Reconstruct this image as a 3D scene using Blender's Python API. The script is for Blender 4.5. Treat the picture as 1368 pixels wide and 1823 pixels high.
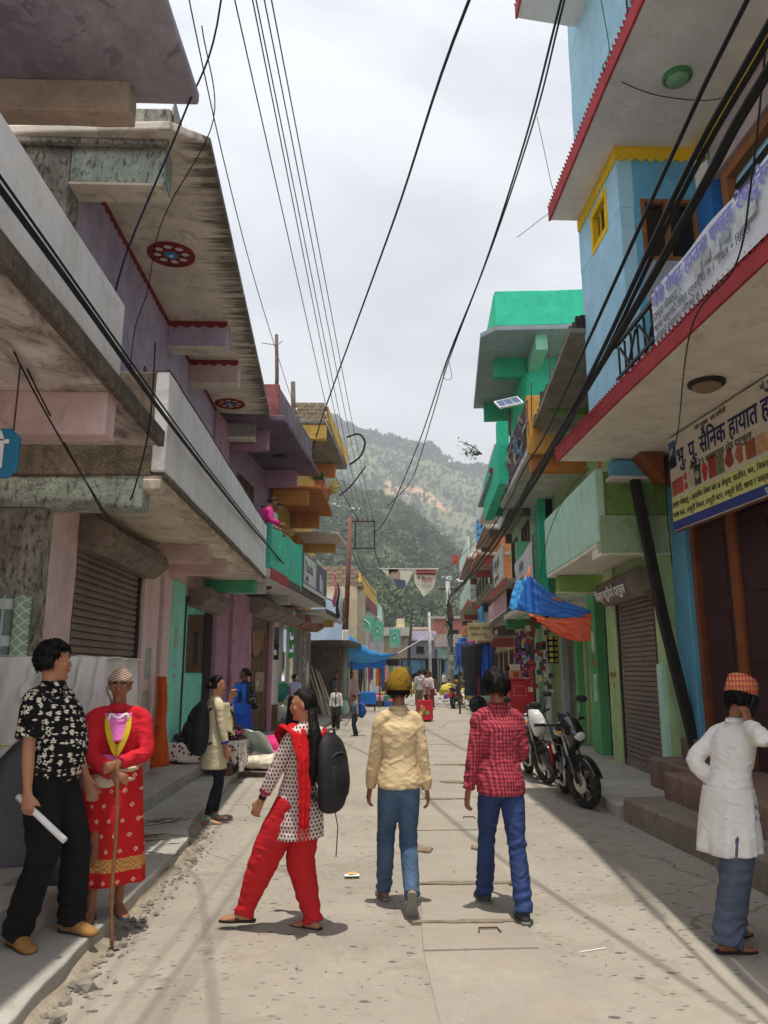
import bpy, bmesh, math, random
import numpy as np
from mathutils import Vector, Matrix, Euler
from mathutils import noise as mnoise
R = math.radians
random.seed(7); rng = np.random.default_rng(7)
scn = bpy.context.scene
for _o in list(bpy.data.objects): bpy.data.objects.remove(_o)
COL = scn.collection

# ---------------------------------------------------------------- camera, sky, sun, exposure
cam_d = bpy.data.cameras.new('camera'); cam = bpy.data.objects.new('camera', cam_d); COL.objects.link(cam)
cam.location = (0, 0, 1.66)
cam_d.sensor_fit = 'VERTICAL'; cam_d.sensor_height = 24.0; cam_d.lens = 24.0 * 1370 / 1823
cam_d.clip_start = 0.05; cam_d.clip_end = 6000
cam.rotation_euler = Euler((R(90 + 11.65), 0, R(-1.965)), 'XYZ')
scn.camera = cam

SUN_EL, SUN_AZ = 83.0, 180.0            # high noon, a little behind the camera
sun_d = bpy.data.lights.new('sun', 'SUN'); sun = bpy.data.objects.new('sun', sun_d); COL.objects.link(sun)
sun_d.energy = 3.55; sun_d.angle = R(0.55); sun_d.color = (1.0, 0.93, 0.82)
sun.rotation_euler = (R(90 - SUN_EL), 0, R(2)); sun.location = (0, -5, 40)

wld = bpy.data.worlds.new('World'); scn.world = wld; wld.use_nodes = True
wn = wld.node_tree; wn.nodes.clear()
def N_(nt, t, **kw):
    n = nt.nodes.new(t)
    for k, v in kw.items(): setattr(n, k, v)
    return n
_out = N_(wn, 'ShaderNodeOutputWorld'); _bg = N_(wn, 'ShaderNodeBackground')
_sky = N_(wn, 'ShaderNodeTexSky'); _sky.sky_type = 'NISHITA'; _sky.sun_disc = False
_sky.sun_elevation = R(SUN_EL); _sky.sun_rotation = R(SUN_AZ); _sky.dust_density = 4.0; _sky.air_density = 1.5
_tc = N_(wn, 'ShaderNodeTexCoord'); _mp = N_(wn, 'ShaderNodeMapping'); _mp.inputs['Scale'].default_value = (1.0, 1.0, 2.2)
_nz = N_(wn, 'ShaderNodeTexNoise'); _nz.inputs['Scale'].default_value = 2.1; _nz.inputs['Detail'].default_value = 9; _nz.inputs['Roughness'].default_value = .55; _nz.inputs['Distortion'].default_value = .3
_rp = N_(wn, 'ShaderNodeValToRGB'); _rp.color_ramp.elements[0].position = .40; _rp.color_ramp.elements[0].color = (4.6, 4.75, 5.05, 1); _rp.color_ramp.elements[1].position = .62; _rp.color_ramp.elements[1].color = (6.9, 6.95, 7.05, 1)
_mx = N_(wn, 'ShaderNodeMix', data_type='RGBA'); _mx.inputs[0].default_value = .86
L_ = wn.links.new
L_(_tc.outputs['Generated'], _mp.inputs['Vector']); L_(_mp.outputs[0], _nz.inputs['Vector']); L_(_nz.outputs[0], _rp.inputs[0])
L_(_sky.outputs[0], _mx.inputs['A']); L_(_rp.outputs[0], _mx.inputs['B']); L_(_mx.outputs['Result'], _bg.inputs[0])
_bg.inputs[1].default_value = .125; L_(_bg.outputs[0], _out.inputs[0])      # thin cloud veil over the clear sky

scn.view_settings.view_transform = 'Standard'; scn.view_settings.look = 'None'
scn.view_settings.exposure = 0.56; scn.view_settings.gamma = 1.0; scn.view_settings.use_curve_mapping = False
scn.cycles.max_bounces = 9; scn.cycles.diffuse_bounces = 7; scn.cycles.glossy_bounces = 2; scn.cycles.transmission_bounces = 3; scn.cycles.transparent_max_bounces = 6; scn.cycles.volume_bounces = 0
scn.cycles.caustics_reflective = False; scn.cycles.caustics_refractive = False
scn.cycles.use_denoising = True

# ---------------------------------------------------------------- materials (procedural)
def lin(c):
    if isinstance(c, str):
        c = c.lstrip('#'); c = [int(c[i:i+2], 16) / 255 for i in (0, 2, 4)]
        c = [x / 12.92 if x <= .04045 else ((x + .055) / 1.055) ** 2.4 for x in c]
        c = [min(.84, x + .95 * x * (1 - x)) for x in c]          # colours picked by eye in the shade -> surface albedo
    return tuple(c)
MATS = {}
def M(name, col, rough=.85, var=.10, vscale=2.5, dirt=0., dirtcol='#2a2622', dscale=1.6, streak=0., spots=0., bump=.25, bscale=45, spec=.25, metal=0., fine=.0, coat=0., pscale=1.):
    """wall / cloth / paint material: base colour with mottling, grime with its own shape, streaks, lichen spots, fine relief"""
    if name in MATS: return MATS[name]
    m = bpy.data.materials.new(name); MATS[name] = m; m.use_nodes = True
    nt = m.node_tree; b = nt.nodes['Principled BSDF']; lk = nt.links.new
    b.inputs['Roughness'].default_value = rough; b.inputs['Metallic'].default_value = metal
    b.inputs['Specular IOR Level'].default_value = spec; b.inputs['Coat Weight'].default_value = coat
    c = lin(col); dc = lin(dirtcol)
    tc = N_(nt, 'ShaderNodeTexCoord')
    def noise(scale, detail=5, rough_=.6, sc=(1, 1, 1), dist=0):
        mp = N_(nt, 'ShaderNodeMapping'); mp.inputs['Scale'].default_value = sc; lk(tc.outputs['Object'], mp.inputs[0])
        n = N_(nt, 'ShaderNodeTexNoise'); n.inputs['Scale'].default_value = scale * pscale; n.inputs['Detail'].default_value = detail; n.inputs['Roughness'].default_value = rough_; n.inputs['Distortion'].default_value = dist
        lk(mp.outputs[0], n.inputs[0]); return n.outputs[0]
    def ramp(src, a, b_, va=0., vb=1.):
        r = N_(nt, 'ShaderNodeMapRange'); r.inputs[1].default_value = a; r.inputs[2].default_value = b_; r.inputs[3].default_value = va; r.inputs[4].default_value = vb
        lk(src, r.inputs[0]); return r.outputs[0]
    def mix(f, A, B, mode='MIX'):
        x = N_(nt, 'ShaderNodeMix', data_type='RGBA', blend_type=mode)
        if isinstance(f, float): x.inputs[0].default_value = f
        else: lk(f, x.inputs[0])
        for s, v in (('A', A), ('B', B)):
            if isinstance(v, tuple): x.inputs[s].default_value = (*v, 1)
            else: lk(v, x.inputs[s])
        return x.outputs['Result']
    cur = mix(ramp(noise(vscale), .36, .64), tuple(max(0, x * (1 - var * 1.3)) for x in c), tuple(min(1, x * (1 + var)) for x in c))
    cur = mix(ramp(noise(vscale*7 + 3, 6, .7), .34, .66, 0, min(1., var*2.6)), cur, tuple(x * .62 for x in c))
    if fine: cur = mix(ramp(noise(120, 3), .35, .65, 0, fine), cur, tuple(x * .35 for x in c))
    if streak: cur = mix(ramp(noise(5, 4, .65, (1, 1, .1)), .50, .66, 0, streak), cur, dc)
    if dirt:
        cur = mix(ramp(noise(dscale, 8, .68, dist=.4), .48, .74, 0, dirt*.75), cur, dc)
        cur = mix(ramp(noise(dscale*2.7, 9, .72, dist=.8), .562, .580, 0, min(.9, dirt*1.5)), cur, tuple(.4*a + .6*b_ for a, b_ in zip(c, dc)))
    if spots: cur = mix(ramp(noise(26, 3, .6, (1, 1, .4)), .60 - .1 * spots, .66, 0, min(.95, spots)), cur, dc)
    lk(cur, b.inputs['Base Color'])
    if bump:
        bp = N_(nt, 'ShaderNodeBump'); bp.inputs['Strength'].default_value = bump; bp.inputs['Distance'].default_value = .02
        lk(noise(bscale, 6), bp.inputs['Height']); lk(bp.outputs[0], b.inputs['Normal'])
    m['nt'] = 1
    return m
def pattern(m, build):
    """put a printed / woven pattern on a material: build(nt, coord, link) returns (factor socket, colour)"""
    nt = m.node_tree; b = nt.nodes['Principled BSDF']; lk = nt.links.new
    tc = N_(nt, 'ShaderNodeTexCoord')
    for fac, col in build(nt, tc.outputs['Object'], lk):
        src = b.inputs['Base Color'].links[0].from_socket
        x = N_(nt, 'ShaderNodeMix', data_type='RGBA'); lk(fac, x.inputs[0]); lk(src, x.inputs['A']); x.inputs['B'].default_value = (*lin(col), 1)
        lk(x.outputs['Result'], b.inputs['Base Color'])
    return m
def mathn(nt, op, a, b_=None, c=None):
    n = N_(nt, 'ShaderNodeMath', operation=op)
    for i, v in enumerate((a, b_, c)):
        if v is None: continue
        if isinstance(v, (int, float)): n.inputs[i].default_value = v
        else: nt.links.new(v, n.inputs[i])
    return n.outputs[0]

# ---------------------------------------------------------------- mesh helpers
class MB:
    def __init__(s): s.v = []; s.f = []
    def add(s, vs, fs):
        o = len(s.v); s.v += [tuple(map(float, p)) for p in vs]; s.f += [tuple(i + o for i in f) for f in fs]; return s
    def box(s, x0, x1, y0, y1, z0, z1):
        x0, x1 = sorted((x0, x1)); y0, y1 = sorted((y0, y1)); z0, z1 = sorted((z0, z1))
        return s.add([(x0,y0,z0),(x1,y0,z0),(x1,y1,z0),(x0,y1,z0),(x0,y0,z1),(x1,y0,z1),(x1,y1,z1),(x0,y1,z1)],
                     [(0,3,2,1),(4,5,6,7),(0,1,5,4),(1,2,6,5),(2,3,7,6),(3,0,4,7)])
    def prism(s, poly, a, b, axis='z'):
        """polygon (2d points, CCW) swept along an axis from a to b"""
        n = len(poly)
        def P(p, t): return (p[0], p[1], t) if axis == 'z' else ((p[0], t, p[1]) if axis == 'y' else (t, p[0], p[1]))
        vs = [P(p, a) for p in poly] + [P(p, b) for p in poly]
        fs = [tuple(range(n))[::-1], tuple(range(n, 2 * n))] + [(i, (i + 1) % n, n + (i + 1) % n, n + i) for i in range(n)]
        return s.add(vs, fs)
    def rings(s, rs, cap=True, close=False):
        n = len(rs[0]); vs = [p for r in rs for p in r]; fs = []
        for k in range(len(rs) - 1 + (1 if close else 0)):
            a, b = k * n, ((k + 1) % len(rs)) * n
            fs += [(a + i, a + (i + 1) % n, b + (i + 1) % n, b + i) for i in range(n)]
        if cap and not close: fs += [tuple(range(n))[::-1], tuple(range(len(vs) - n, len(vs)))]
        return s.add(vs, fs)
    def tube(s, pts, r, n=8, cap=True, close=False):
        pts = [Vector(p) for p in pts]; rr = r if isinstance(r, (list, tuple)) else [r] * len(pts); rs = []
        up = None
        for i, p in enumerate(pts):
            if close: t = pts[(i + 1) % len(pts)] - pts[i - 1]
            else: t = pts[min(i + 1, len(pts) - 1)] - pts[max(i - 1, 0)]
            t.normalize()
            if up is None: up = Vector((0, 0, 1)) if abs(t.z) < .9 else Vector((1, 0, 0))
            a = (up - t * up.dot(t)).normalized(); up = a; b = t.cross(a)
            rs.append([p + (a * math.cos(q) + b * math.sin(q)) * rr[i] for q in [2 * math.pi * k / n for k in range(n)]])
        return s.rings(rs, cap, close)
    def lathe(s, prof, n=20, c=(0, 0, 0), ax='z'):
        rs = []
        for r, h in prof:
            ring = []
            for k in range(n):
                a = 2 * math.pi * k / n; x, y = r * math.cos(a), r * math.sin(a)
                ring.append((c[0]+x, c[1]+y, c[2]+h) if ax == 'z' else ((c[0]+x, c[1]+h, c[2]+y) if ax == 'y' else (c[0]+h, c[1]+x, c[2]+y)))
            rs.append(ring)
        return s.rings(rs)
    def grid(s, fn, nu, nv):
        vs = [fn(i / nu, j / nv) for j in range(nv + 1) for i in range(nu + 1)]; w = nu + 1
        return s.add(vs, [(j*w+i, j*w+i+1, (j+1)*w+i+1, (j+1)*w+i) for j in range(nv) for i in range(nu)])
    def bar(s, a, b, w, h=None):
        """square bar from a to b"""
        h = h or w; a = Vector(a); b = Vector(b); t = (b - a).normalized()
        u = Vector((0, 0, 1)) if abs(t.z) < .95 else Vector((0, 1, 0)); x = t.cross(u).normalized() * w / 2; y = x.cross(t).normalized() * h / 2
        return s.rings([[p - x - y, p + x - y, p + x + y, p - x + y] for p in (a, b)])
    def build(s, name, mat, parent=None, bevel=0., smooth=False, solid=0., kind=None, label=None, subs=0):
        me = bpy.data.meshes.new(name); me.from_pydata(s.v, [], s.f)
        bm = bmesh.new(); bm.from_mesh(me); bmesh.ops.recalc_face_normals(bm, faces=bm.faces); bm.to_mesh(me); bm.free()
        return mkobj(name, me, mat, parent, bevel, smooth, solid, kind, label, subs)
def mkobj(name, me, mat, parent=None, bevel=0., smooth=False, solid=0., kind=None, label=None, subs=0):
    if isinstance(mat, (list, tuple)):
        for q in mat: me.materials.append(q)
    else: me.materials.append(mat)
    if smooth:
        me.polygons.foreach_set('use_smooth', [True] * len(me.polygons))
    o = bpy.data.objects.new(name, me); COL.objects.link(o)
    if parent: o.parent = parent
    if solid: q = o.modifiers.new('solid', 'SOLIDIFY'); q.thickness = solid; q.offset = 0
    if subs: q = o.modifiers.new('subs', 'SUBSURF'); q.levels = q.render_levels = subs
    if bevel: q = o.modifiers.new('bevel', 'BEVEL'); q.width = bevel; q.segments = 2; q.limit_method = 'ANGLE'; q.angle_limit = R(50)
    if kind: o['kind'] = kind
    if label: o['label'] = label
    return o
def thing(name, label, cat, loc=(0, 0, 0), rz=0., group=None):
    o = bpy.data.objects.new(name, None); COL.objects.link(o); o.empty_display_size = .2
    o.location = loc; o.rotation_euler = (0, 0, R(rz)); o['label'] = label; o['category'] = cat
    if group: o['group'] = group
    return o
def tag(o, label, cat, group=None):
    o['label'] = label; o['category'] = cat
    if group: o['group'] = group
    return o
def bx(name, mat, parent, x0, x1, y0, y1, z0, z1, bevel=.008, **k):
    dims = (abs(x1-x0), abs(y1-y0), abs(z1-z0))
    if bevel == 0 or max(dims) < 1.1: return MB().box(x0, x1, y0, y1, z0, z1).build(name, mat, parent, bevel=bevel, **k)
    # long masonry pieces: hand-built, never dead straight
    lo = (min(x0, x1), min(y0, y1), min(z0, z1)); nn = [min(26, int(d/.30)) + 1 for d in dims]; q = MB()
    for ax in range(3):
        a, b = (ax + 1) % 3, (ax + 2) % 3
        for e in (0, 1):
            def fn(u, v):
                p = [0, 0, 0]; p[ax] = lo[ax] + e*dims[ax]; p[a] = lo[a] + u*dims[a]; p[b] = lo[b] + v*dims[b]; return p
            q.grid(fn, nn[a], nn[b])
    V = np.array(q.v); o_ = np.array(tuple(parent.location) if parent else (0, 0, 0)); Pn = V + o_
    V = V + np.stack([.006*vnoise(Pn*2.3, k_) + .004*vnoise(Pn*7.1, k_ + 5) for k_ in (1, 2, 3)], 1)
    me = bpy.data.meshes.new(name); me.from_pydata(V.tolist(), [], q.f); bm = bmesh.new(); bm.from_mesh(me); bmesh.ops.remove_doubles(bm, verts=bm.verts, dist=.0005)
    bmesh.ops.recalc_face_normals(bm, faces=bm.faces); bm.to_mesh(me); bm.free()
    return mkobj(name, me, mat, parent, bevel, **k)
def txt(body, size, mat, parent, loc, u, v, name='lettering', bold=0., sx=1., align='LEFT', ext=.0015, res=2, shear=0.):
    """flat lettering: u reading direction, v up"""
    c = bpy.data.curves.new('t', 'FONT'); c.body = body; c.size = size; c.resolution_u = res; c.offset = bold; c.align_x = align; c.extrude = ext; c.shear = shear
    o = bpy.data.objects.new('t', c); COL.objects.link(o)
    dg = bpy.context.evaluated_depsgraph_get(); me = bpy.data.meshes.new_from_object(o.evaluated_get(dg))
    bpy.data.objects.remove(o); bpy.data.curves.remove(c)
    u = Vector(u).normalized(); v = Vector(v).normalized(); w = u.cross(v)
    Mx = Matrix(((u.x*sx, v.x, w.x, loc[0]), (u.y*sx, v.y, w.y, loc[1]), (u.z*sx, v.z, w.z, loc[2]), (0, 0, 0, 1)))
    me.transform(Mx); me.materials.clear()
    return mkobj(name, me, mat, parent)
def copy_tree(o, parent=None, name=None):
    c = o.copy(); COL.objects.link(c)
    if parent: c.parent = parent
    for ch in [q for q in bpy.data.objects if q.parent == o]: copy_tree(ch, c)
    return c
def vnoise(P, seed=0):
    """smooth 3d value noise in [-1,1], vectorised"""
    P = np.asarray(P, float); i = np.floor(P).astype(np.int64); f = P - i; f = f * f * (3 - 2 * f)
    def h(a): 
        n = (a[:, 0] * 374761393 + a[:, 1] * 668265263 + a[:, 2] * 2147483647 + seed * 974711) & 0x7fffffff
        n = ((n ^ (n >> 13)) * 1274126177) & 0x7fffffff
        return ((n ^ (n >> 16)) & 0xffff) / 32767.5 - 1
    r = 0
    for dx in (0, 1):
        for dy in (0, 1):
            for dz in (0, 1):
                w = (f[:, 0] if dx else 1 - f[:, 0]) * (f[:, 1] if dy else 1 - f[:, 1]) * (f[:, 2] if dz else 1 - f[:, 2])
                r = r + w * h(i + np.array([dx, dy, dz]))
    return r
# ================================================================ ground
def road_mat():
    m = M('road_concrete', (.36, .328, .28), rough=.92, var=.10, vscale=.8, dirt=.30, dirtcol='#5c5142', dscale=.9, bump=.35, bscale=60)
    def b(nt, co, lk):
        out = []
        for sc, cut, rad, col in ((16, .62, .26, '#5d5954'), (26, .52, .32, '#7d7365'), (9, .84, .22, '#454240')):
            nz = N_(nt, 'ShaderNodeTexNoise'); nz.inputs['Scale'].default_value = 9; lk(co, nz.inputs[0])
            ad = N_(nt, 'ShaderNodeVectorMath', operation='MULTIPLY_ADD'); lk(nz.outputs['Color'], ad.inputs[0]); ad.inputs[1].default_value = (.05, .05, 0); lk(co, ad.inputs[2])
            mp = N_(nt, 'ShaderNodeMapping'); mp.inputs['Scale'].default_value = (.8, 1.35, 0); mp.inputs['Rotation'].default_value = (0, 0, .5); lk(ad.outputs[0], mp.inputs[0])
            v = N_(nt, 'ShaderNodeTexVoronoi'); v.inputs['Scale'].default_value = sc; lk(mp.outputs[0], v.inputs[0])
            sp = N_(nt, 'ShaderNodeSeparateColor'); lk(v.outputs['Color'], sp.inputs[0])
            # the aggregate shows mostly where the surface is worn
            wn_ = N_(nt, 'ShaderNodeTexNoise'); wn_.inputs['Scale'].default_value = .55; wn_.inputs['Detail'].default_value = 4; lk(co, wn_.inputs[0])
            thr = mathn(nt, 'ADD', cut + .36, mathn(nt, 'MULTIPLY', wn_.outputs[0], -.72))
            f = mathn(nt, 'MULTIPLY', mathn(nt, 'GREATER_THAN', sp.outputs[0], thr), mathn(nt, 'LESS_THAN', v.outputs['Distance'], rad))
            out.append((mathn(nt, 'MULTIPLY', f, .9), col))
        # hairline cracks and old repair patches
        nz = N_(nt, 'ShaderNodeTexNoise'); nz.inputs['Scale'].default_value = 1.6; nz.inputs['Detail'].default_value = 6; lk(co, nz.inputs[0]); ad = N_(nt, 'ShaderNodeVectorMath', operation='MULTIPLY_ADD'); lk(nz.outputs['Color'], ad.inputs[0]); ad.inputs[1].default_value = (.7, .7, 0); lk(co, ad.inputs[2])
        v = N_(nt, 'ShaderNodeTexVoronoi', feature='DISTANCE_TO_EDGE'); v.inputs['Scale'].default_value = .42; lk(ad.outputs[0], v.inputs[0]); wm = N_(nt, 'ShaderNodeTexNoise'); wm.inputs['Scale'].default_value = .5; lk(co, wm.inputs[0]); out.append((mathn(nt, 'MULTIPLY', mathn(nt, 'MULTIPLY', mathn(nt, 'LESS_THAN', v.outputs['Distance'], .0028), mathn(nt, 'GREATER_THAN', wm.outputs[0], .53)), .6), '#4a4338'))
        v2 = N_(nt, 'ShaderNodeTexVoronoi'); v2.inputs['Scale'].default_value = .42; lk(ad.outputs[0], v2.inputs[0]); sp = N_(nt, 'ShaderNodeSeparateColor'); lk(v2.outputs['Color'], sp.inputs[0]); out.insert(0, (mathn(nt, 'MULTIPLY', sp.outputs[1], .28), '#8a8378'))
        return out
    return pattern(m, b)
m_road = road_mat()
m_slab = M('cast_concrete_slab', (.385, .352, .30), rough=.9, var=.09, vscale=1.2, dirt=.35, dirtcol='#7a6c58', dscale=1.1, bump=.2, bscale=70, fine=.25)
m_kerb = M('pavement_concrete', (.47, .45, .41), rough=.9, var=.12, vscale=1.0, dirt=.45, dirtcol='#6a6054', dscale=1.5, bump=.25, bscale=50, fine=.2)
m_dirt = M('earth', (.27, .22, .16), rough=.95, var=.2, vscale=14, bump=.6, bscale=30)
m_redstep = M('worn_red_paint', (.23, .14, .12), rough=.85, var=.15, dirt=.7, dirtcol='#6f6253', dscale=3, streak=.3, bump=.3)
m_stone = M('stone', (.30, .27, .23), rough=.9, var=.25, vscale=6, bump=.5, bscale=30)
m_dark = M('near_black', (.012, .011, .011), rough=.8, bump=0)  # flat near-black for gaps, openings, stall backs and a bag handle
ROADX = math.tan(R(5))
g = MB()
g.add([(-400, -30, -.004), (400, -30, -.004), (400, 130, -.004), (-400, 130, -.004)], [(0, 1, 2, 3)])
ground = g.build('ground', m_dirt); ground['kind'] = 'structure'
def road_fn(u, v):
    y = -6 + v * 96; sh = max(0, y - 14) * ROADX
    return (-6.0 + u * 14 + sh, y, .004 * float(mnoise.noise((u * 14, y * .7, 0))) + .006)
road = MB().grid(road_fn, 40, 200).build('road', m_road, smooth=True); road['kind'] = 'structure'
# the run of cast slabs over the drain, each its own slab
ys = [1.9, 3.35, 5.05, 6.48, 8.6, 10.6, 12.3, 14.2, 16.2, 18.2, 20.4, 22.6, 25, 27.5, 30, 33]
def strip(y): return .405 + max(0, y - 5) * .062 + max(0, y - 12) * .03
for i in range(len(ys) - 1):
    a, b = ys[i] + .004, ys[i+1] - .004; xa, xb = strip(a), strip(b); w = .74 + .04 * math.sin(i * 2.1)
    dz = .009 + .005 * math.sin(i * 3.7)
    q = MB().prism([(xa, a), (xa + w, a + .02), (xb + w, b), (xb, b - .01)], -.02, dz + .006)
    q.build('drain_slab', m_slab, road, bevel=.006)
# lifting hooks and broken edges on the slabs
m_iron = M('rusty_iron', '#4a3629', rough=.7, var=.2, bump=.3, metal=.4)
for (x, y) in ((.86, 5.35), (1.28, 9.2)):
    MB().tube([(x - .07, y - .02, .024), (x - .06, y + .05, .03), (x + .06, y + .05, .03), (x + .07, y - .02, .024)], .006, 6).build('lifting_hook', m_iron, road, smooth=True)
def patch(cx, cy, rx, ry, seed, z=.03, name='broken_joint', mat=m_dirt):
    rr = random.Random(seed); n = 18; pts = []
    for k in range(n):
        a = 2 * math.pi * k / n; s = .6 + .6 * rr.random(); pts.append((cx + rx * s * math.cos(a), cy + ry * s * math.sin(a)))
    MB().prism(pts, z - .03, z).build(name, mat, road, bevel=.004)
for i, (x, y, a, b) in enumerate(((.82, 6.5, .42, .05), (1.0, 10.55, .45, .05), (.62, 7.7, .09, .13), (1.17, 7.75, .08, .1), (1.55, 12.1, .3, .14), (.8, 5.55, .4, .035), (1.9, 14.3, .5, .06))):
    patch(x, y, a, b, i)
# left pavement (raised kerb with a worn, uneven edge)
def pave(name, edge, inner, z, parent=None, mat=m_kerb, seed=1):
    """edge: list of (x,y) along the road side, inner: the wall-side x offset list"""
    rr = random.Random(seed); pts = []
    for (x0, y0), (x1, y1) in zip(edge[:-1], edge[1:]):
        n = max(1, int(math.hypot(x1 - x0, y1 - y0) / .22))
        for k in range(n):
            t = k / n; pts.append((x0 + (x1 - x0) * t + rr.uniform(-.018, .018), y0 + (y1 - y0) * t))
    pts.append(edge[-1])
    poly = pts + inner
    return MB().prism(poly, -.05, z).build(name, mat, parent, bevel=.012)
sw = pave('pavement_left', [(-1.55, -1), (-1.56, 6.2), (-1.58, 7.9), (-1.72, 8.3), (-1.85, 11.8), (-1.9, 14.5)], [(-5, 14.5), (-5, -1)], .12); sw['kind'] = 'structure'
sw2 = pave('pavement_left_far', [(-1.9, 14.52), (-.95, 24), (-.3, 30), (.6, 40), (1.6, 52)], [(-3.5, 52), (-5, 14.52)], .115, seed=4); sw2['kind'] = 'structure'
step = MB().prism([(-2.35, -1), (-2.2, 4.6), (-2.02, 5.0), (-1.80, 5.42), (-2.3, 5.45), (-2.3, 6.9), (-4.6, 6.9), (-4.6, -1)][::-1], .1, .30).build('step_left', m_kerb, None, bevel=.015); step['kind'] = 'structure'
step2 = MB().prism([(-2.35, 7.0), (-2.3, 13.2), (-2.9, 13.2), (-2.9, 7.0)][::-1], .1, .29).build('plinth_left', m_kerb, sw, bevel=.015)
# right: apron, the concrete step and the red step
ap = pave('pavement_right', [(2.98, 9.2), (3.06, 10.3), (3.35, 13.5), (3.8, 18), (4.5, 26), (5.6, 38)], [(9, 38), (9, 9.2)], .15, seed=9); ap['kind'] = 'structure'
st = MB().prism([(3.06, 1.5), (3.09, 6.9), (3.0, 9.05), (3.55, 9.12), (6, 9.12), (6, 1.5)], -.02, .265).build('step_right', M('step_concrete_worn', (.30, .26, .21), rough=.9, var=.15, dirt=.7, dirtcol='#523a33', dscale=2.2, bump=.4, fine=.3), None, bevel=.025); st['kind'] = 'structure'
st2 = MB().prism([(3.42, 1.5), (3.44, 8.95), (6, 8.95), (6, 1.5)], .25, .545).build('red_step', m_redstep, st, bevel=.02)
MB().box(3.95, 4.6, 9.0, 10.75, .1, .52).build('red_plinth', m_redstep, st, bevel=.03)
# loose gravel and earth along the kerb
def scatter_stones(name, n, fn, r0, r1, seed, mat=m_stone):
    rr = random.Random(seed); q = MB()
    for _ in range(n):
        x, y, z = fn(rr); r = rr.uniform(r0, r1) * (1 if rr.random() < .85 else 1.8)
        pts = []
        for (a, b, c) in ((1,0,0),(-1,0,0),(0,1,0),(0,-1,0),(0,0,1),(0,0,-.6)):
            k = rr.uniform(.65, 1.25) * r; pts.append((x + a*k, y + b*k, z + c*k*.7 + r*.3))
        q.add(pts, [(0,2,4),(2,1,4),(1,3,4),(3,0,4),(2,0,5),(1,2,5),(3,1,5),(0,3,5)])
    o = q.build(name, mat); o['kind'] = 'stuff'; return o
def near_kerb(rr):
    y = rr.uniform(3.4, 9.5); return (-1.53 + abs(rr.gauss(0, .09)) + (0 if y < 8 else -.15), y, .008)
def on_road(rr): return (rr.uniform(-1.5, 4), rr.uniform(3.5, 26), .008)
o = scatter_stones('kerb_gravel', 420, near_kerb, .006, .022, 3); o['label'] = 'loose gravel washed up along the foot of the left kerb'; o['category'] = 'gravel'
o = scatter_stones('road_grit', 900, on_road, .003, .009, 5); o['label'] = 'grit scattered thinly over the worn concrete road'; o['category'] = 'grit'
# earth banked against the kerb
def bank(u, v):
    y = 3.2 + v * 6.6; k = .10 + .08 * mnoise.noise((0, y * 1.7, 3)); h = .035 + .025 * mnoise.noise((4, y * 2.3, 1))
    x0 = -1.57 - (0 if y < 7.9 else min(.2, (y - 7.9) * .35))
    return (x0 + u * k, y, .006 + h * (1 - u) ** 1.6 + .008 * mnoise.noise((u * 6, y * 9, 0)) * (1 - u))
e = MB().grid(bank, 6, 90).build('kerb_earth', M('kerb_earth', (.34, .29, .22), rough=.95, var=.2, vscale=10, bump=.5, bscale=35), smooth=True); e['kind'] = 'stuff'; e['label'] = 'dry earth banked against the left kerb'; e['category'] = 'earth'
def stone(x, y, z, r, label, seed):
    rr = random.Random(seed); bm = bmesh.new(); bmesh.ops.create_icosphere(bm, subdivisions=1, radius=r*.85)
    for vv in bm.verts: vv.co *= 1 + .8 * mnoise.noise(vv.co * 14 + Vector((seed*3.1, 0, 0))); vv.co.z *= .7
    me = bpy.data.meshes.new('stone'); bm.to_mesh(me); bm.free(); o = mkobj('stone', me, m_stone, bevel=.004); o.location = (x, y, z + r * .45); o.rotation_euler = (0, 0, rr.random() * 6)
    return tag(o, label, 'stone', 'stones at the left kerb')
stone(-1.43, 4.55, 0, .065, 'largest pale stone against the left kerb, near the camera', 1)
stone(-1.47, 4.36, 0, .045, 'mid-sized brown stone beside the largest kerb stone', 2)
stone(-1.44, 4.18, 0, .05, 'nearest stone against the left kerb', 3)
stone(-1.42, 5.2, 0, .04, 'small stone at the kerb by the brown shoes', 4)
stone(-1.45, 5.05, 0, .03, 'tiny stone at the kerb just nearer than the brown shoes', 8)
# twigs swept into a heap on the pavement
m_twig = M('dry_twig', '#4b3c2c', rough=.9, var=.2)
def twigs(cx, cy, z, n, L, seed, label):
    t = thing('twig_heap', label, 'twigs', (cx, cy, z), group='twig heaps on the left pavement'); rr = random.Random(seed)
    for _ in range(n):
        a = rr.gauss(.15, .35); l = L * rr.uniform(.4, 1.1); x, y = rr.gauss(-.05, .1), rr.gauss(0, .09); zz = .012 + abs(rr.gauss(0, .02))
        pts = [(x - l*.5*math.cos(a), y - l*.5*math.sin(a), zz), (x, y + rr.gauss(0, .02), zz + .015), (x + l*.5*math.cos(a), y + l*.5*math.sin(a), zz + rr.uniform(0, .03))]
        MB().tube(pts, [.004, .004, .002], 5).build('twig', m_twig, t)
    return t
twigs(-1.93, 8.35, .12, 9, .40, 1, 'small heap of dry twigs farther up the left pavement')
twigs(-1.88, 7.55, .12, 13, .42, 2, 'larger heap of dry twigs on the left pavement beside the walking stick')
twigs(-1.66, 7.2, .06, 7, .30, 3, 'loose dry twigs on the kerb edge in front of the heaps')
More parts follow.
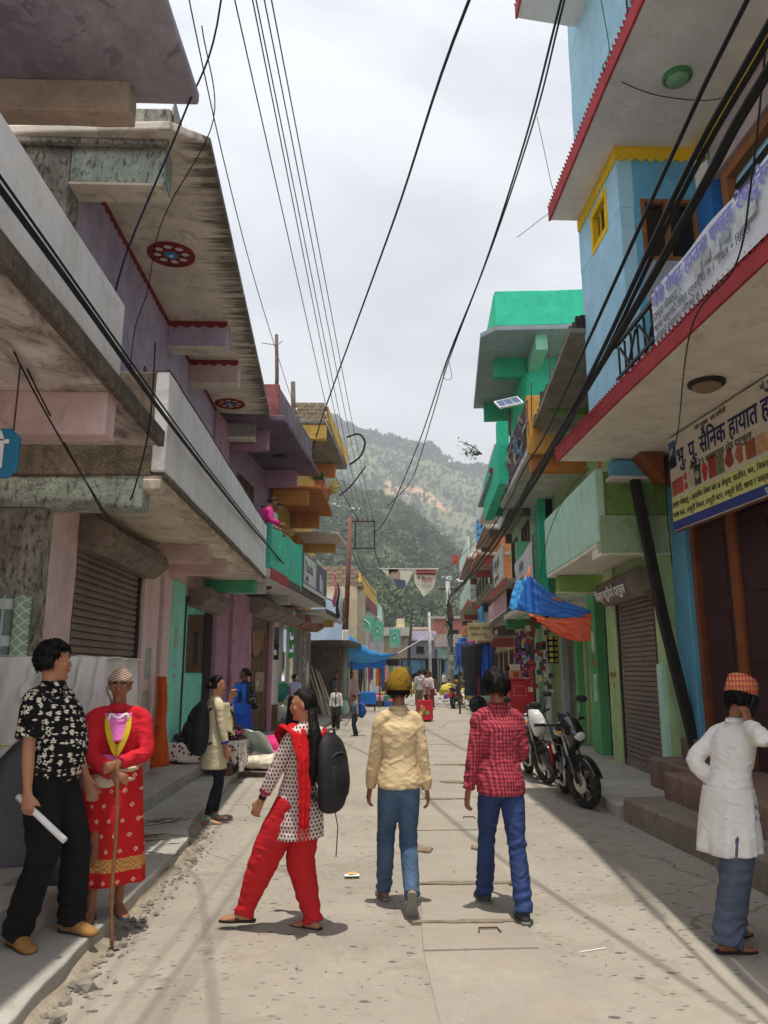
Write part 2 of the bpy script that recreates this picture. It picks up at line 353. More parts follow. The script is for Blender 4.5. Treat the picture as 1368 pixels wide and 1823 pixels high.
# litter
wrap = thing('litter_wrapper', 'crumpled white and yellow wrapper lying on the road', 'litter', (-.03, 6.75, .01))
MB().grid(lambda u, v: ((u-.5)*.12, (v-.5)*.08, .02 + .015*mnoise.noise((u*5, v*4, 1))), 8, 6).build('wrapper', M('wrapper_white', '#d8d2c4', rough=.5), wrap, smooth=True)
MB().grid(lambda u, v: ((u-.5)*.07, (v-.5)*.04, .037 + .012*mnoise.noise((u*4, v*4, 6))), 6, 5).build('printed_panel', M('wrapper_yellow', '#c98a2d', rough=.5), wrap, smooth=True)
st_ = MB().bar((1.35, 5.0, .012), (1.52, 5.06, .012), .008, .004).build('paper_strip', M('paper_white', '#d9d6cc')); tag(st_, 'thin white paper strip lying on the road at right', 'litter')
# ================================================================ left side, nearest three buildings
W = -2.88
m_whitewash = M('whitewash_pale_aqua', '#e2e8e6', var=.05, dirt=.22, dirtcol='#7d7b74', dscale=1.1, streak=.2, bump=.3)
m_soffit = M('soffit_pinkish', '#cfc1bb', var=.08, dirt=.5, dirtcol='#5d5048', dscale=1.3, bump=.2)
m_edge = M('mouldy_edge', '#5a5148', var=.3, vscale=6, dirt=.9, dirtcol='#221d19', dscale=5, spots=.5, bump=.7, bscale=25)
m_pink = M('pink_plaster', '#c8a9ab', var=.07, dirt=.25, dirtcol='#8d7070', dscale=2, streak=.2, bump=.25)
m_pinkbeam = M('pink_beam', '#b99a98', var=.1, dirt=.3, dirtcol='#6d544e', dscale=2)
m_mould = M('mouldy_render', '#8d8a7d', var=.25, vscale=3, dirt=.85, dirtcol='#2b2824', dscale=1.7, streak=.4, spots=.85, bump=.6, bscale=22)
m_mouldgreen = M('mouldy_pale_green_render', '#9aa89a', var=.2, vscale=3, dirt=.55, dirtcol='#3a3731', dscale=1.5, streak=.3, spots=.8, bump=.5, bscale=22)
m_lilac = M('lilac_plaster', '#9a8aa2', var=.1, dirt=.3, dirtcol='#5d5060', dscale=1.5, streak=.2)
m_cream = M('cream_soffit', '#cabda9', var=.08, dirt=.4, dirtcol='#5c4c3d', dscale=1.2, streak=0, bump=.2)
m_redtrim = M('dark_red_trim', '#6f1f22', var=.12)
m_bluetrim = M('blue_paint', '#2f6f99', var=.1)
m_shut = M('shutter_brown_steel', '#64564e', rough=.55, var=.12, vscale=1.5, dirt=.35, dirtcol='#3a2d26', dscale=2, bump=.1, metal=.15, spec=.4)
m_frame = M('dark_door_frame', '#241c19', rough=.6)
m_tealp = M('teal_plaster', '#74cbb2', var=.08, dirt=.25, dirtcol='#3a7465', dscale=2)
m_tealw = M('teal_weathered', '#43b594', var=.1, dirt=.3, dirtcol='#2a6c5a', dscale=1.4, streak=.25)
m_mauve = M('mauve_plaster', '#987080', var=.1, dirt=.35, dirtcol='#55303e', dscale=1.7, streak=.2)
m_greybrown = M('grey_brown_metal', '#6d6158', rough=.7, var=.2, dirt=.6, dirtcol='#33291f', dscale=2.2, bump=.3)
m_wood = M('old_wood', '#5a4334', rough=.8, var=.25, vscale=4, bump=.4)

def shutter(parent, y0, y1, x, z0, z1, side, closed=1.0, mat=None, housing=True, hz=.34, lab=None):
    """rolling shutter in a plane x; side=+1 faces +x. ribs are one corrugated sheet, too fine to pick apart"""
    s = side; q = MB(); n = int((z1 - z0) * closed / .075); prof = []
    zb = z1 - (z1 - z0) * closed
    for k in range(n):
        a = zb + (z1 - zb) * k / n; h = (z1 - zb) / n
        for t, d in ((0, 0), (.12, .022), (.5, .03), (.85, .022), (.9, 0)): prof.append((x + s * d, a + t * h))
    prof.append((x, z1)); rs = [[(p[0], y0, p[1]) for p in prof], [(p[0], y1, p[1]) for p in prof]]
    m = len(prof); q.add(rs[0] + rs[1], [(i, i+1, m+i+1, m+i) for i in range(m-1)])
    sh = q.build('shutter_curtain', mat or m_shut, parent, solid=.004)
    bx('bottom_rail', m_greybrown, parent, x - .01 * s, x + .045 * s, y0, y1, zb - .005, zb + .10)
    for y in (y0 - .045, y1 + .045): bx('guide_rail', m_frame, parent, x - .02, x + .055 * s, y - .045, y + .045, z0, z1)
    if housing:
        h0 = z1 - .02; a = .40
        poly = [(x, h0 + hz), (x, h0), (x + s*a*.55, h0 - .02), (x + s*a, h0 + .13), (x + s*a*.95, h0 + hz*.8), (x + s*a*.6, h0 + hz)]
        if s < 0: poly = poly[::-1]
        MB().prism([(p[0], p[1]) for p in poly], y0 - .12, y1 + .12, 'y').build('shutter_housing', m_greybrown, parent, bevel=.01)
    return sh

# ---------------------------------------------------------------- building L1: white parapet balcony overhead
b1 = thing('balcony_building', 'nearest left building with a white balcony parapet and a grey mouldy roof overhang', 'building', (-2.9, 4, 0))
def P1(*a): return [a[0] + 2.9, a[1] + 2.9, a[2] - 4, a[3] - 4, a[4], a[5]]
def lb(nm, m, par, *a, org=(-2.9, 4), **k): return bx(nm, m, par, a[0]-org[0], a[1]-org[0], a[2]-org[1], a[3]-org[1], a[4], a[5], **k)
lb('balcony_slab', m_soffit, b1, -4.2, -1.83, .5, 6.93, 3.70, 3.80)
lb('slab_edge', m_edge, b1, -1.86, -1.80, .5, 6.93, 3.69, 3.835)
lb('parapet', m_whitewash, b1, -1.93, -1.815, .5, 5.58, 3.835, 4.43, bevel=.02)
lb('balcony_beam', m_pinkbeam, b1, -4.2, -1.87, 5.5, 5.72, 3.36, 3.70, bevel=.015)
lb('upper_wall', m_pink, b1, -4.2, -3.5, .5, 6.96, 3.80, 6.80)
lb('lower_wall', m_pink, b1, -4.6, -3.6, .5, 6.96, .1, 3.70)
ev = MB().prism([(-4.2, .5), (-4.2, 6.3), (-1.50, 6.3), (-1.72, .5)][::-1], 6.80, 6.93)
ev.v = [(x+2.9, y-4, z) for x, y, z in ev.v]; ev.build('roof_overhang', M('roof_soffit_mouldy_grey', '#8d8793', var=.2, vscale=1.1, dirt=.7, dirtcol='#45424d', dscale=.8, streak=0, bump=.3), b1, bevel=.03)
lb('roof_beam', M('flaking_cream_beam', '#a08d7a', var=.15, dirt=.5, dirtcol='#6a5647', dscale=3), b1, -4.2, -2.05, 6.0, 6.22, 6.49, 6.80, bevel=.015)
MB().tube([(-3.62+2.9, 6.0-4, 6.15), (-3.28+2.9, 6.3-4, 6.75)], .012, 6).build('steel_rod', m_iron, b1)
def edge_stain(x_in, x_out, col, amt):
    def f(nt, co, lk):
        sx = N_(nt, 'ShaderNodeSeparateXYZ'); lk(co, sx.inputs[0]); mp = N_(nt, 'ShaderNodeMapping'); mp.inputs['Scale'].default_value = (1.2, .55, 1); mp.inputs['Rotation'].default_value = (0, 0, .5); lk(co, mp.inputs[0])
        nz = N_(nt, 'ShaderNodeTexNoise'); nz.inputs['Scale'].default_value = 2.2; nz.inputs['Detail'].default_value = 8; nz.inputs['Roughness'].default_value = .68; nz.inputs['Distortion'].default_value = 1.2; lk(mp.outputs[0], nz.inputs[0])
        a = N_(nt, 'ShaderNodeMapRange'); lk(sx.outputs[0], a.inputs[0]); a.inputs[1].default_value = x_in; a.inputs[2].default_value = x_out
        r = N_(nt, 'ShaderNodeMapRange'); lk(mathn(nt, 'ADD', nz.outputs[0], mathn(nt, 'MULTIPLY', a.outputs[0], .30)), r.inputs[0]); r.inputs[1].default_value = .60; r.inputs[2].default_value = .84; r.inputs[4].default_value = amt
        return [(r.outputs[0], col)]
    return f
pattern(m_soffit, edge_stain(.25, 1.1, '#3a2a20', .85)); pattern(m_cream, edge_stain(.75, 1.12, '#5a4636', .6))     # rust-brown damp creeping in from the slab edge
# blue hanging sign at the left frame edge
sg = thing('hanging_sign', 'blue shop sign hanging under the nearest left balcony, cut by the picture edge', 'sign', (-2.55, 5.0, 2.9))
m_signblue = M('sign_blue', '#1d5f80', rough=.4, var=.06)
MB().prism([(-.45, .02), (.24, .0), (.30, .06), (.30, .28), (.24, .34), (-.45, .34)], -.02, .02, 'y').build('sign_board', m_signblue, sg, bevel=.01)
m_white = M('white_paint', '#d9d8d2', rough=.6, var=.05)
txt('र्ो', .30, m_white, sg, (.03, -.026, .07), (1, 0, 0), (0, 0, 1), bold=.004)
MB().tube([(.25, 0, .33), (.25, 0, .80)], .006, 5).build('hanger_wire', m_iron, sg)

# ---------------------------------------------------------------- building L2
b2 = thing('shop_house', 'left shop house with a long white balcony parapet, lilac wall and pink columns', 'building', (-2.9, 7, 0))
def l2(nm, m, *a, **k): return bx(nm, m, b2, a[0]+2.9, a[1]+2.9, a[2]-7, a[3]-7, a[4], a[5], **k)
# side wall facing the camera, mouldy
l2('side_wall', m_mould, -5.2, W, 7.0, 7.25, .1, 3.12, bevel=.015)
l2('side_wall_band', m_mouldgreen, -5.2, -1.99, 7.005, 7.25, 3.125, 3.43, bevel=.02)
l2('balcony_end', M('balcony_end_sooty', '#6d6152', var=.25, dirt=.8, dirtcol='#2f2822', dscale=1.3, streak=.5, spots=.35, bump=.5), -5.2, -1.93, 7.0, 7.16, 3.43, 4.46, bevel=.02)
l2('balcony_slab', m_cream, -3.0, -1.82, 7.02, 15.0, 3.36, 3.44)
l2('slab_edge', m_edge, -1.95, -1.79, 7.02, 15.02, 3.40, 3.47, bevel=.015)
l2('parapet', m_whitewash, -1.93, -1.80, 6.99, 15.02, 3.47, 4.46, bevel=.02)
l2('parapet_coping', m_edge, -1.94, -1.795, 6.985, 15.03, 4.46, 4.475)
l2('corner_bracket', m_cream, -2.0, -1.83, 6.99, 7.3, 3.30, 3.405, bevel=.015)
# ground floor front
l2('pink_column', m_pink, W - .45, W, 7.26, 7.93, .1, 3.36, bevel=.012)
l2('lintel', m_pink, W - .4, W - .03, 7.93, 19.0, 3.06, 3.36)
shutter(b2, 8.07-7, 10.45-7, W - .10 + 2.9, .3, 2.92, 1)
for (ya, yb, m) in ((10.55, 11.35, m_pink), (11.62, 12.10, m_pink), (12.10, 12.95, m_tealp)):
    l2('column', m, W - .4, W + (.02 if m is m_tealp else 0), ya, yb, .1, 3.06, bevel=.012)
l2('door_dark', m_wood, W - .35, W - .25, 11.35, 11.62, .1, 3.06)
for i, (y0, z0, h) in enumerate(((10.75, 1.55, .42), (10.72, 1.18, .22), (11.8, 1.35, .12))):
    l2('torn_poster', M('torn_paper', '#9aa09c', var=.3, vscale=9, dirt=.5, dirtcol='#5f6a72', dscale=9), W, W + .004, y0, y0 + .3, z0, z0 + h, bevel=0)
for z0 in (2.0, 1.72, 1.55): l2('paper_scrap', M('torn_paper', '#9aa09c'), W + .021, W + .025, 12.3, 12.52, z0, z0 + (.34 if z0 == 2.0 else .06), bevel=0)
# beams under the balcony
for y in (10.5, 11.9): l2('balcony_beam', m_pinkbeam, -3.0, -2.05, y, y + .28, 3.12, 3.36, bevel=.012)
l2('green_end_beam', M('green_beam', '#3f8f68', var=.1, dirt=.3, dirtcol='#2a5a44'), -3.0, -1.95, 14.75, 15.0, 3.12, 3.36, bevel=.012)
# the teal room behind the open door
l2('room_back_wall', m_tealp, -6.0, -5.9, 12.9, 17.3, .1, 3.06)
l2('room_side_wall', m_tealp, -5.9, W - .05, 15.45, 15.6, .1, 3.06, bevel=0)
l2('room_floor', m_kerb, -5.9, -2.9, 12.9, 15.45, .2, .3, bevel=0)
l2('room_ceiling', m_tealp, -5.9, W - .4, 12.9, 15.45, 3.06, 3.15, bevel=0)
l2('door_leaf', m_wood, -3.34, -3.02, 15.40, 15.44, 1.62, 2.74, bevel=.01)
l2('door_panel', M('door_panel_dark', '#2c1f1a', rough=.5), -3.21, -3.13, 15.37, 15.40, 1.78, 2.42, bevel=.02)
for (ya, yb) in ((12.97, 13.05), (15.33, 15.45)): l2('door_frame', m_frame, W - .12, W + .03, ya, yb, .29, 2.9)
l2('door_head', m_frame, W - .12, W + .03, 13.05, 15.33, 2.78, 2.9)
hz = MB().prism([(W+2.9, 3.06), (W+2.9, 2.74), (W+2.9+.2, 2.74), (W+2.9+.40, 2.88), (W+2.9+.38, 3.05)], 13.2-7, 15.5-7, 'y').build('shutter_housing', m_greybrown, b2, bevel=.01)
# first floor: lilac wall, eave, beams with scalloped red trim, ceiling medallions
EZ = 6.90
l2('upper_wall_pier', m_mould, -5.2, -2.93, 7.0, 7.3, 4.46, EZ, bevel=.01)
l2('upper_wall', m_lilac, -3.2, -2.91, 7.3, 9.9, 3.44, EZ)
l2('upper_wall', m_lilac, -3.2, -2.91, 10.75, 17.2, 3.44, EZ)
l2('upper_wall_over_window', m_lilac, -3.2, -2.91, 9.9, 10.75, 5.7, EZ)
l2('window_pane', M('dark_glass', '#14110f', rough=.15, bump=0, spec=.5), -3.12, -3.10, 9.9, 10.75, 3.5, 5.7, bevel=0)
for y in (9.9, 10.33, 10.69): l2('window_bar', m_wood, -3.1, -2.89, y, y + .06, 3.5, 5.7)
l2('eave_end_beam', m_mouldgreen, -2.925, -1.98, 7.0, 7.28, 6.47, EZ, bevel=.015)
l2('eave_end_beam_soffit', m_cream, -2.93, -1.985, 6.995, 7.3, 6.44, 6.47, bevel=.004)
ev = MB().prism([(-5.2, 6.98), (-5.2, 17.25), (-1.93, 17.25), (-1.53, 6.98), (-1.9, 6.75)][::-1], EZ, EZ + .10); ev.v = [(x+2.9, y-7, z) for x, y, z in ev.v]
m_eave = M('eave_soffit_streaked', '#c4b8a4', var=.10, dirt=.35, dirtcol='#54483c', dscale=1.0, bump=.25)
def eave_pat(nt, co, lk):
    sx = N_(nt, 'ShaderNodeSeparateXYZ'); lk(co, sx.inputs[0])
    mp = N_(nt, 'ShaderNodeMapping'); mp.inputs['Scale'].default_value = (.9, 7, 1); lk(co, mp.inputs[0])
    nz = N_(nt, 'ShaderNodeTexNoise'); nz.inputs['Scale'].default_value = 1.6; nz.inputs['Detail'].default_value = 7; nz.inputs['Roughness'].default_value = .7; nz.inputs['Distortion'].default_value = .6; lk(mp.outputs[0], nz.inputs[0])
    edge = mathn(nt, 'ADD', sx.outputs[0], mathn(nt, 'MULTIPLY', sx.outputs[1], .039))   # runs in from the wet outer edge
    a = N_(nt, 'ShaderNodeMapRange'); lk(edge, a.inputs[0]); a.inputs[1].default_value = .86; a.inputs[2].default_value = 1.36
    f = N_(nt, 'ShaderNodeMapRange'); lk(mathn(nt, 'ADD', nz.outputs[0], mathn(nt, 'MULTIPLY', a.outputs[0], .34)), f.inputs[0]); f.inputs[1].default_value = .62; f.inputs[2].default_value = .82; f.inputs[4].default_value = .85
    return [(f.outputs[0], '#2f2820')]
pattern(m_eave, eave_pat)
ev.build('eave_slab', m_eave, b2, bevel=.02)
pr = MB().prism([(-2.05, 7.3), (-2.45, 17.2), (-2.35, 17.2), (-1.92, 7.0)][::-1], EZ + .10, EZ + .55); pr.v = [(x+2.9, y-7, z) for x, y, z in pr.v]
pr.build('roof_parapet', M('grey_weathered_render', '#8b8a86', var=.2, dirt=.6, dirtcol='#3b3935', streak=.6), b2)
l2('roof_side_band', m_edge, -5.2, -1.95, 6.985, 7.3, EZ + .102, EZ + .42, bevel=.03)
l2('eave_near_fascia', m_mould, -5.2, -1.93, 6.90, 6.975, EZ - .06, EZ + .36, bevel=.02)
def scallop(parent, a, b, ztop, d, mat, pitch=.16, th=.012, nrm=(1, 0, 0), org=(0, 0)):
    """scalloped painted band hanging from ztop between plan points a and b"""
    a = Vector((*a, 0)); b = Vector((*b, 0)); L = (b - a).length; t = (b - a) / L; nr = Vector(nrm) * th; n = max(2, int(L / pitch)); top = []; bot = []
    for k in range(n * 6 + 1):
        s = L * k / (n * 6); ph = (k % 6) / 6; z = ztop - d * (.62 + .38 * math.sin(math.pi * ph)); p = a + t * s
        top.append((p.x, p.y, ztop)); bot.append((p.x, p.y, z))
    q = MB(); m = len(top); f = [(i, i+1, m+i+1, m+i) for i in range(m-1)]
    q.add(top + bot, f); return q.build('scalloped_band', mat, parent, solid=th)
scallop(b2, (-2.905+2.9, .32), (-2.905+2.9, 10.2), EZ - .003, .10, m_redtrim)
for (y, x1, mt) in ((11.05, -2.02, m_lilac), (12.55, -2.08, m_pinkbeam), (15.7, -2.2, M('grey_beam', '#7d7873', dirt=.4))):
    l2('eave_beam', mt, -2.91, x1, y, y + .28, 6.50, EZ, bevel=.01)
    l2('beam_soffit', m_cream, -2.91, x1 + .004, y - .004, y + .284, 6.47, 6.50, bevel=.004)
    scallop(b2, (-2.905+2.9, y - 7 - .008), (x1+2.9, y - 7 - .008), EZ - .002, .10, m_redtrim, nrm=(0, 1, 0))
def medallion(parent, cx, cy, z, r):
    """pierced painted rosette on the soffit"""
    q = MB(); n = 48; rs = []
    for rr_, h in ((r, 0), (r, -.02), (r*.86, -.02), (r*.86, 0)): rs.append([(cx + rr_*math.cos(2*math.pi*k/n), cy + rr_*math.sin(2*math.pi*k/n), z + h) for k in range(n)])
    q.rings(rs, cap=False, close=True); rim = q.build('rosette_rim', m_redtrim, parent)
    for k in range(8):
        a = 2*math.pi*k/8; q = MB(); c = (cx + r*.6*math.cos(a), cy + r*.6*math.sin(a)); rs = []
        for rr_, h in ((r*.27, 0), (r*.27, -.016), (r*.19, -.016), (r*.19, 0)): rs.append([(c[0] + rr_*math.cos(2*math.pi*j/16), c[1] + rr_*math.sin(2*math.pi*j/16), z + h) for j in range(16)])
        q.rings(rs, cap=False, close=True); q.build('rosette_petal', m_redtrim, parent)
        MB().bar((cx + r*.25*math.cos(a+.39), cy + r*.25*math.sin(a+.39), z-.008), (cx + r*.86*math.cos(a+.39), cy + r*.86*math.sin(a+.39), z-.008), r*.06, .014).build('rosette_rib', m_redtrim, parent)
    pts = []
    for k in range(20): rad = r*(.34 if k % 2 == 0 else .2); pts.append((cx + rad*math.cos(math.pi*k/10), cy + rad*math.sin(math.pi*k/10)))
    MB().prism(pts, z - .022, z).build('rosette_star', m_bluetrim, parent)
    MB().lathe([(.0, -.035), (r*.10, -.035), (r*.10, 0)], 10, (cx, cy, z)).build('lamp_socket', m_cream, parent)
medallion(b2, -2.42 + 2.9, 9.10 - 7, EZ - .001, .30); medallion(b2, -2.58 + 2.9, 14.75 - 7, EZ - .001, .30)
# ================================================================ left side, farther row (turned 6 degrees with the street)
A6 = 6.0
def tl(P0, deg, x, y):
    a = R(deg); dx, dy = x - P0[0], y - P0[1]; return (dx*math.cos(a) - dy*math.sin(a), dx*math.sin(a) + dy*math.cos(a))
PL3 = (-1.8, 15.0)
b3 = thing('mauve_shop_house', 'mauve and pink shop house with a teal balcony parapet and purple roof soffit', 'building', (*PL3, 0), -A6)
def l3(nm, m, *a, par=None, **k): return bx(nm, m, par or b3, *a, **k)
m_purple = M('purple_soffit', '#5b4b5c', var=.25, vscale=2, dirt=.7, dirtcol='#2c2530', dscale=1.5, bump=.4)
m_greysof = M('grey_soffit', '#aaa7a4', var=.1, dirt=.4, dirtcol='#4c4642', dscale=1.4)
m_orange = M('orange_plaster', '#a8652f', var=.12, dirt=.4, dirtcol='#6a3c1f', dscale=1.5)
m_yellow = M('yellow_plaster', '#b98f45', var=.1, dirt=.35, dirtcol='#6d542c', dscale=1.5, streak=.2)
m_block = M('concrete_block', '#77695a', var=.25, vscale=5, dirt=.4, dirtcol='#3f352c', dscale=4, bump=.7, bscale=25)
m_glassd = M('dark_glass', '#14110f')
m_rust = M('rusty_red_pole', '#5f4036', rough=.8, var=.2, vscale=6, dirt=.4, dirtcol='#4c2c22', dscale=5)
XW = -1.15
# ground floor
l3('pink_pier', m_mauve, XW - .3, XW + .05, .62, 1.55, .1, 3.35)
l3('pink_pier', m_mauve, XW - .4, XW + .12, 1.6, 3.15, .1, 3.35)
l3('pier_edge', M('pink_edge', '#b97f95', var=.08), XW - .1, XW + .135, 3.13, 3.22, .1, 3.35)
l3('beam_over_shops', m_greysof, XW - .5, XW - .02, 3.2, 12.5, 2.98, 3.5)
# plank door, half lit
for k in range(9): l3('plank', m_wood, XW - .02, XW + (.012 if k % 2 else .02), 3.36 + k*.255, 3.60 + k*.255, .12, 2.62, bevel=.006)
l3('door_notice', M('notice_paper', '#8d7468', var=.2), XW + .022, XW + .028, 4.2, 5.1, 1.15, 1.62, bevel=0)
txt('दुकान', .16, m_white, b3, (XW + .03, 4.3, 1.3), (0, 1, 0), (0, 0, 1))
sheet = MB().grid(lambda u, v: (XW + .06 + .03*math.sin(u*14), 3.6 + u*1.1, 2.62 - v*(.55 + .1*math.sin(u*5))), 16, 8).build('brown_plastic_sheet', M('plastic_sheet_brown', '#7a5a44', rough=.4, var=.25), b3, smooth=True)
shutter(b3, 3.35, 5.6, XW - .05, .12, 2.95, 1, closed=.13)
l3('thin_post', M('pink_edge', '#b97f95'), XW - .05, XW + .10, 5.7, 5.82, .1, 2.98)
# open shop with shelves
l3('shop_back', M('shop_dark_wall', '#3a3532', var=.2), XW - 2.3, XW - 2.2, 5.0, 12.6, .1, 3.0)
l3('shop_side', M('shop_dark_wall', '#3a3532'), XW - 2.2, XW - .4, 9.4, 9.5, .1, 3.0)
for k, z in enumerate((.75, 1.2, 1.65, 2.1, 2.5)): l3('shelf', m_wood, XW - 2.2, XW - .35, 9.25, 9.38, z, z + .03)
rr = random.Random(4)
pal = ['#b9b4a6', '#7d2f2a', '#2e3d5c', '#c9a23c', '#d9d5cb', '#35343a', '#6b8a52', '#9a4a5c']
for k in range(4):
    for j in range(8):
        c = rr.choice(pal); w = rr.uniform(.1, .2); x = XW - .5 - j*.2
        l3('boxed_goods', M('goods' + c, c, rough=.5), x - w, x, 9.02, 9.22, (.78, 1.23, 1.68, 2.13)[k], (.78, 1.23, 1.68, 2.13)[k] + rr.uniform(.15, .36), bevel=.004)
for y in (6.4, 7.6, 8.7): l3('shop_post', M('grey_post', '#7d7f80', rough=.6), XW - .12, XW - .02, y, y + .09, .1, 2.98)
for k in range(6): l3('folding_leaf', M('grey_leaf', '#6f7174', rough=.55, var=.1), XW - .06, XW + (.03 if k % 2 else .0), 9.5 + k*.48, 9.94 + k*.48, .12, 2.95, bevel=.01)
for i, (ya, yb) in enumerate(((3.0, 5.5), (5.55, 8.2), (8.5, 12.0))):
    z = 2.98; a = .55
    MB().prism([(XW, z + .36), (XW, z), (XW + a*.55, z - .02), (XW + a, z + .13), (XW + a*.95, z + .3), (XW + a*.6, z + .36)], ya, yb, 'y').build('shutter_housing', m_greybrown if i != 2 else M('rust_brown_metal', '#77523f', rough=.7, var=.25, dirt=.5, dirtcol='#3c281d'), b3, bevel=.01)
    if i == 1: txt('स्टोर', .22, m_white, b3, (XW + a + .01, ya + .5, z + .13), (0, 1, 0), (.0, 0, 1))
# balcony
l3('balcony_slab', m_greysof, -1.6, 0.0, .3, 8.1, 3.50, 3.66)
l3('slab_edge_red', M('dull_red_edge', '#8c3b3d', var=.15), -.02, .02, .45, 2.2, 3.48, 3.70)
l3('slab_edge', m_edge, -.02, .018, 2.21, 8.1, 3.49, 3.66)
for y in (1.4, 4.2): l3('balcony_beam', m_greysof, -1.2, -.35, y, y + .28, 3.28, 3.50)
MB().lathe([(.16, 0), (.16, -.03), (.10, -.06), (.0, -.06)], 16, (-.5, 2.2, 3.5)).build('ceiling_lamp', m_frame, b3, smooth=True)
l3('parapet', m_tealw, -.10, 0.0, .5, 3.75, 3.66, 4.62, bevel=.015)
l3('parapet_end', m_tealw, -.55, -.10, .5, .60, 3.66, 4.62, bevel=.015)
l3('parapet_post', m_tealw, -.16, .02, 3.76, 3.92, 3.55, 4.70, bevel=.01)
l3('parapet_far', m_greysof, -.10, -.02, 3.95, 8.0, 3.66, 4.4)
m_sign = M('sign_slate_blue', '#4a5568', rough=.45, var=.08)
fs = thing('facade_sign', 'slate blue shop sign with a white panel on the mauve house balcony', 'sign', (*PL3, 0), -A6)
bx('sign_board', m_sign, fs, 0.01, .05, 3.95, 7.95, 3.68, 4.56)
bx('white_panel', M('sign_white', '#c9cbcd', rough=.5), fs, .05, .056, 4.05, 5.9, 3.82, 4.5, bevel=0)
txt('Yasuda', .42, M('sign_dark_text', '#2c3038', rough=.5), fs, (.06, 4.15, 4.1), (0, 1, 0), (0, 0, 1), sx=1.0)
txt('टेलर्स', .2, M('sign_dark_text', '#2c3038'), fs, (.06, 4.2, 3.87), (0, 1, 0), (0, 0, 1))
bx('mannequin_print', m_white, fs, .05, .056, 6.6, 6.85, 3.85, 4.3, bevel=0); bx('mannequin_print', m_white, fs, .05, .056, 6.95, 7.15, 3.8, 4.2, bevel=0)
bx('white_strip', M('sign_white', '#c9cbcd'), fs, .05, .055, 3.96, 7.94, 3.685, 3.78, bevel=0)
# upper floor
l3('upper_wall', M('pink_lilac_wall', '#8c6c80', var=.08, dirt=.2, dirtcol='#5b3b4e'), XW - .3, XW, .0, 1.9, 3.66, 6.8)
l3('upper_wall', M('pink_lilac_wall', '#8f5f7c'), XW - .3, XW, 3.5, 5.4, 3.66, 6.8)
l3('upper_wall_over_window', M('pink_lilac_wall', '#8f5f7c'), XW - .3, XW, 1.9, 3.5, 6.1, 6.8)
l3('upper_pier', m_mauve, XW - .1, XW + .12, -.25, .75, 3.66, 6.8)
l3('window_pane', m_glassd, XW - .2, XW - .18, 1.9, 3.5, 3.7, 6.1, bevel=0)
for y in (1.9, 2.42, 2.94, 3.42): l3('window_bar', m_wood, XW - .18, XW + .015, y, y + .06, 3.7, 6.1)
l3('window_transom', m_wood, XW - .17, XW + .01, 1.96, 3.42, 5.2, 5.27)
for y in (1.1, 4.5): l3('eave_beam', m_mauve, XW, -.30, y, y + .26, 6.38, 6.8)
def slab_poly(par, nm, m, pts, z0, z1, P0=PL3, deg=A6, bevel=.02):
    return MB().prism([tl(P0, deg, *p) for p in pts], z0, z1).build(nm, m, par, bevel=bevel)
slab_poly(b3, 'eave_slab', m_purple, [(-3.2, 15.3), (-1.55, 15.5), (-1.05, 20.2), (-3.2, 20.2)], 6.8, 6.92)
slab_poly(b3, 'roof_parapet', M('parapet_purple_grey', '#6d5f68', var=.25, dirt=.6, dirtcol='#332b30', streak=.5, bump=.5), [(-1.85, 16.0), (-1.72, 16.0), (-1.25, 20.0), (-1.38, 20.0)], 6.92, 7.72)
slab_poly(b3, 'roof_end_wall', M('red_brown_render', '#7a4444', var=.25, dirt=.6, dirtcol='#3c2422', bump=.6), [(-2.4, 15.85), (-1.72, 15.85), (-1.72, 15.99), (-2.4, 15.99)], 6.92, 7.75)
MB().lathe([(.2, 0), (.2, -.03), (.08, -.05), (.0, -.05)], 16, (-.45, 3.2, 6.8)).build('ceiling_lamp', m_frame, b3, smooth=True)
m_pole = M('weathered_wood_pole', '#4a4038', rough=.9, var=.2, vscale=8, bump=.4)
def rpole(x, y, z0, z1, r, label, parts=()):
    t = thing('roof_pole', label, 'pole', (x, y, z0)); MB().tube([(0, 0, 0), (.02, 0, (z1-z0)*.5), (-.02, .0, z1-z0)], [r, r*.95, r*.85], 8).build('post', m_pole, t, smooth=True); return t
rp = rpole(-1.84, 16.2, 7.0, 9.05, .045, 'tall thin roof pole with loose wires on the mauve house')
MB().tube([(-.35, 0, 1.85), (0, 0, 1.8), (.12, 0, 1.9)], .008, 5).build('cross_wire', m_frame, rp)
rpole(-1.75, 19.6, 6.9, 9.25, .07, 'short thick concrete roof post left of the block wall')
# ---------------------------------------------------------------- L4 orange house
b4 = thing('orange_house', 'orange and yellow house with a high grey eave and a bare block roof wall', 'building', (*PL3, 0), -A6)
def l4(nm, m, *a, **k): return bx(nm, m, b4, *a, **k)
l4('upper_wall', m_yellow, XW - .4, XW - .02, 5.45, 12.6, 3.5, 9.0)
l4('pier', m_orange, XW - .1, XW + .12, 5.5, 5.75, 3.66, 6.5)
for y in (6.0, 8.6): 
    l4('window_pane', m_glassd, XW - .02, XW + .0, y, y + .9, 3.7, 5.7, bevel=0); l4('window_frame', m_orange, XW - .01, XW + .05, y - .08, y, 3.7, 5.75); l4('window_frame', m_orange, XW - .01, XW + .05, y + .9, y + .98, 3.7, 5.75)
slab_poly(b4, 'balcony_roof', M('orange_soffit', '#8f5527', var=.15, dirt=.5, dirtcol='#5a3319', bump=.3), [(-3.2, 20.25), (-1.0, 20.25), (-.80, 24.0), (-3.2, 24.0)], 6.45, 6.56)
slab_poly(b4, 'end_beam', m_orange, [(-2.3, 20.3), (-1.35, 20.3), (-1.33, 20.55), (-2.3, 20.55)], 6.05, 6.45)
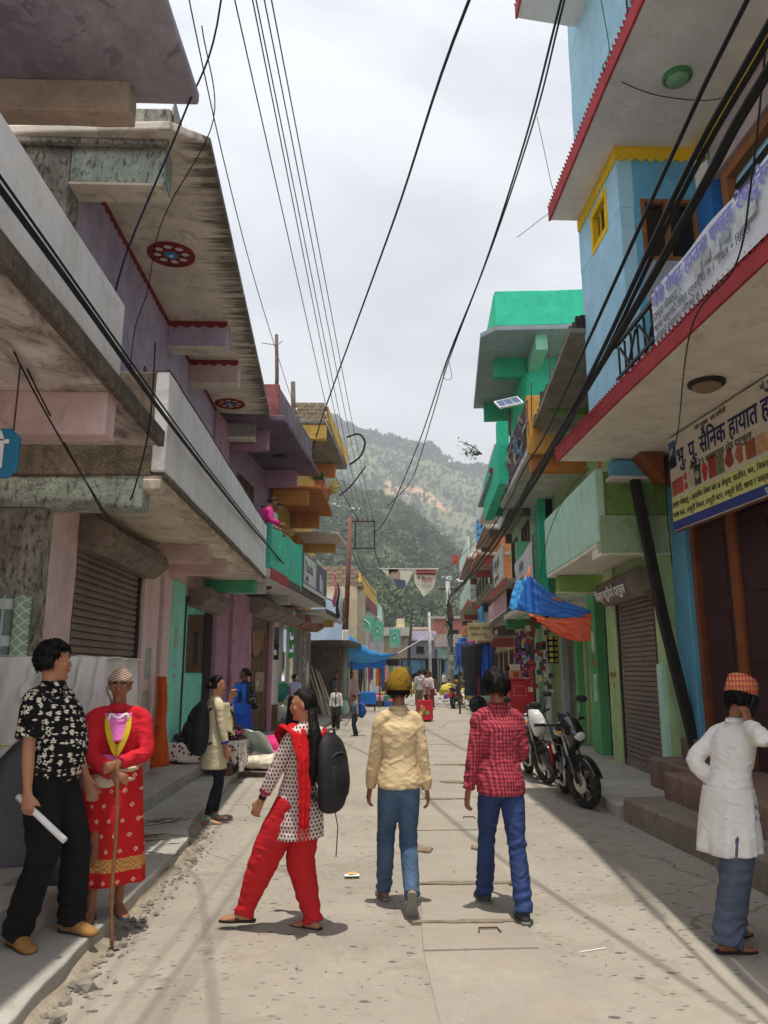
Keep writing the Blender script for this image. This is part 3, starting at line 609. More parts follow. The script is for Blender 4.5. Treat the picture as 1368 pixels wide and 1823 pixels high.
slab_poly(b4, 'end_beam', m_orange, [(-2.05, 23.45), (-1.2, 23.45), (-1.2, 23.7), (-2.05, 23.7)], 6.0, 6.45)
slab_poly(b4, 'lower_eave', M('pale_soffit', '#a8a39c', var=.08, dirt=.3), [(-2.6, 24.05), (-.62, 24.05), (-.38, 26.6), (-2.6, 26.6)], 5.88, 5.97)
slab_poly(b4, 'lower_eave_beam', m_yellow, [(-2.0, 25.9), (-.75, 25.9), (-.75, 26.15), (-2.0, 26.15)], 5.6, 5.88)
slab_poly(b4, 'lower_wall', m_orange, [(-2.4, 24.1), (-1.9, 24.1), (-1.75, 26.6), (-2.4, 26.6)], 3.4, 5.88)
slab_poly(b4, 'high_eave', M('dark_soffit', '#66605b', var=.2, dirt=.5), [(-2.6, 22.4), (-1.02, 22.4), (-.43, 27.8), (-2.6, 27.8)], 9.0, 9.12)
slab_poly(b4, 'high_end_beam', m_yellow, [(-1.9, 22.45), (-1.0, 22.45), (-.98, 22.7), (-1.9, 22.7)], 8.54, 9.0)
slab_poly(b4, 'high_far_beam', m_orange, [(-1.6, 26.9), (-.85, 26.9), (-.82, 27.15), (-1.6, 27.15)], 8.5, 9.0)
slab_poly(b4, 'fascia_yellow', m_yellow, [(-1.0, 22.5), (-.94, 22.5), (-.40, 27.7), (-.46, 27.7)], 9.12, 9.6)
blk = MB().box(-.115, .115, -.09, .09, -.055, .055).build('concrete_block', m_block, b4, bevel=.008); _first = True
for r in range(5):
    for c in range(4):
        x = -2.0 + c*.245 + (.12 if r % 2 else 0); z = 9.185 + r*.118
        if x > -1.12: continue
        q = blk if _first else blk.copy()
        if not _first: COL.objects.link(q)
        _first = False; lx, ly = tl(PL3, A6, x + .1, 22.58); q.location = (lx, ly + rr.uniform(-.012, .012), z); q.rotation_euler = (0, 0, R(A6) + rr.uniform(-.03, .03))
# balcony of the orange house, second slab with edge sloping away
l4('balcony_slab', m_greysof, -1.5, .02, 8.15, 12.9, 3.34, 3.46)
l4('slab_edge', m_edge, .0, .035, 8.14, 12.92, 3.33, 3.47)
for y in (9.2, 11.6): l4('balcony_beam', m_greysof if y < 10 else m_yellow, -1.2, -.25, y, y + .25, 3.12, 3.34)
bx('wooden_crate', m_orange, b4, -.75, -.35, 8.6, 9.4, 3.9, 4.9)
# flower pots on the orange roof edge
m_pot = M('terracotta', '#8c4a30', var=.12); m_leaf = M('leaf_green', (.07, .11, .03), rough=.6, var=.3, vscale=8, bump=0); m_straw = M('dry_grass', '#a08a4c', rough=.8, var=.2)
def pot(x, y, z, r, label, dry, seed):
    t = thing('flower_pot', label, 'flower pot', (x, y, z), group='flower pots on the orange roof'); rr2 = random.Random(seed)
    MB().lathe([(r*.65, 0), (r, r*1.7), (r*1.1, r*1.7), (r*1.1, r*1.95), (r*.9, r*1.95), (r*.85, r*1.6)], 14).build('pot', m_pot, t, smooth=False)
    q = MB()
    for k in range(60 if dry else 40):
        a = rr2.random()*6.28; l = rr2.uniform(.25, .6) if dry else rr2.uniform(.15, .4); e = rr2.uniform(.5, 1.3)
        b0 = Vector((math.cos(a)*r*.5, math.sin(a)*r*.5, r*1.7)); d = Vector((math.cos(a)*math.cos(e), math.sin(a)*math.cos(e), math.sin(e)))
        p1 = b0 + d*l*.6; p2 = b0 + d*l + Vector((0, 0, -.25*l if dry else 0)); sd = d.cross(Vector((0, 0, 1))).normalized()*(.01 if dry else .03)
        q.add([b0 - sd, b0 + sd, p1 + sd, p2, p1 - sd], [(0, 1, 2, 3, 4)])
    q.build('leaves', m_straw if dry else m_leaf, t); return t
pot(-1.08, 20.9, 6.56, .14, 'terracotta pot on the orange roof with a white rimmed lid', False, 1)
pot(-.95, 21.9, 6.56, .14, 'terracotta pot of dry straw-coloured grass on the orange roof edge', True, 2)
pot(-.98, 22.4, 6.56, .13, 'farther terracotta pot on the orange roof edge, hanging plant', True, 3)
pot(-1.35, 20.45, 7.1, .12, 'pot of small yellowish leaves above the orange roof', False, 4)
# laundry on the rail of the orange house
def cloth_hang(x, y, z, w, h, deg, col, label, seed, group=None):
    t = MB().grid(lambda u, v: ((u-.5)*w*(1 - .15*v), .05*math.sin(u*9 + seed)*v + .03*math.sin(v*7+seed), -h*v + .03*math.sin(u*6+seed)*v), 10, 12).build('hanging_cloth', M('cloth' + col, col, rough=.9, var=.15), smooth=True, solid=.004)
    t.location = (x, y, z); t.rotation_euler = (0, 0, R(deg)); return tag(t, label, 'laundry', group)
cloth_hang(-.68, 23.6, 4.6, .45, 1.0, 84, '#c4566a', 'pink cloth hung over the orange house balcony edge', 1, 'laundry on the left balconies')
cloth_hang(-.55, 25.0, 4.3, .5, 1.15, 84, '#aab4c4', 'pale blue trousers hung beside the pink cloth', 2, 'laundry on the left balconies')
cloth_hang(-.62, 24.3, 4.35, .4, 1.05, 84, '#1c1c22', 'black cloth hung between the pink cloth and the pale trousers', 3, 'laundry on the left balconies')
# ---------------------------------------------------------------- L5 low tin roof shed, L6 cream house, L7 yellow house
m_tin = M('rusty_tin', '#4d4742', rough=.6, var=.2, dirt=.6, dirtcol='#45342a', dscale=2, bump=.2, metal=.3)
m_creamw = M('cream_wall', '#b8a888', var=.08, dirt=.35, dirtcol='#6c6050', streak=.3)
m_blueish = M('pale_blue_wall', '#93a9c4', var=.06)
b5 = thing('tin_roof_stall', 'low dark stall with a sagging tin roof behind the rusty pole', 'stall', (*PL3, 0), -A6)
bx('tin_roof', m_tin, b5, -1.5, .25, 12.6, 16.6, 2.55, 2.72, bevel=.02); bx('back_wall', M('dingy_wall', '#5f564b', var=.2, dirt=.5), b5, -1.5, -1.3, 12.6, 17, .1, 2.6)
for y in (12.7, 15.0, 16.4): bx('post', M('green_post', '#4f7d66', var=.15) if y == 15.0 else m_wood, b5, -.2, -.1, y, y + .1, .1, 2.56)
bx('side_wall', M('dingy_wall', '#5f564b'), b5, -1.5, -.3, 13.7, 13.8, .1, 2.55)
def sticks(x, y, n, label):
    t = thing('plank_stack', label, 'planks', (x, y, .1), -A6); r2 = random.Random(9)
    for k in range(n): MB().bar((k*.05 - .2 + r2.uniform(0, .05), k*.04, .02), (k*.05 - .75, .35 + k*.03, 1.5 + r2.uniform(-.2, .3)), .05, .02).build('plank', M('bleached_plank', '#a59a88', var=.15), t)
sticks(-.95, 27.2, 8, 'bundle of pale planks leaning against the dark stall')
b6 = thing('cream_house', 'cream house with a pale blue side wall behind the rusty pole', 'building', (*PL3, 0), -A6)
bx('front_wall', m_creamw, b6, -3, -.02, 17.2, 21.0, .1, 5.1); bx('side_wall', m_blueish, b6, -3, -.6, 16.9, 17.19, 2.4, 4.6)
bx('window_pane', m_glassd, b6, -.58, -.56, 17.0, 17.2, 2.6, 4.4, bevel=0); bx('door', M('dark_doorway', '#1d1917'), b6, -.02, .0, 18.0, 19.0, .1, 2.2, bevel=0)
rub = MB()
for k in range(60): x, y, z = rr.uniform(-1.2, 0), rr.uniform(17, 19.5), 5.1; s = rr.uniform(.08, .2); rub.box(x, x+s, y, y+s*1.3, z, z+s)
rub.build('roof_rubble', m_block, b6, kind='stuff')
PY = (.16, 36.0)
b7 = thing('yellow_parapet_house', 'yellow house with a yellow parapet, brick roof wall and blue arched windows', 'building', (*PY, 0), -A6)
m_yel2 = M('ochre_yellow', '#c79e4e', var=.08, dirt=.3, dirtcol='#7c6236', streak=.2)
bx('parapet', m_yel2, b7, -.12, 0, 0, 9.2, 5.33, 6.15); bx('balcony_slab', m_bluetrim, b7, -1.3, -.02, 0, 9.2, 5.05, 5.18)
bx('fascia_maroon', M('maroon_fascia', '#7a4a52', var=.1), b7, -.02, .04, 0, 9.2, 4.78, 5.32)
bx('upper_wall', m_yel2, b7, -3, -1.2, .1, 6.0, 2.6, 5.05); bx('upper_wall_green', M('bright_green', '#4f9a3f', var=.1), b7, -3, -1.0, 6.0, 9.2, 2.6, 5.05)
bx('side_wall', m_creamw, b7, -3, -1.21, .05, .3, 2.6, 5.05)
for y in (1.0, 3.6):
    bx('door_pane', m_glassd, b7, -1.2, -1.18, y, y + 1.0, 2.65, 4.3, bevel=0)
    MB().lathe([(.0, 0), (.55, 0), (.55, .05), (.0, .05)], 20, (-1.2, y + .5, 4.3), 'x').build('arch_blue', m_bluetrim, b7)
    for yy in (y - .12, y + 1.0): bx('door_jamb', m_yel2, b7, -1.2, -1.1, yy, yy + .12, 2.65, 4.4)
bx('window_pane', m_glassd, b7, -1.0, -.98, 7.2, 8.2, 3.4, 4.4, bevel=0)
bx('lower_wall', m_block, b7, -3, -1.15, .1, 9.2, .1, 2.6)
bk = MB().box(-.2, .2, -.1, .1, -.09, .09).build('brick', m_block, b7, bevel=.01); _first = True
for r in range(6):
    for c in range(12):
        q = bk if _first else bk.copy()
        if not _first: COL.objects.link(q)
        _first = False; q.location = (-.22 - c*.42 - (.2 if r % 2 else 0), .12, 5.3 + r*.2 + .1)
rail = MB()
for k in range(14): rail.bar((-.03, 9.3 + k*.33, 4.7), (-.03, 9.3 + k*.33, 5.6), .05)
rail.bar((-.03, 9.25, 5.62), (-.03, 13.7, 5.62), .06); rail.build('mint_railing', M('mint_rail', '#8fb8a6', var=.1), b7)
bx('far_slab', m_greysof, b7, -1.6, .1, 9.25, 13.8, 4.5, 4.68)
bx('far_wall_white', M('white_wall', '#b9bcc0', var=.06, streak=.2), b7, -2.6, -.9, 9.3, 15.5, .1, 4.5)
for k, c in enumerate(('#c4c0c8', '#b06a7c', '#c9c9cf')): bx('hung_sheet', M('sheet' + c, c), b7, -.55, -.52, 9.8 + k*.7, 10.3 + k*.7, 2.8, 4.3, bevel=0)
# green shop signs on the yellow house
m_sgreen = M('sign_green', '#4fa58c', rough=.5, var=.06)
def arch_sign(x, y, z, w, h, label, tilt=0):
    t = thing('green_sign', label, 'sign', (x, y, z), group='green signs on the yellow house'); bx('board', m_sgreen, t, -w/2, w/2, -.03, .03, -h/2, h/2)
    MB().tube([(math.cos(a)*w*.36, -.035, math.sin(a)*h*.5 - h*.22) for a in [math.pi*k/12 for k in range(13)]], .02*w, 5, cap=True).build('arch_mark', m_white, t)
    for k in range(3): bx('text_line', m_white, t, -w*.38, w*.38, -.036, -.03, -h*.32 - k*.09*h, -h*.32 - k*.09*h + .025, bevel=0)
    MB().lathe([(0, 0), (.1*w, 0), (.1*w, .008), (0, .008)], 14, (0, -.038, 0), 'y').build('emblem', m_white, t)
    t.rotation_euler = (0, R(tilt), R(-12)); return t
arch_sign(.22, 35.0, 3.72, 1.05, .72, 'large tilted green sign with a white arch, nearest of the green signs', 8)
arch_sign(.98, 37.6, 3.52, .55, .95, 'narrow upright green sign in the middle of the green signs')
arch_sign(1.95, 40.5, 3.32, .6, .95, 'farthest pale green sign of the three green signs')
# ================================================================ right side
m_blue = M('sky_blue_plaster', '#84b0cb', var=.06, dirt=.18, dirtcol='#4a7291', dscale=1.3, streak=.12, bump=.25)
m_blued = M('mid_blue_plaster', '#4f8bac', var=.08, dirt=.2, dirtcol='#2a5670', dscale=1.3, bump=.25)
m_bsof = M('ivory_soffit', '#d2c8b8', var=.06, dirt=.3, dirtcol='#7d6f5f', dscale=1.2, bump=.2)
m_bsofg = M('grey_white_soffit', '#bfc1c1', var=.06, dirt=.2, dirtcol='#70706f', dscale=1.2)
m_redr = M('red_roof_edge', '#8c2f33', var=.12, dirt=.25, dirtcol='#4f1c20')
m_yel = M('yellow_trim', '#c99a16', var=.08)
m_brown = M('brown_beam', '#6e4526', var=.15, dirt=.3, dirtcol='#3b2516')
m_maroon = M('maroon_door', (.055, .018, .02), rough=.6, var=.12, dirt=.3, dirtcol='#3a171c', dscale=1.5)
m_orframe = M('orange_brown_frame', '#6a3a1e', rough=.65, var=.15)
m_ply = M('plywood', '#a97b46', rough=.75, var=.12, vscale=1.5, bump=.1)
b8 = thing('blue_hotel', 'tall sky blue hotel with red edged overhangs and maroon doors', 'building', (3.4, 9, 0))
def r1(nm, m, *a, par=None, **k): return bx(nm, m, par or b8, a[0]-3.4, a[1]-3.4, a[2]-9, a[3]-9, a[4], a[5], **k)
def r1p(nm, m, pts, z0, z1, bevel=.015): return MB().prism([(x-3.4, y-9) for x, y in pts], z0, z1).build(nm, m, b8, bevel=bevel)
S1, S2, S3 = 4.64, 8.52, 11.6
# ground floor
r1('back_wall', m_maroon, 4.62, 4.9, 1.0, 10.2, .5, S1 - .02)
r1('corner_column', m_blued, 4.46, 4.95, 10.22, 10.72, .1, 3.75, bevel=.012)
r1('column_base', m_redstep, 4.40, 4.95, 10.15, 10.74, .1, .78, bevel=.02)
r1('side_wall_upper', m_blued, 4.46, 6.5, 10.22, 10.72, 3.75, S1)
r1('frame_post', m_orframe, 4.52, 4.64, 10.1, 10.2, .5, 3.95)
for (ya, yb) in ((9.15, 9.95), (8.1, 8.92)):
    r1('door_leaf', m_maroon, 4.54, 4.60, ya, yb, .55, 3.5, bevel=.01)
    for (za, zb) in ((.75, 1.55), (1.75, 2.35), (2.55, 3.35)): r1('door_panel', m_maroon, 4.525, 4.545, ya + .12, yb - .12, za, zb, bevel=.012)
    r1('door_gap', m_dark, 4.60, 4.615, yb, yb + .09, .55, 3.5, bevel=0)
r1('frame_post', m_orframe, 4.50, 4.63, 8.93, 9.12, .55, 4.0)
r1('frame_post', m_orframe, 4.50, 4.63, 7.9, 8.08, .55, 4.0)
r1('door_leaf', m_maroon, 4.56, 4.61, 5.6, 7.88, .55, 4.0)
r1('plywood_board', m_ply, 4.36, 4.40, 6.35, 8.05, .55, 1.98, bevel=.004)
r1('brown_beam', m_brown, 4.34, 4.60, 1.0, 10.5, 4.22, S1, bevel=.012)
MB().prism([(4.22-3.4, S1 - .02), (3.9-3.4, S1 - .02), (4.22-3.4, 4.22)], 10.15-9, 10.49-9, 'y').build('beam_bracket', m_orframe, b8)
r1('blue_beam_end', m_blued, 3.62, 4.5, 10.52, 10.72, 4.38, S1 - .03, bevel=.01)
r1('blue_beam_soffit', M('white_ledge', '#b9b7b0'), 3.58, 4.55, 10.49, 10.735, 4.33, 4.378, bevel=.006)
# first floor balcony slab with scalloped red edge
r1p('balcony_slab', m_bsof, [(3.14, 1.5), (2.93, 8.2), (2.90, 10.72), (6.5, 10.72), (6.5, 1.5)], S1, S1 + .09)
def toothed(par, a, b, z0, h, mat, org, nm='toothed_edge', out=.03, pitch=.085):
    """painted roof edge with a row of small drip teeth on its upper lip"""
    a = Vector((*a, 0)); b = Vector((*b, 0)); L = (b-a).length; t = (b-a)/L; nr = Vector((t.y, -t.x, 0))
    if nr.x > 0: nr = -nr
    q = MB(); c = lambda p, z: (p.x - org[0], p.y - org[1], z); n0, n1 = a + nr*out, b + nr*out
    q.add([c(a, z0), c(b, z0), c(n1, z0), c(n0, z0), c(a, z0+h), c(b, z0+h), c(n1, z0+h), c(n0, z0+h)], [(0,3,2,1),(4,5,6,7),(0,1,5,4),(1,2,6,5),(2,3,7,6),(3,0,4,7)])
    n = int(L/pitch)
    for k in range(n):
        p0 = a + t*(L*(k+.15)/n); p1 = a + t*(L*(k+.85)/n); pm = (p0+p1)/2
        q.add([c(p0 + nr*out, z0+h), c(p1 + nr*out, z0+h), c(pm + nr*(out+.025), z0+h+.045), c(p0, z0+h), c(p1, z0+h), c(pm, z0+h+.045)], [(0,1,2),(3,5,4),(0,2,5,3),(1,4,5,2),(0,3,4,1)])
    return q.build(nm, mat, par)
toothed(b8, (3.14, 1.5), (2.93, 8.2), S1 - .012, .16, m_redr, (3.4, 9)); toothed(b8, (2.93, 8.2), (2.90, 10.72), S1 - .012, .16, m_redr, (3.4, 9))
# projecting bay: wall A (street side) and wall B (facing the camera)
r1('bay_wall_lower', m_blue, 3.40, 3.60, 8.98, 10.74, S1 + .09, 7.62, bevel=.012)
r1('bay_wall_upper', m_blue, 3.40, 3.60, 8.98, 10.74, 8.2, S2, bevel=0)
for (ya, yb) in ((8.98, 9.45), (10.1, 10.74)): r1('bay_wall', m_blue, 3.40, 3.60, ya, yb, 7.62, 8.2, bevel=0)
r1('small_window_frame', m_yel, 3.385, 3.50, 9.42, 10.13, 7.58, 7.68); r1('small_window_frame', m_yel, 3.385, 3.50, 9.42, 10.13, 8.14, 8.24)
r1('small_window_frame', m_yel, 3.385, 3.50, 9.42, 9.50, 7.68, 8.14); r1('small_window_frame', m_yel, 3.385, 3.50, 10.05, 10.13, 7.68, 8.14)
r1('small_window_pane', m_glassd, 3.48, 3.49, 9.5, 10.05, 7.68, 8.14, bevel=0)
for y in (9.68, 9.87): r1('small_window_bar', m_yel, 3.45, 3.47, y, y + .03, 7.68, 8.14, bevel=0)
r1('bay_side_lower', m_blued, 3.60, 4.45, 8.98, 9.1, S1 + .09, 6.1)
r1('bay_side_upper', m_blued, 3.60, 4.45, 8.98, 9.1, 7.75, S2)
r1('bay_side_pier', m_blued, 3.60, 3.68, 8.98, 9.1, 6.1, 7.75, bevel=0)
r1('window_pane', m_glassd, 3.68, 4.45, 9.05, 9.07, 6.1, 7.75, bevel=0)
for x in (3.68, 4.0, 4.39): r1('window_frame', m_brown, x, x + .06, 8.96, 9.05, 6.9, 7.75)
r1('window_frame', m_brown, 3.68, 4.45, 8.965, 9.05, 6.86, 6.92); r1('window_frame', m_brown, 3.68, 4.45, 8.965, 9.05, 7.69, 7.75)
r1('window_screen', M('grey_sheet', '#7d8288', rough=.5), 3.68, 4.45, 8.97, 9.0, 6.1, 6.86, bevel=0)
r1('blue_post', M('strong_blue', '#1d4f86', var=.1), 4.42, 4.60, 8.55, 8.96, S1 + .09, 7.8)
r1('recess_wall', m_blue, 4.62, 4.9, 1.0, 8.96, S1 + .09, S2)
r1('recess_band', M('rosy_plaster', '#8d7f7c'), 4.45, 4.62, 1.0, 8.55, 7.75, S2)
for k in range(3):
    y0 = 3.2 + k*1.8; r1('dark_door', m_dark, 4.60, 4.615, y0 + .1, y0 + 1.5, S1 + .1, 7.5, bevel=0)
    for yy in (y0, y0 + 1.5): r1('door_jamb', m_brown, 4.5, 4.62, yy, yy + .14, S1 + .1, 7.6)
    r1('door_lintel', m_brown, 4.5, 4.62, y0, y0 + 1.64, 7.6, 7.75)
# balcony railing behind the banner
rl = MB()
rl.bar((3.02-3.4, 1.6-9, 5.35), (2.98-3.4, 8.3-9, 5.35), .04); rl.bar((3.02-3.4, 1.6-9, 4.95), (2.98-3.4, 8.3-9, 4.95), .03)
for k in range(34):
    y = 1.7 + k*.2; rl.bar((3.02-3.4, y-9, S1+.1), (3.02-3.4, y-9, 5.34), .02)
for y in (7.1, 7.7): rl.bar((3.0-3.4, y-9, S1+.1), (3.0-3.4, y+.5-9, 5.3), .022); rl.bar((3.0-3.4, y+.5-9, S1+.1), (3.0-3.4, y-9, 5.3), .022)
rl.build('balcony_railing', M('black_iron', '#17161a', rough=.5), b8)
# eave of the first floor
r1p('upper_slab', m_bsofg, [(3.02, 1.5), (2.94, 8.0), (2.96, 10.72), (6.5, 10.72), (6.5, 1.5)], S2, S2 + .1)
toothed(b8, (3.02, 1.5), (2.94, 8.0), S2 - .012, .2, m_redr, (3.4, 9)); toothed(b8, (2.94, 8.0), (2.96, 10.72), S2 - .012, .2, m_redr, (3.4, 9))
# yellow scalloped trim where the soffit meets the walls
def zigtrim(a, b, z, d, off):
    a = Vector((a[0]-3.4, a[1]-9, 0)); b = Vector((b[0]-3.4, b[1]-9, 0)); L = (b-a).length; t = (b-a)/L; o = Vector(off); q = MB(); top = []; bot = []; n = max(2, int(L/.13))
    for k in range(n*6+1):
        p = a + t*(L*k/(n*6)) + o; ph = (k % 6)/6; zz = z - d*(.62 + .30*math.sin(math.pi*ph) + (.10 if k % 6 == 0 else 0)); top.append((p.x, p.y, z)); bot.append((p.x, p.y, zz))
    m = len(top); q.add(top+bot, [(i, i+1, m+i+1, m+i) for i in range(m-1)]); q.build('yellow_scalloped_trim', m_yel, b8, solid=.012)
zigtrim((3.40, 8.97), (3.40, 10.74), S2 - .003, .24, (-.012, 0, 0)); zigtrim((3.39, 8.98), (4.62, 8.98), S2 - .003, .24, (0, -.012, 0)); zigtrim((4.44, 1.5), (4.44, 8.96), S2 - .003, .26, (-.012, 0, 0))
# second floor
r1('bay_wall_top', m_blue, 3.40, 3.6, 8.2, 10.74, S2 + .1, 12.6, bevel=.012)
r1('top_wall', m_blue, 4.3, 4.6, 1, 8.2, S2 + .1, 12.6); r1('top_bay_side', m_blued, 3.6, 4.5, 8.2, 8.35, S2 + .1, 12.6)
r1p('roof_slab', m_bsofg, [(2.25, 2.0), (2.42, 10.1), (6.5, 10.72), (6.5, 2.0)], S3, S3 + .12)  # mostly unseen roof; overhang reach shaped to cast the road's right shadow edge
toothed(b8, (2.25, 2.0), (2.42, 10.1), S3 - .01, .2, m_redr, (3.4, 9))
gr = MB()
for k in range(24):
    y = 3.4 + k*.2; gr.bar((3.3-3.4, y-9, S2+.1), (3.3-3.4, y-9, 10.2), .018); gr.tube([(3.3-3.4, y-9+.1+.075*math.cos(a), 9.5+.075*math.sin(a)) for a in [2*math.pi*j/10 for j in range(10)]], .008, 5, close=True)
for z in (8.75, 9.3, 10.2): gr.bar((3.3-3.4, 3.3-9, z), (3.3-3.4, 8.2-9, z), .03)
gr.build('balcony_grille', MATS['black_iron'], b8)
# round ceiling lamps
def dome_lamp(par, x, y, z, r, m1, m2):
    MB().lathe([(r, 0), (r, -.03), (r*.86, -.05), (r*.86, -.03)], 24, (x, y, z)).build('lamp_rim', m1, par, smooth=False)
    MB().lathe([(r*.86, -.02), (r*.75, -.07), (r*.45, -.10), (0.001, -.11)], 24, (x, y, z)).build('lamp_dome', m2, par, smooth=True)
dome_lamp(b8, 3.66-3.4, 7.55-9, S1, .19, m_frame, M('lamp_glass_brown', '#6b5a45', rough=.3)); dome_lamp(b8, 3.72-3.4, 7.72-9, S2, .17, M('green_lamp', '#2f6b3f', rough=.4), M('lamp_glass_green', '#5d8265', rough=.3))
# leaning black post, props the slab
lp = thing('leaning_post', 'thick black wooden post leaning from the red plinth up to the blue hotel beam', 'post', (4.25, 10.4, .5))
MB().rings([[(.22 + a*.062, -.03 + b*.062, .02) for a, b in ((-1,-1),(1,-1),(1,1),(-1,1))], [(-.07 + a*.065, .08 + b*.065, 1.9) for a, b in ((-1,-1),(1,-1),(1,1),(-1,1))], [(-.30 + a*.062, .16 + b*.062, 3.84) for a, b in ((-1,-1),(1,-1),(1,1),(-1,1))]]).build('shaft', M('tarred_wood', '#1e1b19', rough=.7, var=.2, vscale=6, bump=.4), lp, bevel=.012)
# ---------------------------------------------------------------- hotel sign
hs = thing('hotel_sign', 'hotel signboard with dark blue lettering, food pictures and a blue lower stripe', 'sign', (4.02, 9.50, 3.40), -86.5)
# local: x runs along the reading direction (towards the camera), z up, y to the street side (-)
HW, HH = 3.6, 1.20; m_hs = M('vinyl_cream', '#b9ae9b', rough=.45, var=.05)
bx('board', m_hs, hs, 0, HW, 0, .03, 0, HH, bevel=.004); bx('sign_frame', m_wood, hs, -.02, HW, .03, .06, -.02, HH + .02)
bx('blue_stripe', M('sign_navy', '#26306b', rough=.45), hs, .003, HW, -.004, 0, .005, .115, bevel=0)
bx('yellow_stripe', M('sign_lime', '#bcbf6a', rough=.45), hs, .003, HW, -.004, 0, .117, .40, bevel=0)
m_navy = M('navy_text', '#171a45', rough=.45); m_blk = M('black_text', '#1c1a1a', rough=.45)
U, V = (1, 0, 0), (0, 0, 1)
txt('भु. पु. सैिनक हायात होटल', .32, m_navy, hs, (.225, -.006, .79), U, V, bold=.0045, sx=.80)
txt('जय गुरूबर  जय समैजी', .085, m_blk, hs, (.72, -.006, 1.10), U, V, sx=1.05); txt('मो. 98485', .095, m_blk, hs, (2.1, -.006, 1.09), U, V)
txt('अपि ११ क्याम्पस रोड दार्चुला', .115, m_blk, hs, (.52, -.006, .655), U, V, sx=1.05)
txt('हाम्रा सेवाहरू :- क्यािबन िबयर बार & सेकुवा, चाउिमन, ममः, िचकन', .095, m_blk, hs, (.02, -.008, .29), U, V, sx=.92)
txt('माछा काट, तन्दुरी िचकन, तन्दुरी मटन, तन्दुरी रोटी, खाना र नास्ता', .095, m_blk, hs, (.02, -.008, .16), U, V, sx=.92)
txt('प्रो.', .085, m_white, hs, (2.02, -.008, .025), U, V)
bx('portrait_blue', M('print_blue', '#2d4c78', rough=.45), hs, .02, .20, -.004, 0, .80, 1.15, bevel=0)
MB().lathe([(0, 0), (.05, 0), (.05, .003), (0, .003)], 16, (.11, -.008, 1.0), 'y').build('portrait_face', M('print_skin', '#a58a78'), hs); bx('portrait_suit', M('print_dark', '#1b1c24'), hs, .03, .19, -.008, -.004, .80, .92, bevel=0)
food = [('#8c4a3a', .04, .43, .10, .20), ('#a0443a', .15, .44, .09, .20), ('#b5483c', .25, .44, .08, .2), ('#b03a2e', .35, .45, .10, .10), ('#b03a2e', .35, .57, .09, .09), ('#c9b590', .48, .44, .10, .22), ('#3c3a30', .62, .44, .15, .24), ('#b03326', .79, .44, .15, .22), ('#8c3a26', .96, .44, .17, .26), ('#5e6a4c', 1.15, .44, .14, .22), ('#7d3a2a', 1.31, .46, .20, .22), ('#a3563a', 1.53, .45, .18, .22), ('#8a4630', 1.74, .45, .18, .2), ('#b98a5c', 1.95, .45, .18, .2)]
for k, (c, x, z, w, h) in enumerate(food):
    mm = pattern(M('food_print' + str(k), c, rough=.45, var=.3, vscale=12), lambda nt, co, lk: [])
    if k in (3, 4, 7, 10, 11): MB().prism([(x + w/2 + w/2*math.cos(a)*(.8+.2*math.sin(3*a+k)), z + h/2 + h/2*math.sin(a)) for a in [2*math.pi*j/18 for j in range(18)]], -.0045, 0, 'y').build('food_picture', mm, hs)
    else: bx('food_picture', mm, hs, x, x + w, -.0045, 0, z, z + h, bevel=0)
MB().lathe([(0, 0), (.05, 0), (.05, .002), (0, .002)], 16, (.69, -.0075, .56), 'y').build('food_plate', M('plate_print', '#9a9182'), hs)
# ---------------------------------------------------------------- guest house banner on the railing
bn = thing('guest_house_banner', 'long white guest house banner with violet lettering on the blue hotel railing', 'banner', (2.955, 7.05, 4.80), -88.8)
m_ban = M('banner_vinyl', '#b8bfc6', rough=.5, var=.06, vscale=1.0)
MB().grid(lambda u, v: (u*5.0, -.012*math.sin(u*31)*v - .02, v*.56 + .012*math.sin(u*9)), 60, 5).build('banner_sheet', m_ban, bn, smooth=True)
m_vio = M('violet_text', '#6a66b0', rough=.5); m_grytx = M('grey_text', '#3c4150', rough=.5)
txt('मेरी गेष्ट हाउस एण्ड रेष्टुरेन्ट', .20, m_vio, bn, (.06, -.045, .37), U, V, bold=.004, sx=1.05)
txt('हाम्रा सेवाहरू :-', .115, m_grytx, bn, (.06, -.045, .24), U, V); txt('खाना बस्नको उिचत व्यवस्था छ ।  डबल + िसंगल', .10, m_grytx, bn, (.06, -.045, .125), U, V); txt('लगेजको व्यवस्था गिरएको छ ।', .09, m_grytx, bn, (.06, -.045, .02), U, V)
for k, (c, x, w) in enumerate((('#9aa09c', .95, .14), ('#8d8f93', 1.12, .13), ('#a3adb0', 1.28, .14), ('#7d8a93', 1.46, .12), ('#aab4b0', 1.7, .28))):
    bx('faded_picture', M('faded' + c, c, var=.25, vscale=9), bn, x, x + w, -.046, -.043, .22 + .03*(k % 2), .36, bevel=0)
MB().tube([(0, 0, 0), (0, 0, .6)], .012, 6).build('banner_pole', MATS['black_iron'], bn)
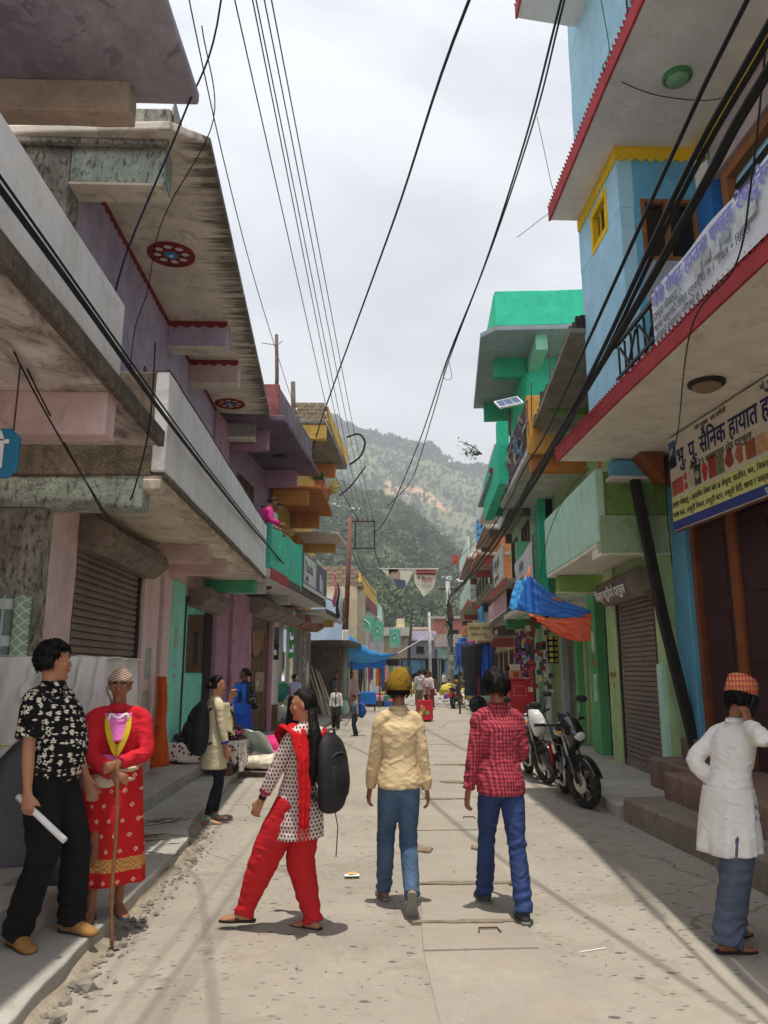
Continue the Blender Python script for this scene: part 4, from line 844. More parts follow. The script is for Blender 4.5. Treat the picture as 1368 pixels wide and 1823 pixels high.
# ---------------------------------------------------------------- R2 mint house
PR2 = (3.44, 10.75)
b9 = thing('mint_house', 'mint green shop house with a lime shutter bay and a pale green balcony parapet', 'building', (*PR2, 0), -3)
m_mint = M('mint_plaster', '#9ccbb0', var=.05, dirt=.25, dirtcol='#5b7f6a', dscale=1.3, streak=.2)
m_olive = M('olive_green_mould', '#5d7a3c', var=.12, dirt=.55, dirtcol='#333f22', dscale=1.4, streak=.55, bump=.3)
m_lime = M('lime_plaster', '#92ab74', var=.08, dirt=.3, dirtcol='#5d7544', dscale=1.5, streak=.2)
m_limeb = M('lime_beam', '#6f8a48', var=.08)
m_conc = M('raw_concrete', '#6c665b', var=.15, dirt=.5, dirtcol='#3d382f', dscale=1.2, bump=.3)
m_rubble = M('crumbling_edge', '#3d3731', var=.3, vscale=8, bump=1.0, bscale=18)
def r2(nm, m, *a, par=None, **k): return bx(nm, m, par or b9, *a, **k)
r2('parapet', m_mint, 0, .12, .0, 3.95, 3.47, 4.54, bevel=.015); r2('parapet_end_upper', m_olive, .12, 1.25, .0, .14, 3.86, 4.5, bevel=.012); r2('parapet_end_lower', M('green_grey_mould', '#7d9272', var=.12, dirt=.4, dirtcol='#46563c', streak=.4), .02, 1.25, -.03, .16, 3.30, 3.85, bevel=.012)
r2('balcony_slab', m_bsof, .01, 1.2, .16, 3.95, 3.41, 3.468); r2('bracket_end', m_bsof, .02, .14, -.02, .5, 3.26, 3.41)
r2('end_beam', m_limeb, .12, 1.0, 3.45, 3.7, 3.1, 3.41); r2('end_beam_soffit', M('pale_ledge', '#b5b894'), .10, 1.0, 3.44, 3.71, 3.07, 3.098, bevel=.004)
r2('end_ledge', M('pale_ledge', '#b5b894'), .1, 1.25, -.04, .17, 3.27, 3.30, bevel=.004)
XR = .86
r2('lime_column', m_lime, XR, XR + .4, .05, .42, .12, 3.40, bevel=.01); r2('lime_column', m_lime, XR - .02, XR + .4, 2.42, 3.02, .12, 3.40, bevel=.01); r2('lintel', m_lime, XR + .02, XR + .4, .42, 2.42, 3.0, 3.40)
shutter(b9, .5, 2.36, XR + .06, .15, 2.78, -1, hz=.40)
txt('िफल्म स्टुिडयो दार्चुला', .20, m_white, b9, (XR - .36, 2.25, 2.80), (0, -1, 0), (-.25, 0, 1), bold=.004)
txt('सरस्वती', .13, M('maroon_text', '#6a2f2a'), b9, (XR - .023, 2.95, 1.55), (0, -1, 0), (0, 0, 1)); txt('छ', .16, M('maroon_text', '#6a2f2a'), b9, (XR - .023, 2.75, 1.35), (0, -1, 0), (0, 0, 1))
r2('pipe_box', m_mint, XR - .07, XR, .08, .30, .15, 1.75, bevel=.01)
# recess: lime wall behind, dark door, green and blue-grey bays
m_grn = M('bright_green_paint', '#4a8d58', var=.08, dirt=.3, dirtcol='#2a6a3b')
m_bgrey = M('blue_grey_wall', '#7c869a', var=.08, dirt=.3)
r2('dark_doorway', M('dark_door_wood', '#2b221c', var=.2), XR + .15, XR + .25, 3.02, 3.75, .15, 3.2)
r2('green_column', m_grn, XR - .02, XR + .3, 3.78, 4.35, .15, 3.2, bevel=.012)
for z0, h, c in ((2.0, .4, '#b9c9a0'), (1.75, .12, '#8c5a44'), (1.1, .5, '#9fc4a4')): r2('old_notice', M('notice' + c, c, var=.3, vscale=10), XR - .026, XR - .02, 3.9, 4.12, z0, z0 + h, bevel=0)
r2('blue_grey_wall', m_bgrey, XR + .5, XR + .6, 4.4, 7.5, .15, 3.2); r2('shop_inner_side', m_bgrey, XR, XR + .6, 7.0, 7.1, .15, 3.2)
r2('green_pipe', m_grn, XR + .02, XR + .16, 5.6, 5.75, .15, 2.5)
r2('price_board', M('navy_board', '#1c2749', rough=.5), XR + .44, XR + .5, 4.6, 5.6, 1.35, 2.3)
for k in range(5): txt('१ - दाल भात' if k else 'मूल्य सूची', .10, m_white, b9, (XR + .435, 5.5 if k else 5.35, 2.13 - k*.16), (0, -1, 0), (0, 0, 1))
# upper floor and concrete eave
r2('upper_wall', m_lime, 1.3, 1.5, .15, 4.4, 3.47, 6.55); r2('window_frame', m_redtrim, 1.25, 1.3, 1.6, 2.9, 4.6, 6.0); r2('window_pane', m_glassd, 1.24, 1.252, 1.75, 2.75, 4.72, 5.88, bevel=0)
r2('brown_column', m_orframe, .95, 1.3, .1, .35, 4.54, 6.2); 
MB().prism([(-.28, -.1), (-.02, 5.0), (3.5, 5.0), (3.5, -.1)][::-1], 6.62, 6.72).build('concrete_eave', m_conc, b9, bevel=.02)
q = MB(); r5 = random.Random(2)
for k in range(90):
    t = k/90; x = -.27 + .26*t + r5.uniform(-.01, .05); y = -.1 + 5.1*t; s = r5.uniform(.03, .075); q.box(x, x+s, y, y+s*1.2, 6.70, 6.73 + s)
for k in range(40): x = -.2 + r5.uniform(0, 1.2); s = r5.uniform(.04, .09); q.box(x, x+s, -.1, -.1+s, 6.70, 6.75+s*2)
q.build('broken_concrete_edge', m_rubble, b9)
r2('eave_rib', m_olive, .1, 1.3, 3.3, 3.5, 6.50, 6.62)
for (x, y, h) in ((.5, .05, .9), (-.05, 2.6, 1.0), (-.1, 4.3, .85)): MB().tube([(x, y, 6.7), (x + .02, y, 6.7 + h)], .012, 5).build('rebar', m_iron, b9)
# ---------------------------------------------------------------- R3 orange slab house with the grille balcony
PR3 = (3.5, 15.2)
b10 = thing('grille_balcony_house', 'house with an iron grille balcony full of tangled cloth and an orange slab end', 'building', (*PR3, 0), -4.5)
def r3(nm, m, *a, **k): return bx(nm, m, b10, *a, **k)
m_ora = M('ochre_orange', '#b07a35', var=.1, dirt=.3, dirtcol='#6d4a22')
r3('slab_end', m_ora, .0, 2.0, 0, .12, 6.05, 6.45); r3('slab', m_greysof, .02, 2.0, .12, 5.7, 6.1, 6.25); r3('end_wall', m_ora, .02, .30, .1, .25, 6.45, 7.35)
r3('beam', m_orange, .1, 2.0, .3, .55, 5.75, 6.1); r3('upper_wall', m_tealw, 1.2, 1.4, .2, 5.6, 6.25, 9.0); r3('lower_wall', m_lime, 1.25, 1.45, .2, 8, .15, 6.1)
for y in (.8, 2.2): r3('window_pane', m_glassd, 1.19, 1.2, y, y + .8, 6.6, 8.2, bevel=0)
gq = MB()
for k in range(48): y = .1 + k*.118; gq.bar((.03, y, 6.25), (.03, y, 7.22), .016)
for z in (6.3, 6.75, 7.22): gq.bar((.03, .05, z), (.03, 5.7, z), .03)
for k in range(24): gq.tube([(.02, .2 + k*.235 + .09*math.cos(a), 6.98 + .12*math.sin(a)) for a in [2*math.pi*j/8 for j in range(8)]], .008, 4, close=True)
gq.build('iron_grille', M('brown_iron', '#4d3f45', rough=.6, var=.2), b10)
rg = random.Random(11)
for k in range(26):
    y = rg.uniform(.3, 5.4); c = rg.choice(['#8d8a80', '#6a7a8d', '#9a8a78', '#4f6a80', '#7a5a5a', '#a3a38a']); w = rg.uniform(.12, .35); z = rg.uniform(6.5, 7.2)
    MB().grid(lambda u, v: (.0 - .05*math.sin(v*4+k), y + (u-.5)*w + .05*math.sin(v*6+k), z - v*rg.uniform(.25, .4)), 5, 6).build('draped_rag', M('rag' + c, c, var=.2), b10, smooth=True)
# banner and lower front of R3
sb = thing('white_banner', 'white vinyl banner with grey writing hung below the grille balcony', 'banner', (3.53, 15.2, 3.3), -5)
MB().grid(lambda u, v: (.03*math.sin(v*5)*u, u*3.1, v*(.95 + .02*math.sin(u*8)) - .1*u), 16, 8).build('banner_sheet', M('vinyl_grey_white', '#b3b6bc', rough=.5, var=.08), sb, smooth=True)
txt('बिकास', .30, m_grytx, sb, (-.02, 2.3, .55), (0, -1, 0), (0, 0, 1)); txt('दार्चुला नेपाल', .17, m_grytx, sb, (-.02, 2.5, .3), (0, -1, 0), (0, 0, 1)); txt('सम्पर्क', .14, m_grytx, sb, (-.02, 2.0, .12), (0, -1, 0), (0, 0, 1))
bx('banner_batten', m_wood, sb, -.03, .0, -.06, 0, -.1, 1.05)
r3('front_post', m_greybrown, .95, 1.05, 1.8, 1.95, .15, 3.2); r3('front_post', M('white_post', '#a9aaa4'), .85, .97, 4.3, 4.45, .15, 3.0); r3('front_post', m_greybrown, .9, 1.0, 6.2, 6.35, .15, 3.0)
r3('balcony_slab', m_greysof, .0, 1.3, .1, 5.6, 3.0, 3.12); r3('beam_green', M('dark_green_beam', '#2f6a3f', var=.1), .05, 1.2, 5.3, 5.55, 2.75, 3.0)
# ---------------------------------------------------------------- R4 teal house with high roof
b11 = thing('teal_house', 'tall teal green house with a big roof parapet and grey soffits', 'building', (3.48, 18.2, 0), -5)
m_tl = M('teal_green_bright', '#2fae86', var=.07, dirt=.25, dirtcol='#1c6a52', dscale=1.3, streak=.1, spots=.12)
m_tld = M('teal_green_deep', '#1f7a58', var=.1)
m_sof2 = M('blue_grey_soffit', '#6f7a80', var=.08, dirt=.2, dirtcol='#4a5257')
def r4(nm, m, *a, **k): return bx(nm, m, b11, *a, **k)
r4('roof_parapet', m_tl, .0, 4.0, 0, .2, 10.3, 11.25, bevel=.015); r4('roof_parapet_street', m_tl, -.02, .18, .2, 5.6, 10.3, 11.25, bevel=.015)
MB().prism([(-.36, .42), (0, 0), (4, 0), (4, 6), (-.2, 6)], 10.17, 10.3).build('roof_slab', m_sof2, b11, bevel=.015)
r4('roof_beam', m_tld, .1, .95, 1.75, 2.0, 9.6, 10.17); r4('roof_beam_far', m_tld, .1, .9, 5.4, 5.7, 9.6, 10.17); r4('roof_rib', M('pale_green_rib', '#6fae90'), 1.05, 1.35, .3, 1.9, 9.75, 10.17)
r4('front_wall', m_tl, .95, 4, 1.9, 2.05, 6.2, 10.17, bevel=.01); r4('street_wall', m_tld, .95, 1.1, 2.05, 6, 6.2, 10.17, bevel=0)
for (x, z0, z1) in ((1.35, 8.3, 9.2), (1.35, 7.3, 8.0)): r4('window_pane', m_glassd, x, x + .7, 1.88, 1.9, z0, z1, bevel=0)
r4('drain_pipe', m_tld, .85, .93, 1.80, 1.88, 6.2, 10.1)
MB().lathe([(.16, 0), (.16, -.04), (.08, -.07), (0, -.07)], 16, (.45, 3.2, 10.17)).build('ceiling_lamp', m_redtrim, b11, smooth=True)
r4('roof_pillar', m_tl, .02, .32, .7, 1.0, 6.3, 7.98); r4('low_wall', m_tl, .02, .3, 1.0, 5.6, 6.3, 7.5)
MB().prism([(-.05, 2.3), (.3, 2.2), (2, 2.2), (2, 6.6), (-.1, 6.6)], 6.95, 7.05).build('lower_eave', m_sof2, b11, bevel=.015); r4('lower_eave_red_edge', m_redr, -.08, .3, 2.16, 2.26, 7.0, 7.12); r4('lower_beam', m_tld, .2, 1.2, 6.2, 6.45, 6.6, 6.95)
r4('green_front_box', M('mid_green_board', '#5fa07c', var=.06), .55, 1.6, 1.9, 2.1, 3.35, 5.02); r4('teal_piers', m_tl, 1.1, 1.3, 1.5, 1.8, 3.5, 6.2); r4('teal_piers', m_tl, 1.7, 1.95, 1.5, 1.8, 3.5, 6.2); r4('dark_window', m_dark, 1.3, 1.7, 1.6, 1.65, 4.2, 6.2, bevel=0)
cq = MB()
for k in range(16): cq.box(.50, .53, .35 + k*.1, .40 + k*.1, 2.95, 3.9)
cq.build('corrugated_green_panel', M('mid_green_board', '#5fa07c'), b11); r4('green_panel_back', M('mid_green_board', '#5fa07c'), .53, .58, .3, 1.95, 2.95, 3.9)
r4('white_soffit_roof', M('grey_white_roof', '#9a9892', var=.1), .3, 2.2, 4.5, 12, 7.4, 7.5); r4('white_parapet', M('white_render', '#b3b4b6', var=.06, dirt=.2), .3, .42, 4.5, 12, 7.5, 8.5)
sol = thing('solar_panel', 'small tilted solar panel on a post above the grille balcony', 'solar panel', (3.5, 17.0, 7.0))
MB().tube([(0, 0, 0), (0, 0, .62)], .03, 8).build('post', m_iron, sol)
pn = MB().box(-.28, .28, -.22, .22, -.015, .015).build('panel', M('solar_cells', '#3d4a63', rough=.25, var=.1), sol); pn.location = (0, 0, .80); pn.rotation_euler = (R(38), R(-14), 0)
fr = MB()
for a in ((-.29,-.23,.29,-.20),(-.29,.20,.29,.23),(-.29,-.2,-.26,.2),(.26,-.2,.29,.2)): fr.box(a[0], a[2], a[1], a[3], -.02, .025)
for x in (-.09, .09): fr.box(x-.004, x+.004, -.2, .2, .014, .019)
f_ = fr.build('panel_frame', M('aluminium', '#b9bcbf', rough=.35, metal=.6), sol); f_.location = (0, 0, .80); f_.rotation_euler = (R(38), R(-14), 0)
br = thing('shrub_branch', 'sparse leafy branch growing over the teal house roof wall', 'shrub', (3.35, 20.0, 7.3)); r6 = random.Random(5); lf = MB()
for k in range(7):
    a = r6.uniform(2.2, 3.9); l = r6.uniform(.35, .75); e = r6.uniform(-.2, .8); p0 = Vector((0, 0, .1)); p1 = Vector((math.cos(a)*l, math.sin(a)*l*.3, .1 + math.sin(e)*l))
    MB().tube([p0, (p0+p1)/2 + Vector((0, 0, .06)), p1], [.012, .008, .004], 5).build('twig', m_twig, br)
    for j in range(9):
        c = p0.lerp(p1, r6.uniform(.3, 1.05)) + Vector([r6.gauss(0, .05) for _ in range(3)]); d = Vector([r6.gauss(0, 1) for _ in range(3)]).normalized()*.06; s = d.cross(Vector((0, .3, 1))).normalized()*.02; lf.add([c-d, c+s, c+d, c-s], [(0,1,2,3)])
lf.build('leaves', m_leaf, br)
# ================================================================ far right row
P5 = (3.55, 15.2)
def far_house(name, label, y0, y1, xw, floors, wall, deg=5.0, P0=P5, side=1, extra=None):
    """floors: list of (z slab, overhang, slab thickness, parapet height, parapet mat, edge mat)"""
    t = thing(name, label, 'building', (*P0, 0), -deg); s = side; zt = floors[-1][0] + .15
    bx('front_wall', wall, t, xw, xw + s*.25, y0, y1, .1, zt, bevel=.01)
    bx('near_side_wall', wall, t, xw + s*.02, xw + s*3.0, y0 - .01, y0 + .15, .1, zt, bevel=.01)
    zprev = .1
    for i, (z, out, th, ph, pm, em) in enumerate(floors):
        bx('slab', M('slab_soffit_tan', '#8d8374', var=.12, dirt=.4), t, xw - s*out, xw + s*3, y0 - .05, y1, z, z + th, bevel=.01)
        bx('slab_edge', em, t, xw - s*(out + .03), xw - s*out, y0 - .06, y1, z - .01, z + th + .04, bevel=.008)
        if ph: bx('parapet', pm, t, xw - s*out, xw - s*(out - .1), y0, y1, z + th, z + th + ph, bevel=.012)
        n = max(1, int((y1 - y0)/1.9))
        for k in range(n):
            a = y0 + (k + .25)*(y1 - y0)/n; b = a + .5*(y1 - y0)/n; za, zb = zprev + .6, z - .45
            if zb - za < .5: continue
            bx('window_pane', m_glassd, t, xw - s*.004, xw - s*.012, a, b, za, zb, bevel=0)
            for (ya, yb, zc, zd) in ((a - .07, a, za, zb), (b, b + .07, za, zb), (a - .07, b + .07, zb, zb + .08), ((a+b)/2 - .03, (a+b)/2 + .03, za, zb)):
                bx('window_frame', m_wood, t, xw - s*.05, xw + s*.01, ya, yb, zc, zd, bevel=0)
        for yy in (y0 + .3, y1 - .5): bx('beam', em, t, xw - s*(out - .2), xw, yy, yy + .25, z - .3, z, bevel=.008)
        zprev = z
    if extra: extra(t)
    return t
m_paleg = M('pale_green_wall', '#8fb49a', var=.08, dirt=.25); m_brownw = M('brown_orange_wall', '#9a5f38', var=.1, dirt=.3); m_mintw = M('mint_parapet', '#a8c6b8', var=.08, dirt=.25, streak=.2)
m_redaw = M('faded_red_awning', '#93423f', var=.12, dirt=.25)
def ex_a(t):
    bx('blue_window_frame', M('bright_blue_frame', '#4a86c0', var=.08), t, .1, .22, 16.6, 17.0, 2.9, 4.3); bx('blue_window_frame', MATS['bright_blue_frame'], t, .1, .22, 18.2, 18.5, 2.9, 4.3); bx('blue_window_frame', MATS['bright_blue_frame'], t, .12, .24, 17.0, 18.2, 2.9, 3.3); bx('blue_window_frame', MATS['bright_blue_frame'], t, .12, .24, 17.0, 18.2, 4.1, 4.3)
far_house('red_awning_house', 'pale green house with a long red awning edge behind the white banner', 5.4, 10.9, .75, [(3.1, .75, .12, 0, None, m_edge), (4.0, .75, .10, .0, None, m_redaw), (6.2, .4, .12, .5, m_mintw, m_edge)], m_paleg)
far_house('blue_window_house', 'house with bright blue window frames beyond the red awning', 11.0, 18.6, .8, [(2.75, .95, .12, 0, None, m_redaw), (4.45, .8, .12, .0, None, m_edge)], m_creamw, extra=ex_a)
far_house('blue_rail_house', 'brown house with slanting grey soffits and blue roof rails on the right', 16.0, 21.5, .9, [(4.6, .3, .12, 0, None, m_edge), (6.3, .9, .12, 0, None, m_redaw), (7.4, .6, .12, 0, None, m_edge)], m_brownw)
far_house('mint_parapet_house', 'far pale green house with two white lettered parapets on the right', 22.0, 31.0, .9, [(3.6, .9, .12, .0, None, m_orange), (4.9, 1.0, .12, 1.0, m_mintw, m_redaw), (7.0, 1.0, .12, 1.0, m_mintw, m_redaw)], m_paleg)
far_house('last_right_house', 'farthest house of the right row beside the concrete pole', 31.5, 42, 1.2, [(2.9, .9, .12, .4, m_mintw, m_edge), (5.2, .9, .12, .0, None, m_edge)], m_creamw)
ws = thing('white_lettered_sign', 'white sign with black lettering above the red awning', 'sign', (*P5, 0), -5)
bx('board', M('sign_grey_white', '#b4b9b6', rough=.5, var=.06), ws, -.06, -.02, 5.75, 8.7, 4.16, 5.10); txt('मे.न्यू स्टोर', .42, m_blk, ws, (-.065, 8.4, 4.62), (0, -1, 0), (0, 0, 1)); txt('दार्चुला खलंगा', .24, m_blk, ws, (-.065, 8.3, 4.28), (0, -1, 0), (0, 0, 1)); bx('side_strip', M('sign_slate', '#4c5560'), ws, -.06, -.02, 8.72, 9.2, 4.16, 5.1)
ps = thing('pink_sign', 'faded pink and white sign under the red awning', 'sign', (*P5, 0), -5)
bx('board', M('sign_pink', '#a8788a', rough=.5, var=.1), ps, .12, .16, 7.0, 13.2, 3.28, 3.95); txt('श्री साई', .5, m_white, ps, (.11, 12.5, 3.5), (0, -1, 0), (0, 0, 1)); bx('white_stripe', m_white, ps, .112, .12, 7.0, 13.2, 3.28, 3.4, bevel=0)
ys_ = thing('cloth_shop_board', 'small tan board with black lettering hanging over the clothes stall', 'sign', (4.15, 26.2, 2.95), -10)
bx('board', M('tan_board', '#9a8c62', rough=.6), ys_, -.42, .42, -.02, .02, -.30, .30); txt('कपडा पसल', .17, m_blk, ys_, (-.36, -.024, .06), U, V); txt('९७६०१', .17, m_blk, ys_, (-.30, -.024, -.14), U, V)
bh = thing('blue_roof_rail', 'blue posts and dark rails on the far right roof terrace', 'railing', (*P5, 0), -5)
for y in (18.0, 20.0): bx('post', MATS['bright_blue_frame'], bh, .2, .4, y, y + .2, 7.52, 8.6)
for z in (7.8, 8.1, 8.4): bx('rail', m_frame, bh, .26, .32, 18.2, 20.0, z, z + .07); 
for z in (7.8, 8.1, 8.4): bx('rail', m_frame, bh, .26, .32, 16.2, 18.0, z, z + .07)
fl = MB().grid(lambda u, v: (u*.25, .05*math.sin(u*6), -v*.5 + .05*u), 6, 8).build('red_flag', M('red_cloth', '#b03030', var=.15), smooth=True); fl.location = (5.0, 40, 7.6); tag(fl, 'small red flag on a wire by the far right roofs', 'flag')
# ================================================================ end of the street
m_lil = M('pale_lilac_wall', '#8f86a0', var=.1, dirt=.3, streak=.3); m_brickr = M('red_brick_far', '#8a5444', var=.15, vscale=6)
def hut(name, label, cat, x0, x1, y, h, wall, roofm, depth=5, over=.5, rise=.7, win=(), group=None):
    t = thing(name, label, cat, ((x0+x1)/2, y, 0)); w = (x1-x0)/2
    bx('wall', wall, t, -w, w, 0, depth, 0, h); r = MB(); n = int((2*w + 2*over)/.25)
    for k in range(n):                                   # corrugated sheet roof
        a = -w - over + k*.25; r.add([(a, -over, h), (a + .125, -over, h + .05), (a + .25, -over, h), (a, depth*.6, h + rise), (a + .125, depth*.6, h + rise + .05), (a + .25, depth*.6, h + rise)], [(0, 1, 4, 3), (1, 2, 5, 4)])
    r.build('roof', roofm, t, solid=.02)
    for (a, b, c, d) in win: bx('window_pane', m_dark, t, a, b, -.02, -.005, c, d, bevel=0); bx('window_sill', m_wood, t, a - .06, b + .06, -.08, 0, c - .08, c)
    return t
hut('lilac_house', 'pale lilac house with one small window at the end of the street', 'building', 4.6, 7.0, 70, 4.3, m_lil, M('purple_grey_tiles', '#5d5866', var=.15), win=((-.5, .2, 3.2, 3.8),), rise=1.0)
hut('mud_house', 'brown mud walled house left of the lilac house', 'building', .9, 4.5, 68, 4.6, M('mud_wall', '#7d6f5c', var=.2, dirt=.4, bump=.5), M('tin_grey_roof', '#55524e', var=.15, dirt=.4), rise=.9)
hut('brick_house', 'red brick house behind the right utility pole', 'building', 7.6, 12.5, 76, 6.6, m_brickr, m_tin, win=((-.9, -.1, 4.6, 5.6), (.5, 1.3, 4.6, 5.6)), rise=.5)
hut('teal_stall_house', 'low house with a pale teal wall under a ragged tin roof', 'building', 7.1, 10.5, 66, 3.6, M('pale_teal_wall', '#6f8f88', var=.15, dirt=.5), m_tin, win=((-1.2, -.4, 2.2, 3.0),), rise=1.2)
hut('white_house', 'white house with dark windows behind the yellow parapet house', 'building', -2.5, 1.9, 56, 6.0, M('dull_white_wall', '#85888c', var=.15, dirt=.4), m_tin, win=((1.2, 1.7, 3.8, 5.0), (2.2 - .5, 2.1, 1.6, 2.4)), rise=.3)
wt = thing('white_roof_tank_house', 'white roof block standing above the tin roofs in the distance', 'building', (6.5, 84, 0)); bx('wall', m_creamw, wt, -2.2, 2.2, 0, 4, 0, 6.0); bx('roof_slab', m_creamw, wt, -2.6, 2.6, -.5, 4.3, 6.0, 6.25); bx('stair_block', m_creamw, wt, -2.2, -1.4, 0, 2, 6.25, 7.2)
for i, (x0, x1, y, h, lab) in enumerate(((.6, 3.2, 58, 2.5, 'open market stall with a blue sheet, left of the mid street pole'), (3.6, 6.6, 62, 2.6, 'open market stall under a tin sheet in front of the lilac house'), (6.7, 9.4, 60, 2.5, 'open market stall behind the right utility pole'))):
    t = thing('market_stall', lab, 'stall', (x0, y, 0), group='stalls at the end of the street'); w = x1 - x0
    bx('roof_sheet', m_tin, t, -.2, w + .2, -.3, 2.5, h, h + .06)
    for x in (0, w/2, w - .1): bx('post', m_wood, t, x, x + .1, 0, .1, 0, h)
    bx('back_wall', m_dark, t, 0, w, 2.3, 2.4, 0, h); bx('counter', m_wood, t, .1, w - .1, .3, 1.0, .0, .8)
    MB().grid(lambda u, v: (u*w*.6, -.05 - .08*math.sin(u*5), h - .1 - v*(1.4 - .7*u)), 12, 8).build('blue_sheet', M('tarp_blue_dull', '#3c6d8c', rough=.5, var=.15), t, smooth=True)
    for k in range(7):
        c = rr.choice(['#c4b04a', '#b03a44', '#cfcac0', '#4a7a5c', '#8a4a7c', '#d0a03c']); x = .2 + k*(w - .5)/7; bx('goods_bundle', M('goods' + c, c, rough=.6), t, x, x + rr.uniform(.2, .35), .35, .8, .8, .8 + rr.uniform(.15, .5), bevel=.03)
# goods, sheets and clothes crowding both sides of the far street
r9 = random.Random(21); PALF = ['#8c2f3c', '#2c4a8c', '#c4b04a', '#d0cbc0', '#3c3a40', '#6a3a7c', '#b3582c', '#3f7a5c', '#c48a9c']
def rack(x, y, deg, w, label, n=9):
    t = thing('clothes_rack', label, 'clothes rack', (x, y, 0), deg, 'clothes racks in the far street'); MB().bar((-w/2, 0, 1.95), (w/2, 0, 1.95), .04).build('rail', m_wood, t)
    for k in (-1, 1): MB().bar((k*w/2, 0, 0), (k*w/2, 0, 1.97), .05).build('post', m_wood, t)
    for k in range(n):
        c = r9.choice(PALF); h = r9.uniform(.6, 1.2); o = MB().grid(lambda u, v: ((u-.5)*w/n*1.05, .05*math.sin(u*6 + k), -h*v), 4, 6).build('garment', M('far_cloth' + c, c, var=.2), t, smooth=True); o.location = (-w/2 + (k + .5)*w/n, r9.uniform(-.08, .08), 1.95)
rack(.55, 35.5, 60, 2.0, 'clothes rack under the green signs, nearest of the racks on the left'); rack(1.1, 40, 65, 2.4, 'clothes rack below the mint railing on the left'); rack(6.0, 41, 95, 2.4, 'clothes rack on the right before the concrete pole'); rack(5.4, 37.5, 95, 2.0, 'clothes rack behind the white price board'); rack(2.6, 50, 40, 2.4, 'farthest clothes rack at the left end of the street')
def pile(x, y, n, label):
    t = thing('goods_pile', label, 'goods', (x, y, 0), r9.uniform(-20, 20), 'piles of goods in the far street')
    for k in range(n): c = r9.choice(PALF); w, d, h = r9.uniform(.15, .35), r9.uniform(.15, .3), r9.uniform(.12, .35); xx, yy = r9.uniform(-.6, .6), r9.uniform(-.4, .4); z = .0 if k < n*.55 else .25; bx('bundle', M('far_cloth' + c, c, var=.2), t, xx - w, xx + w, yy - d, yy + d, z, z + h, bevel=.04)
pile(1.2, 37.5, 14, 'mixed bright bundles on the ground under the green signs'); pile(5.2, 39, 12, 'mixed bundles on the ground behind the far motorcycle'); pile(1.9, 46, 12, 'mixed bundles on the left below the mint railing'); pile(6.4, 48, 12, 'mixed bundles beside the concrete pole'); pile(4.7, 54, 12, 'mixed bundles in front of the end stalls')
# ================================================================ hills
FX = [(-300, 175), (-120, 165), (-33.6, 132.9), (-19.6, 111.3), (-6.2, 109.3), (7.4, 105.3), (20.8, 100.9), (34.3, 93.4), (47.5, 78.2), (59.1, 68.1), (70.6, 61.5), (87, 53.2), (140, 48), (400, 70)]
BX = [(-600, 400), (-200, 372), (-60.3, 336.9), (-29.7, 329.3), (.8, 316.1), (38.9, 302.3), (73.1, 297.1), (95.9, 295), (122.2, 271.6), (144.9, 265.6), (175.3, 265.8), (213.3, 260.7), (400, 235), (900, 250)]
def hill_z(x, y):
    F = np.interp(x * 450/np.maximum(y, 150), *zip(*FX)); Bk = np.interp(x * 1000/np.maximum(y, 400), *zip(*BX))
    t = np.clip((y - 125)/325, 0, 1); zf = 1.0 + (F - 1)*(t**1.12)
    t2 = np.clip((y - 450)/120, 0, 1); t3 = np.clip((y - 570)/430, 0, 1)
    valley = F*(1 - .35*t2); zb = valley + (Bk - valley)*(t3**.95)
    z = np.where(y <= 450, zf, np.where(y <= 570, valley, zb)); z = np.where(y > 1000, Bk - (y - 1000)*.25, z)
    P = np.stack([x/60, y/60, 0*x], 1); amp = np.clip((y - 130)/150, 0, 1)
    return z + amp*(6*vnoise(P, 3)*np.where(abs(y - 450) < 60, .3, 1)*np.where(abs(y - 1000) < 100, .35, 1) + 2.5*vnoise(P*3.1, 8) + 1.0*vnoise(P*8.3, 9))
nx, ny = 150, 170
uu, vv = np.meshgrid(np.linspace(-1, 1, nx), np.linspace(0, 1, ny)); yy = 120 + 1080*vv**1.15; xx = uu*(160 + .42*yy) + 40
zz = hill_z(xx.ravel(), yy.ravel())
hb = MB(); hb.v = list(map(tuple, np.stack([xx.ravel(), yy.ravel(), zz], 1))); hb.f = [(j*nx+i, j*nx+i+1, (j+1)*nx+i+1, (j+1)*nx+i) for j in range(ny-1) for i in range(nx-1)]
m_hill = M('hill_scrub', (.105, .13, .06), rough=.95, var=.35, vscale=.05, dirt=.55, dirtcol='#5d5a34', dscale=.02, bump=.9, bscale=.5)
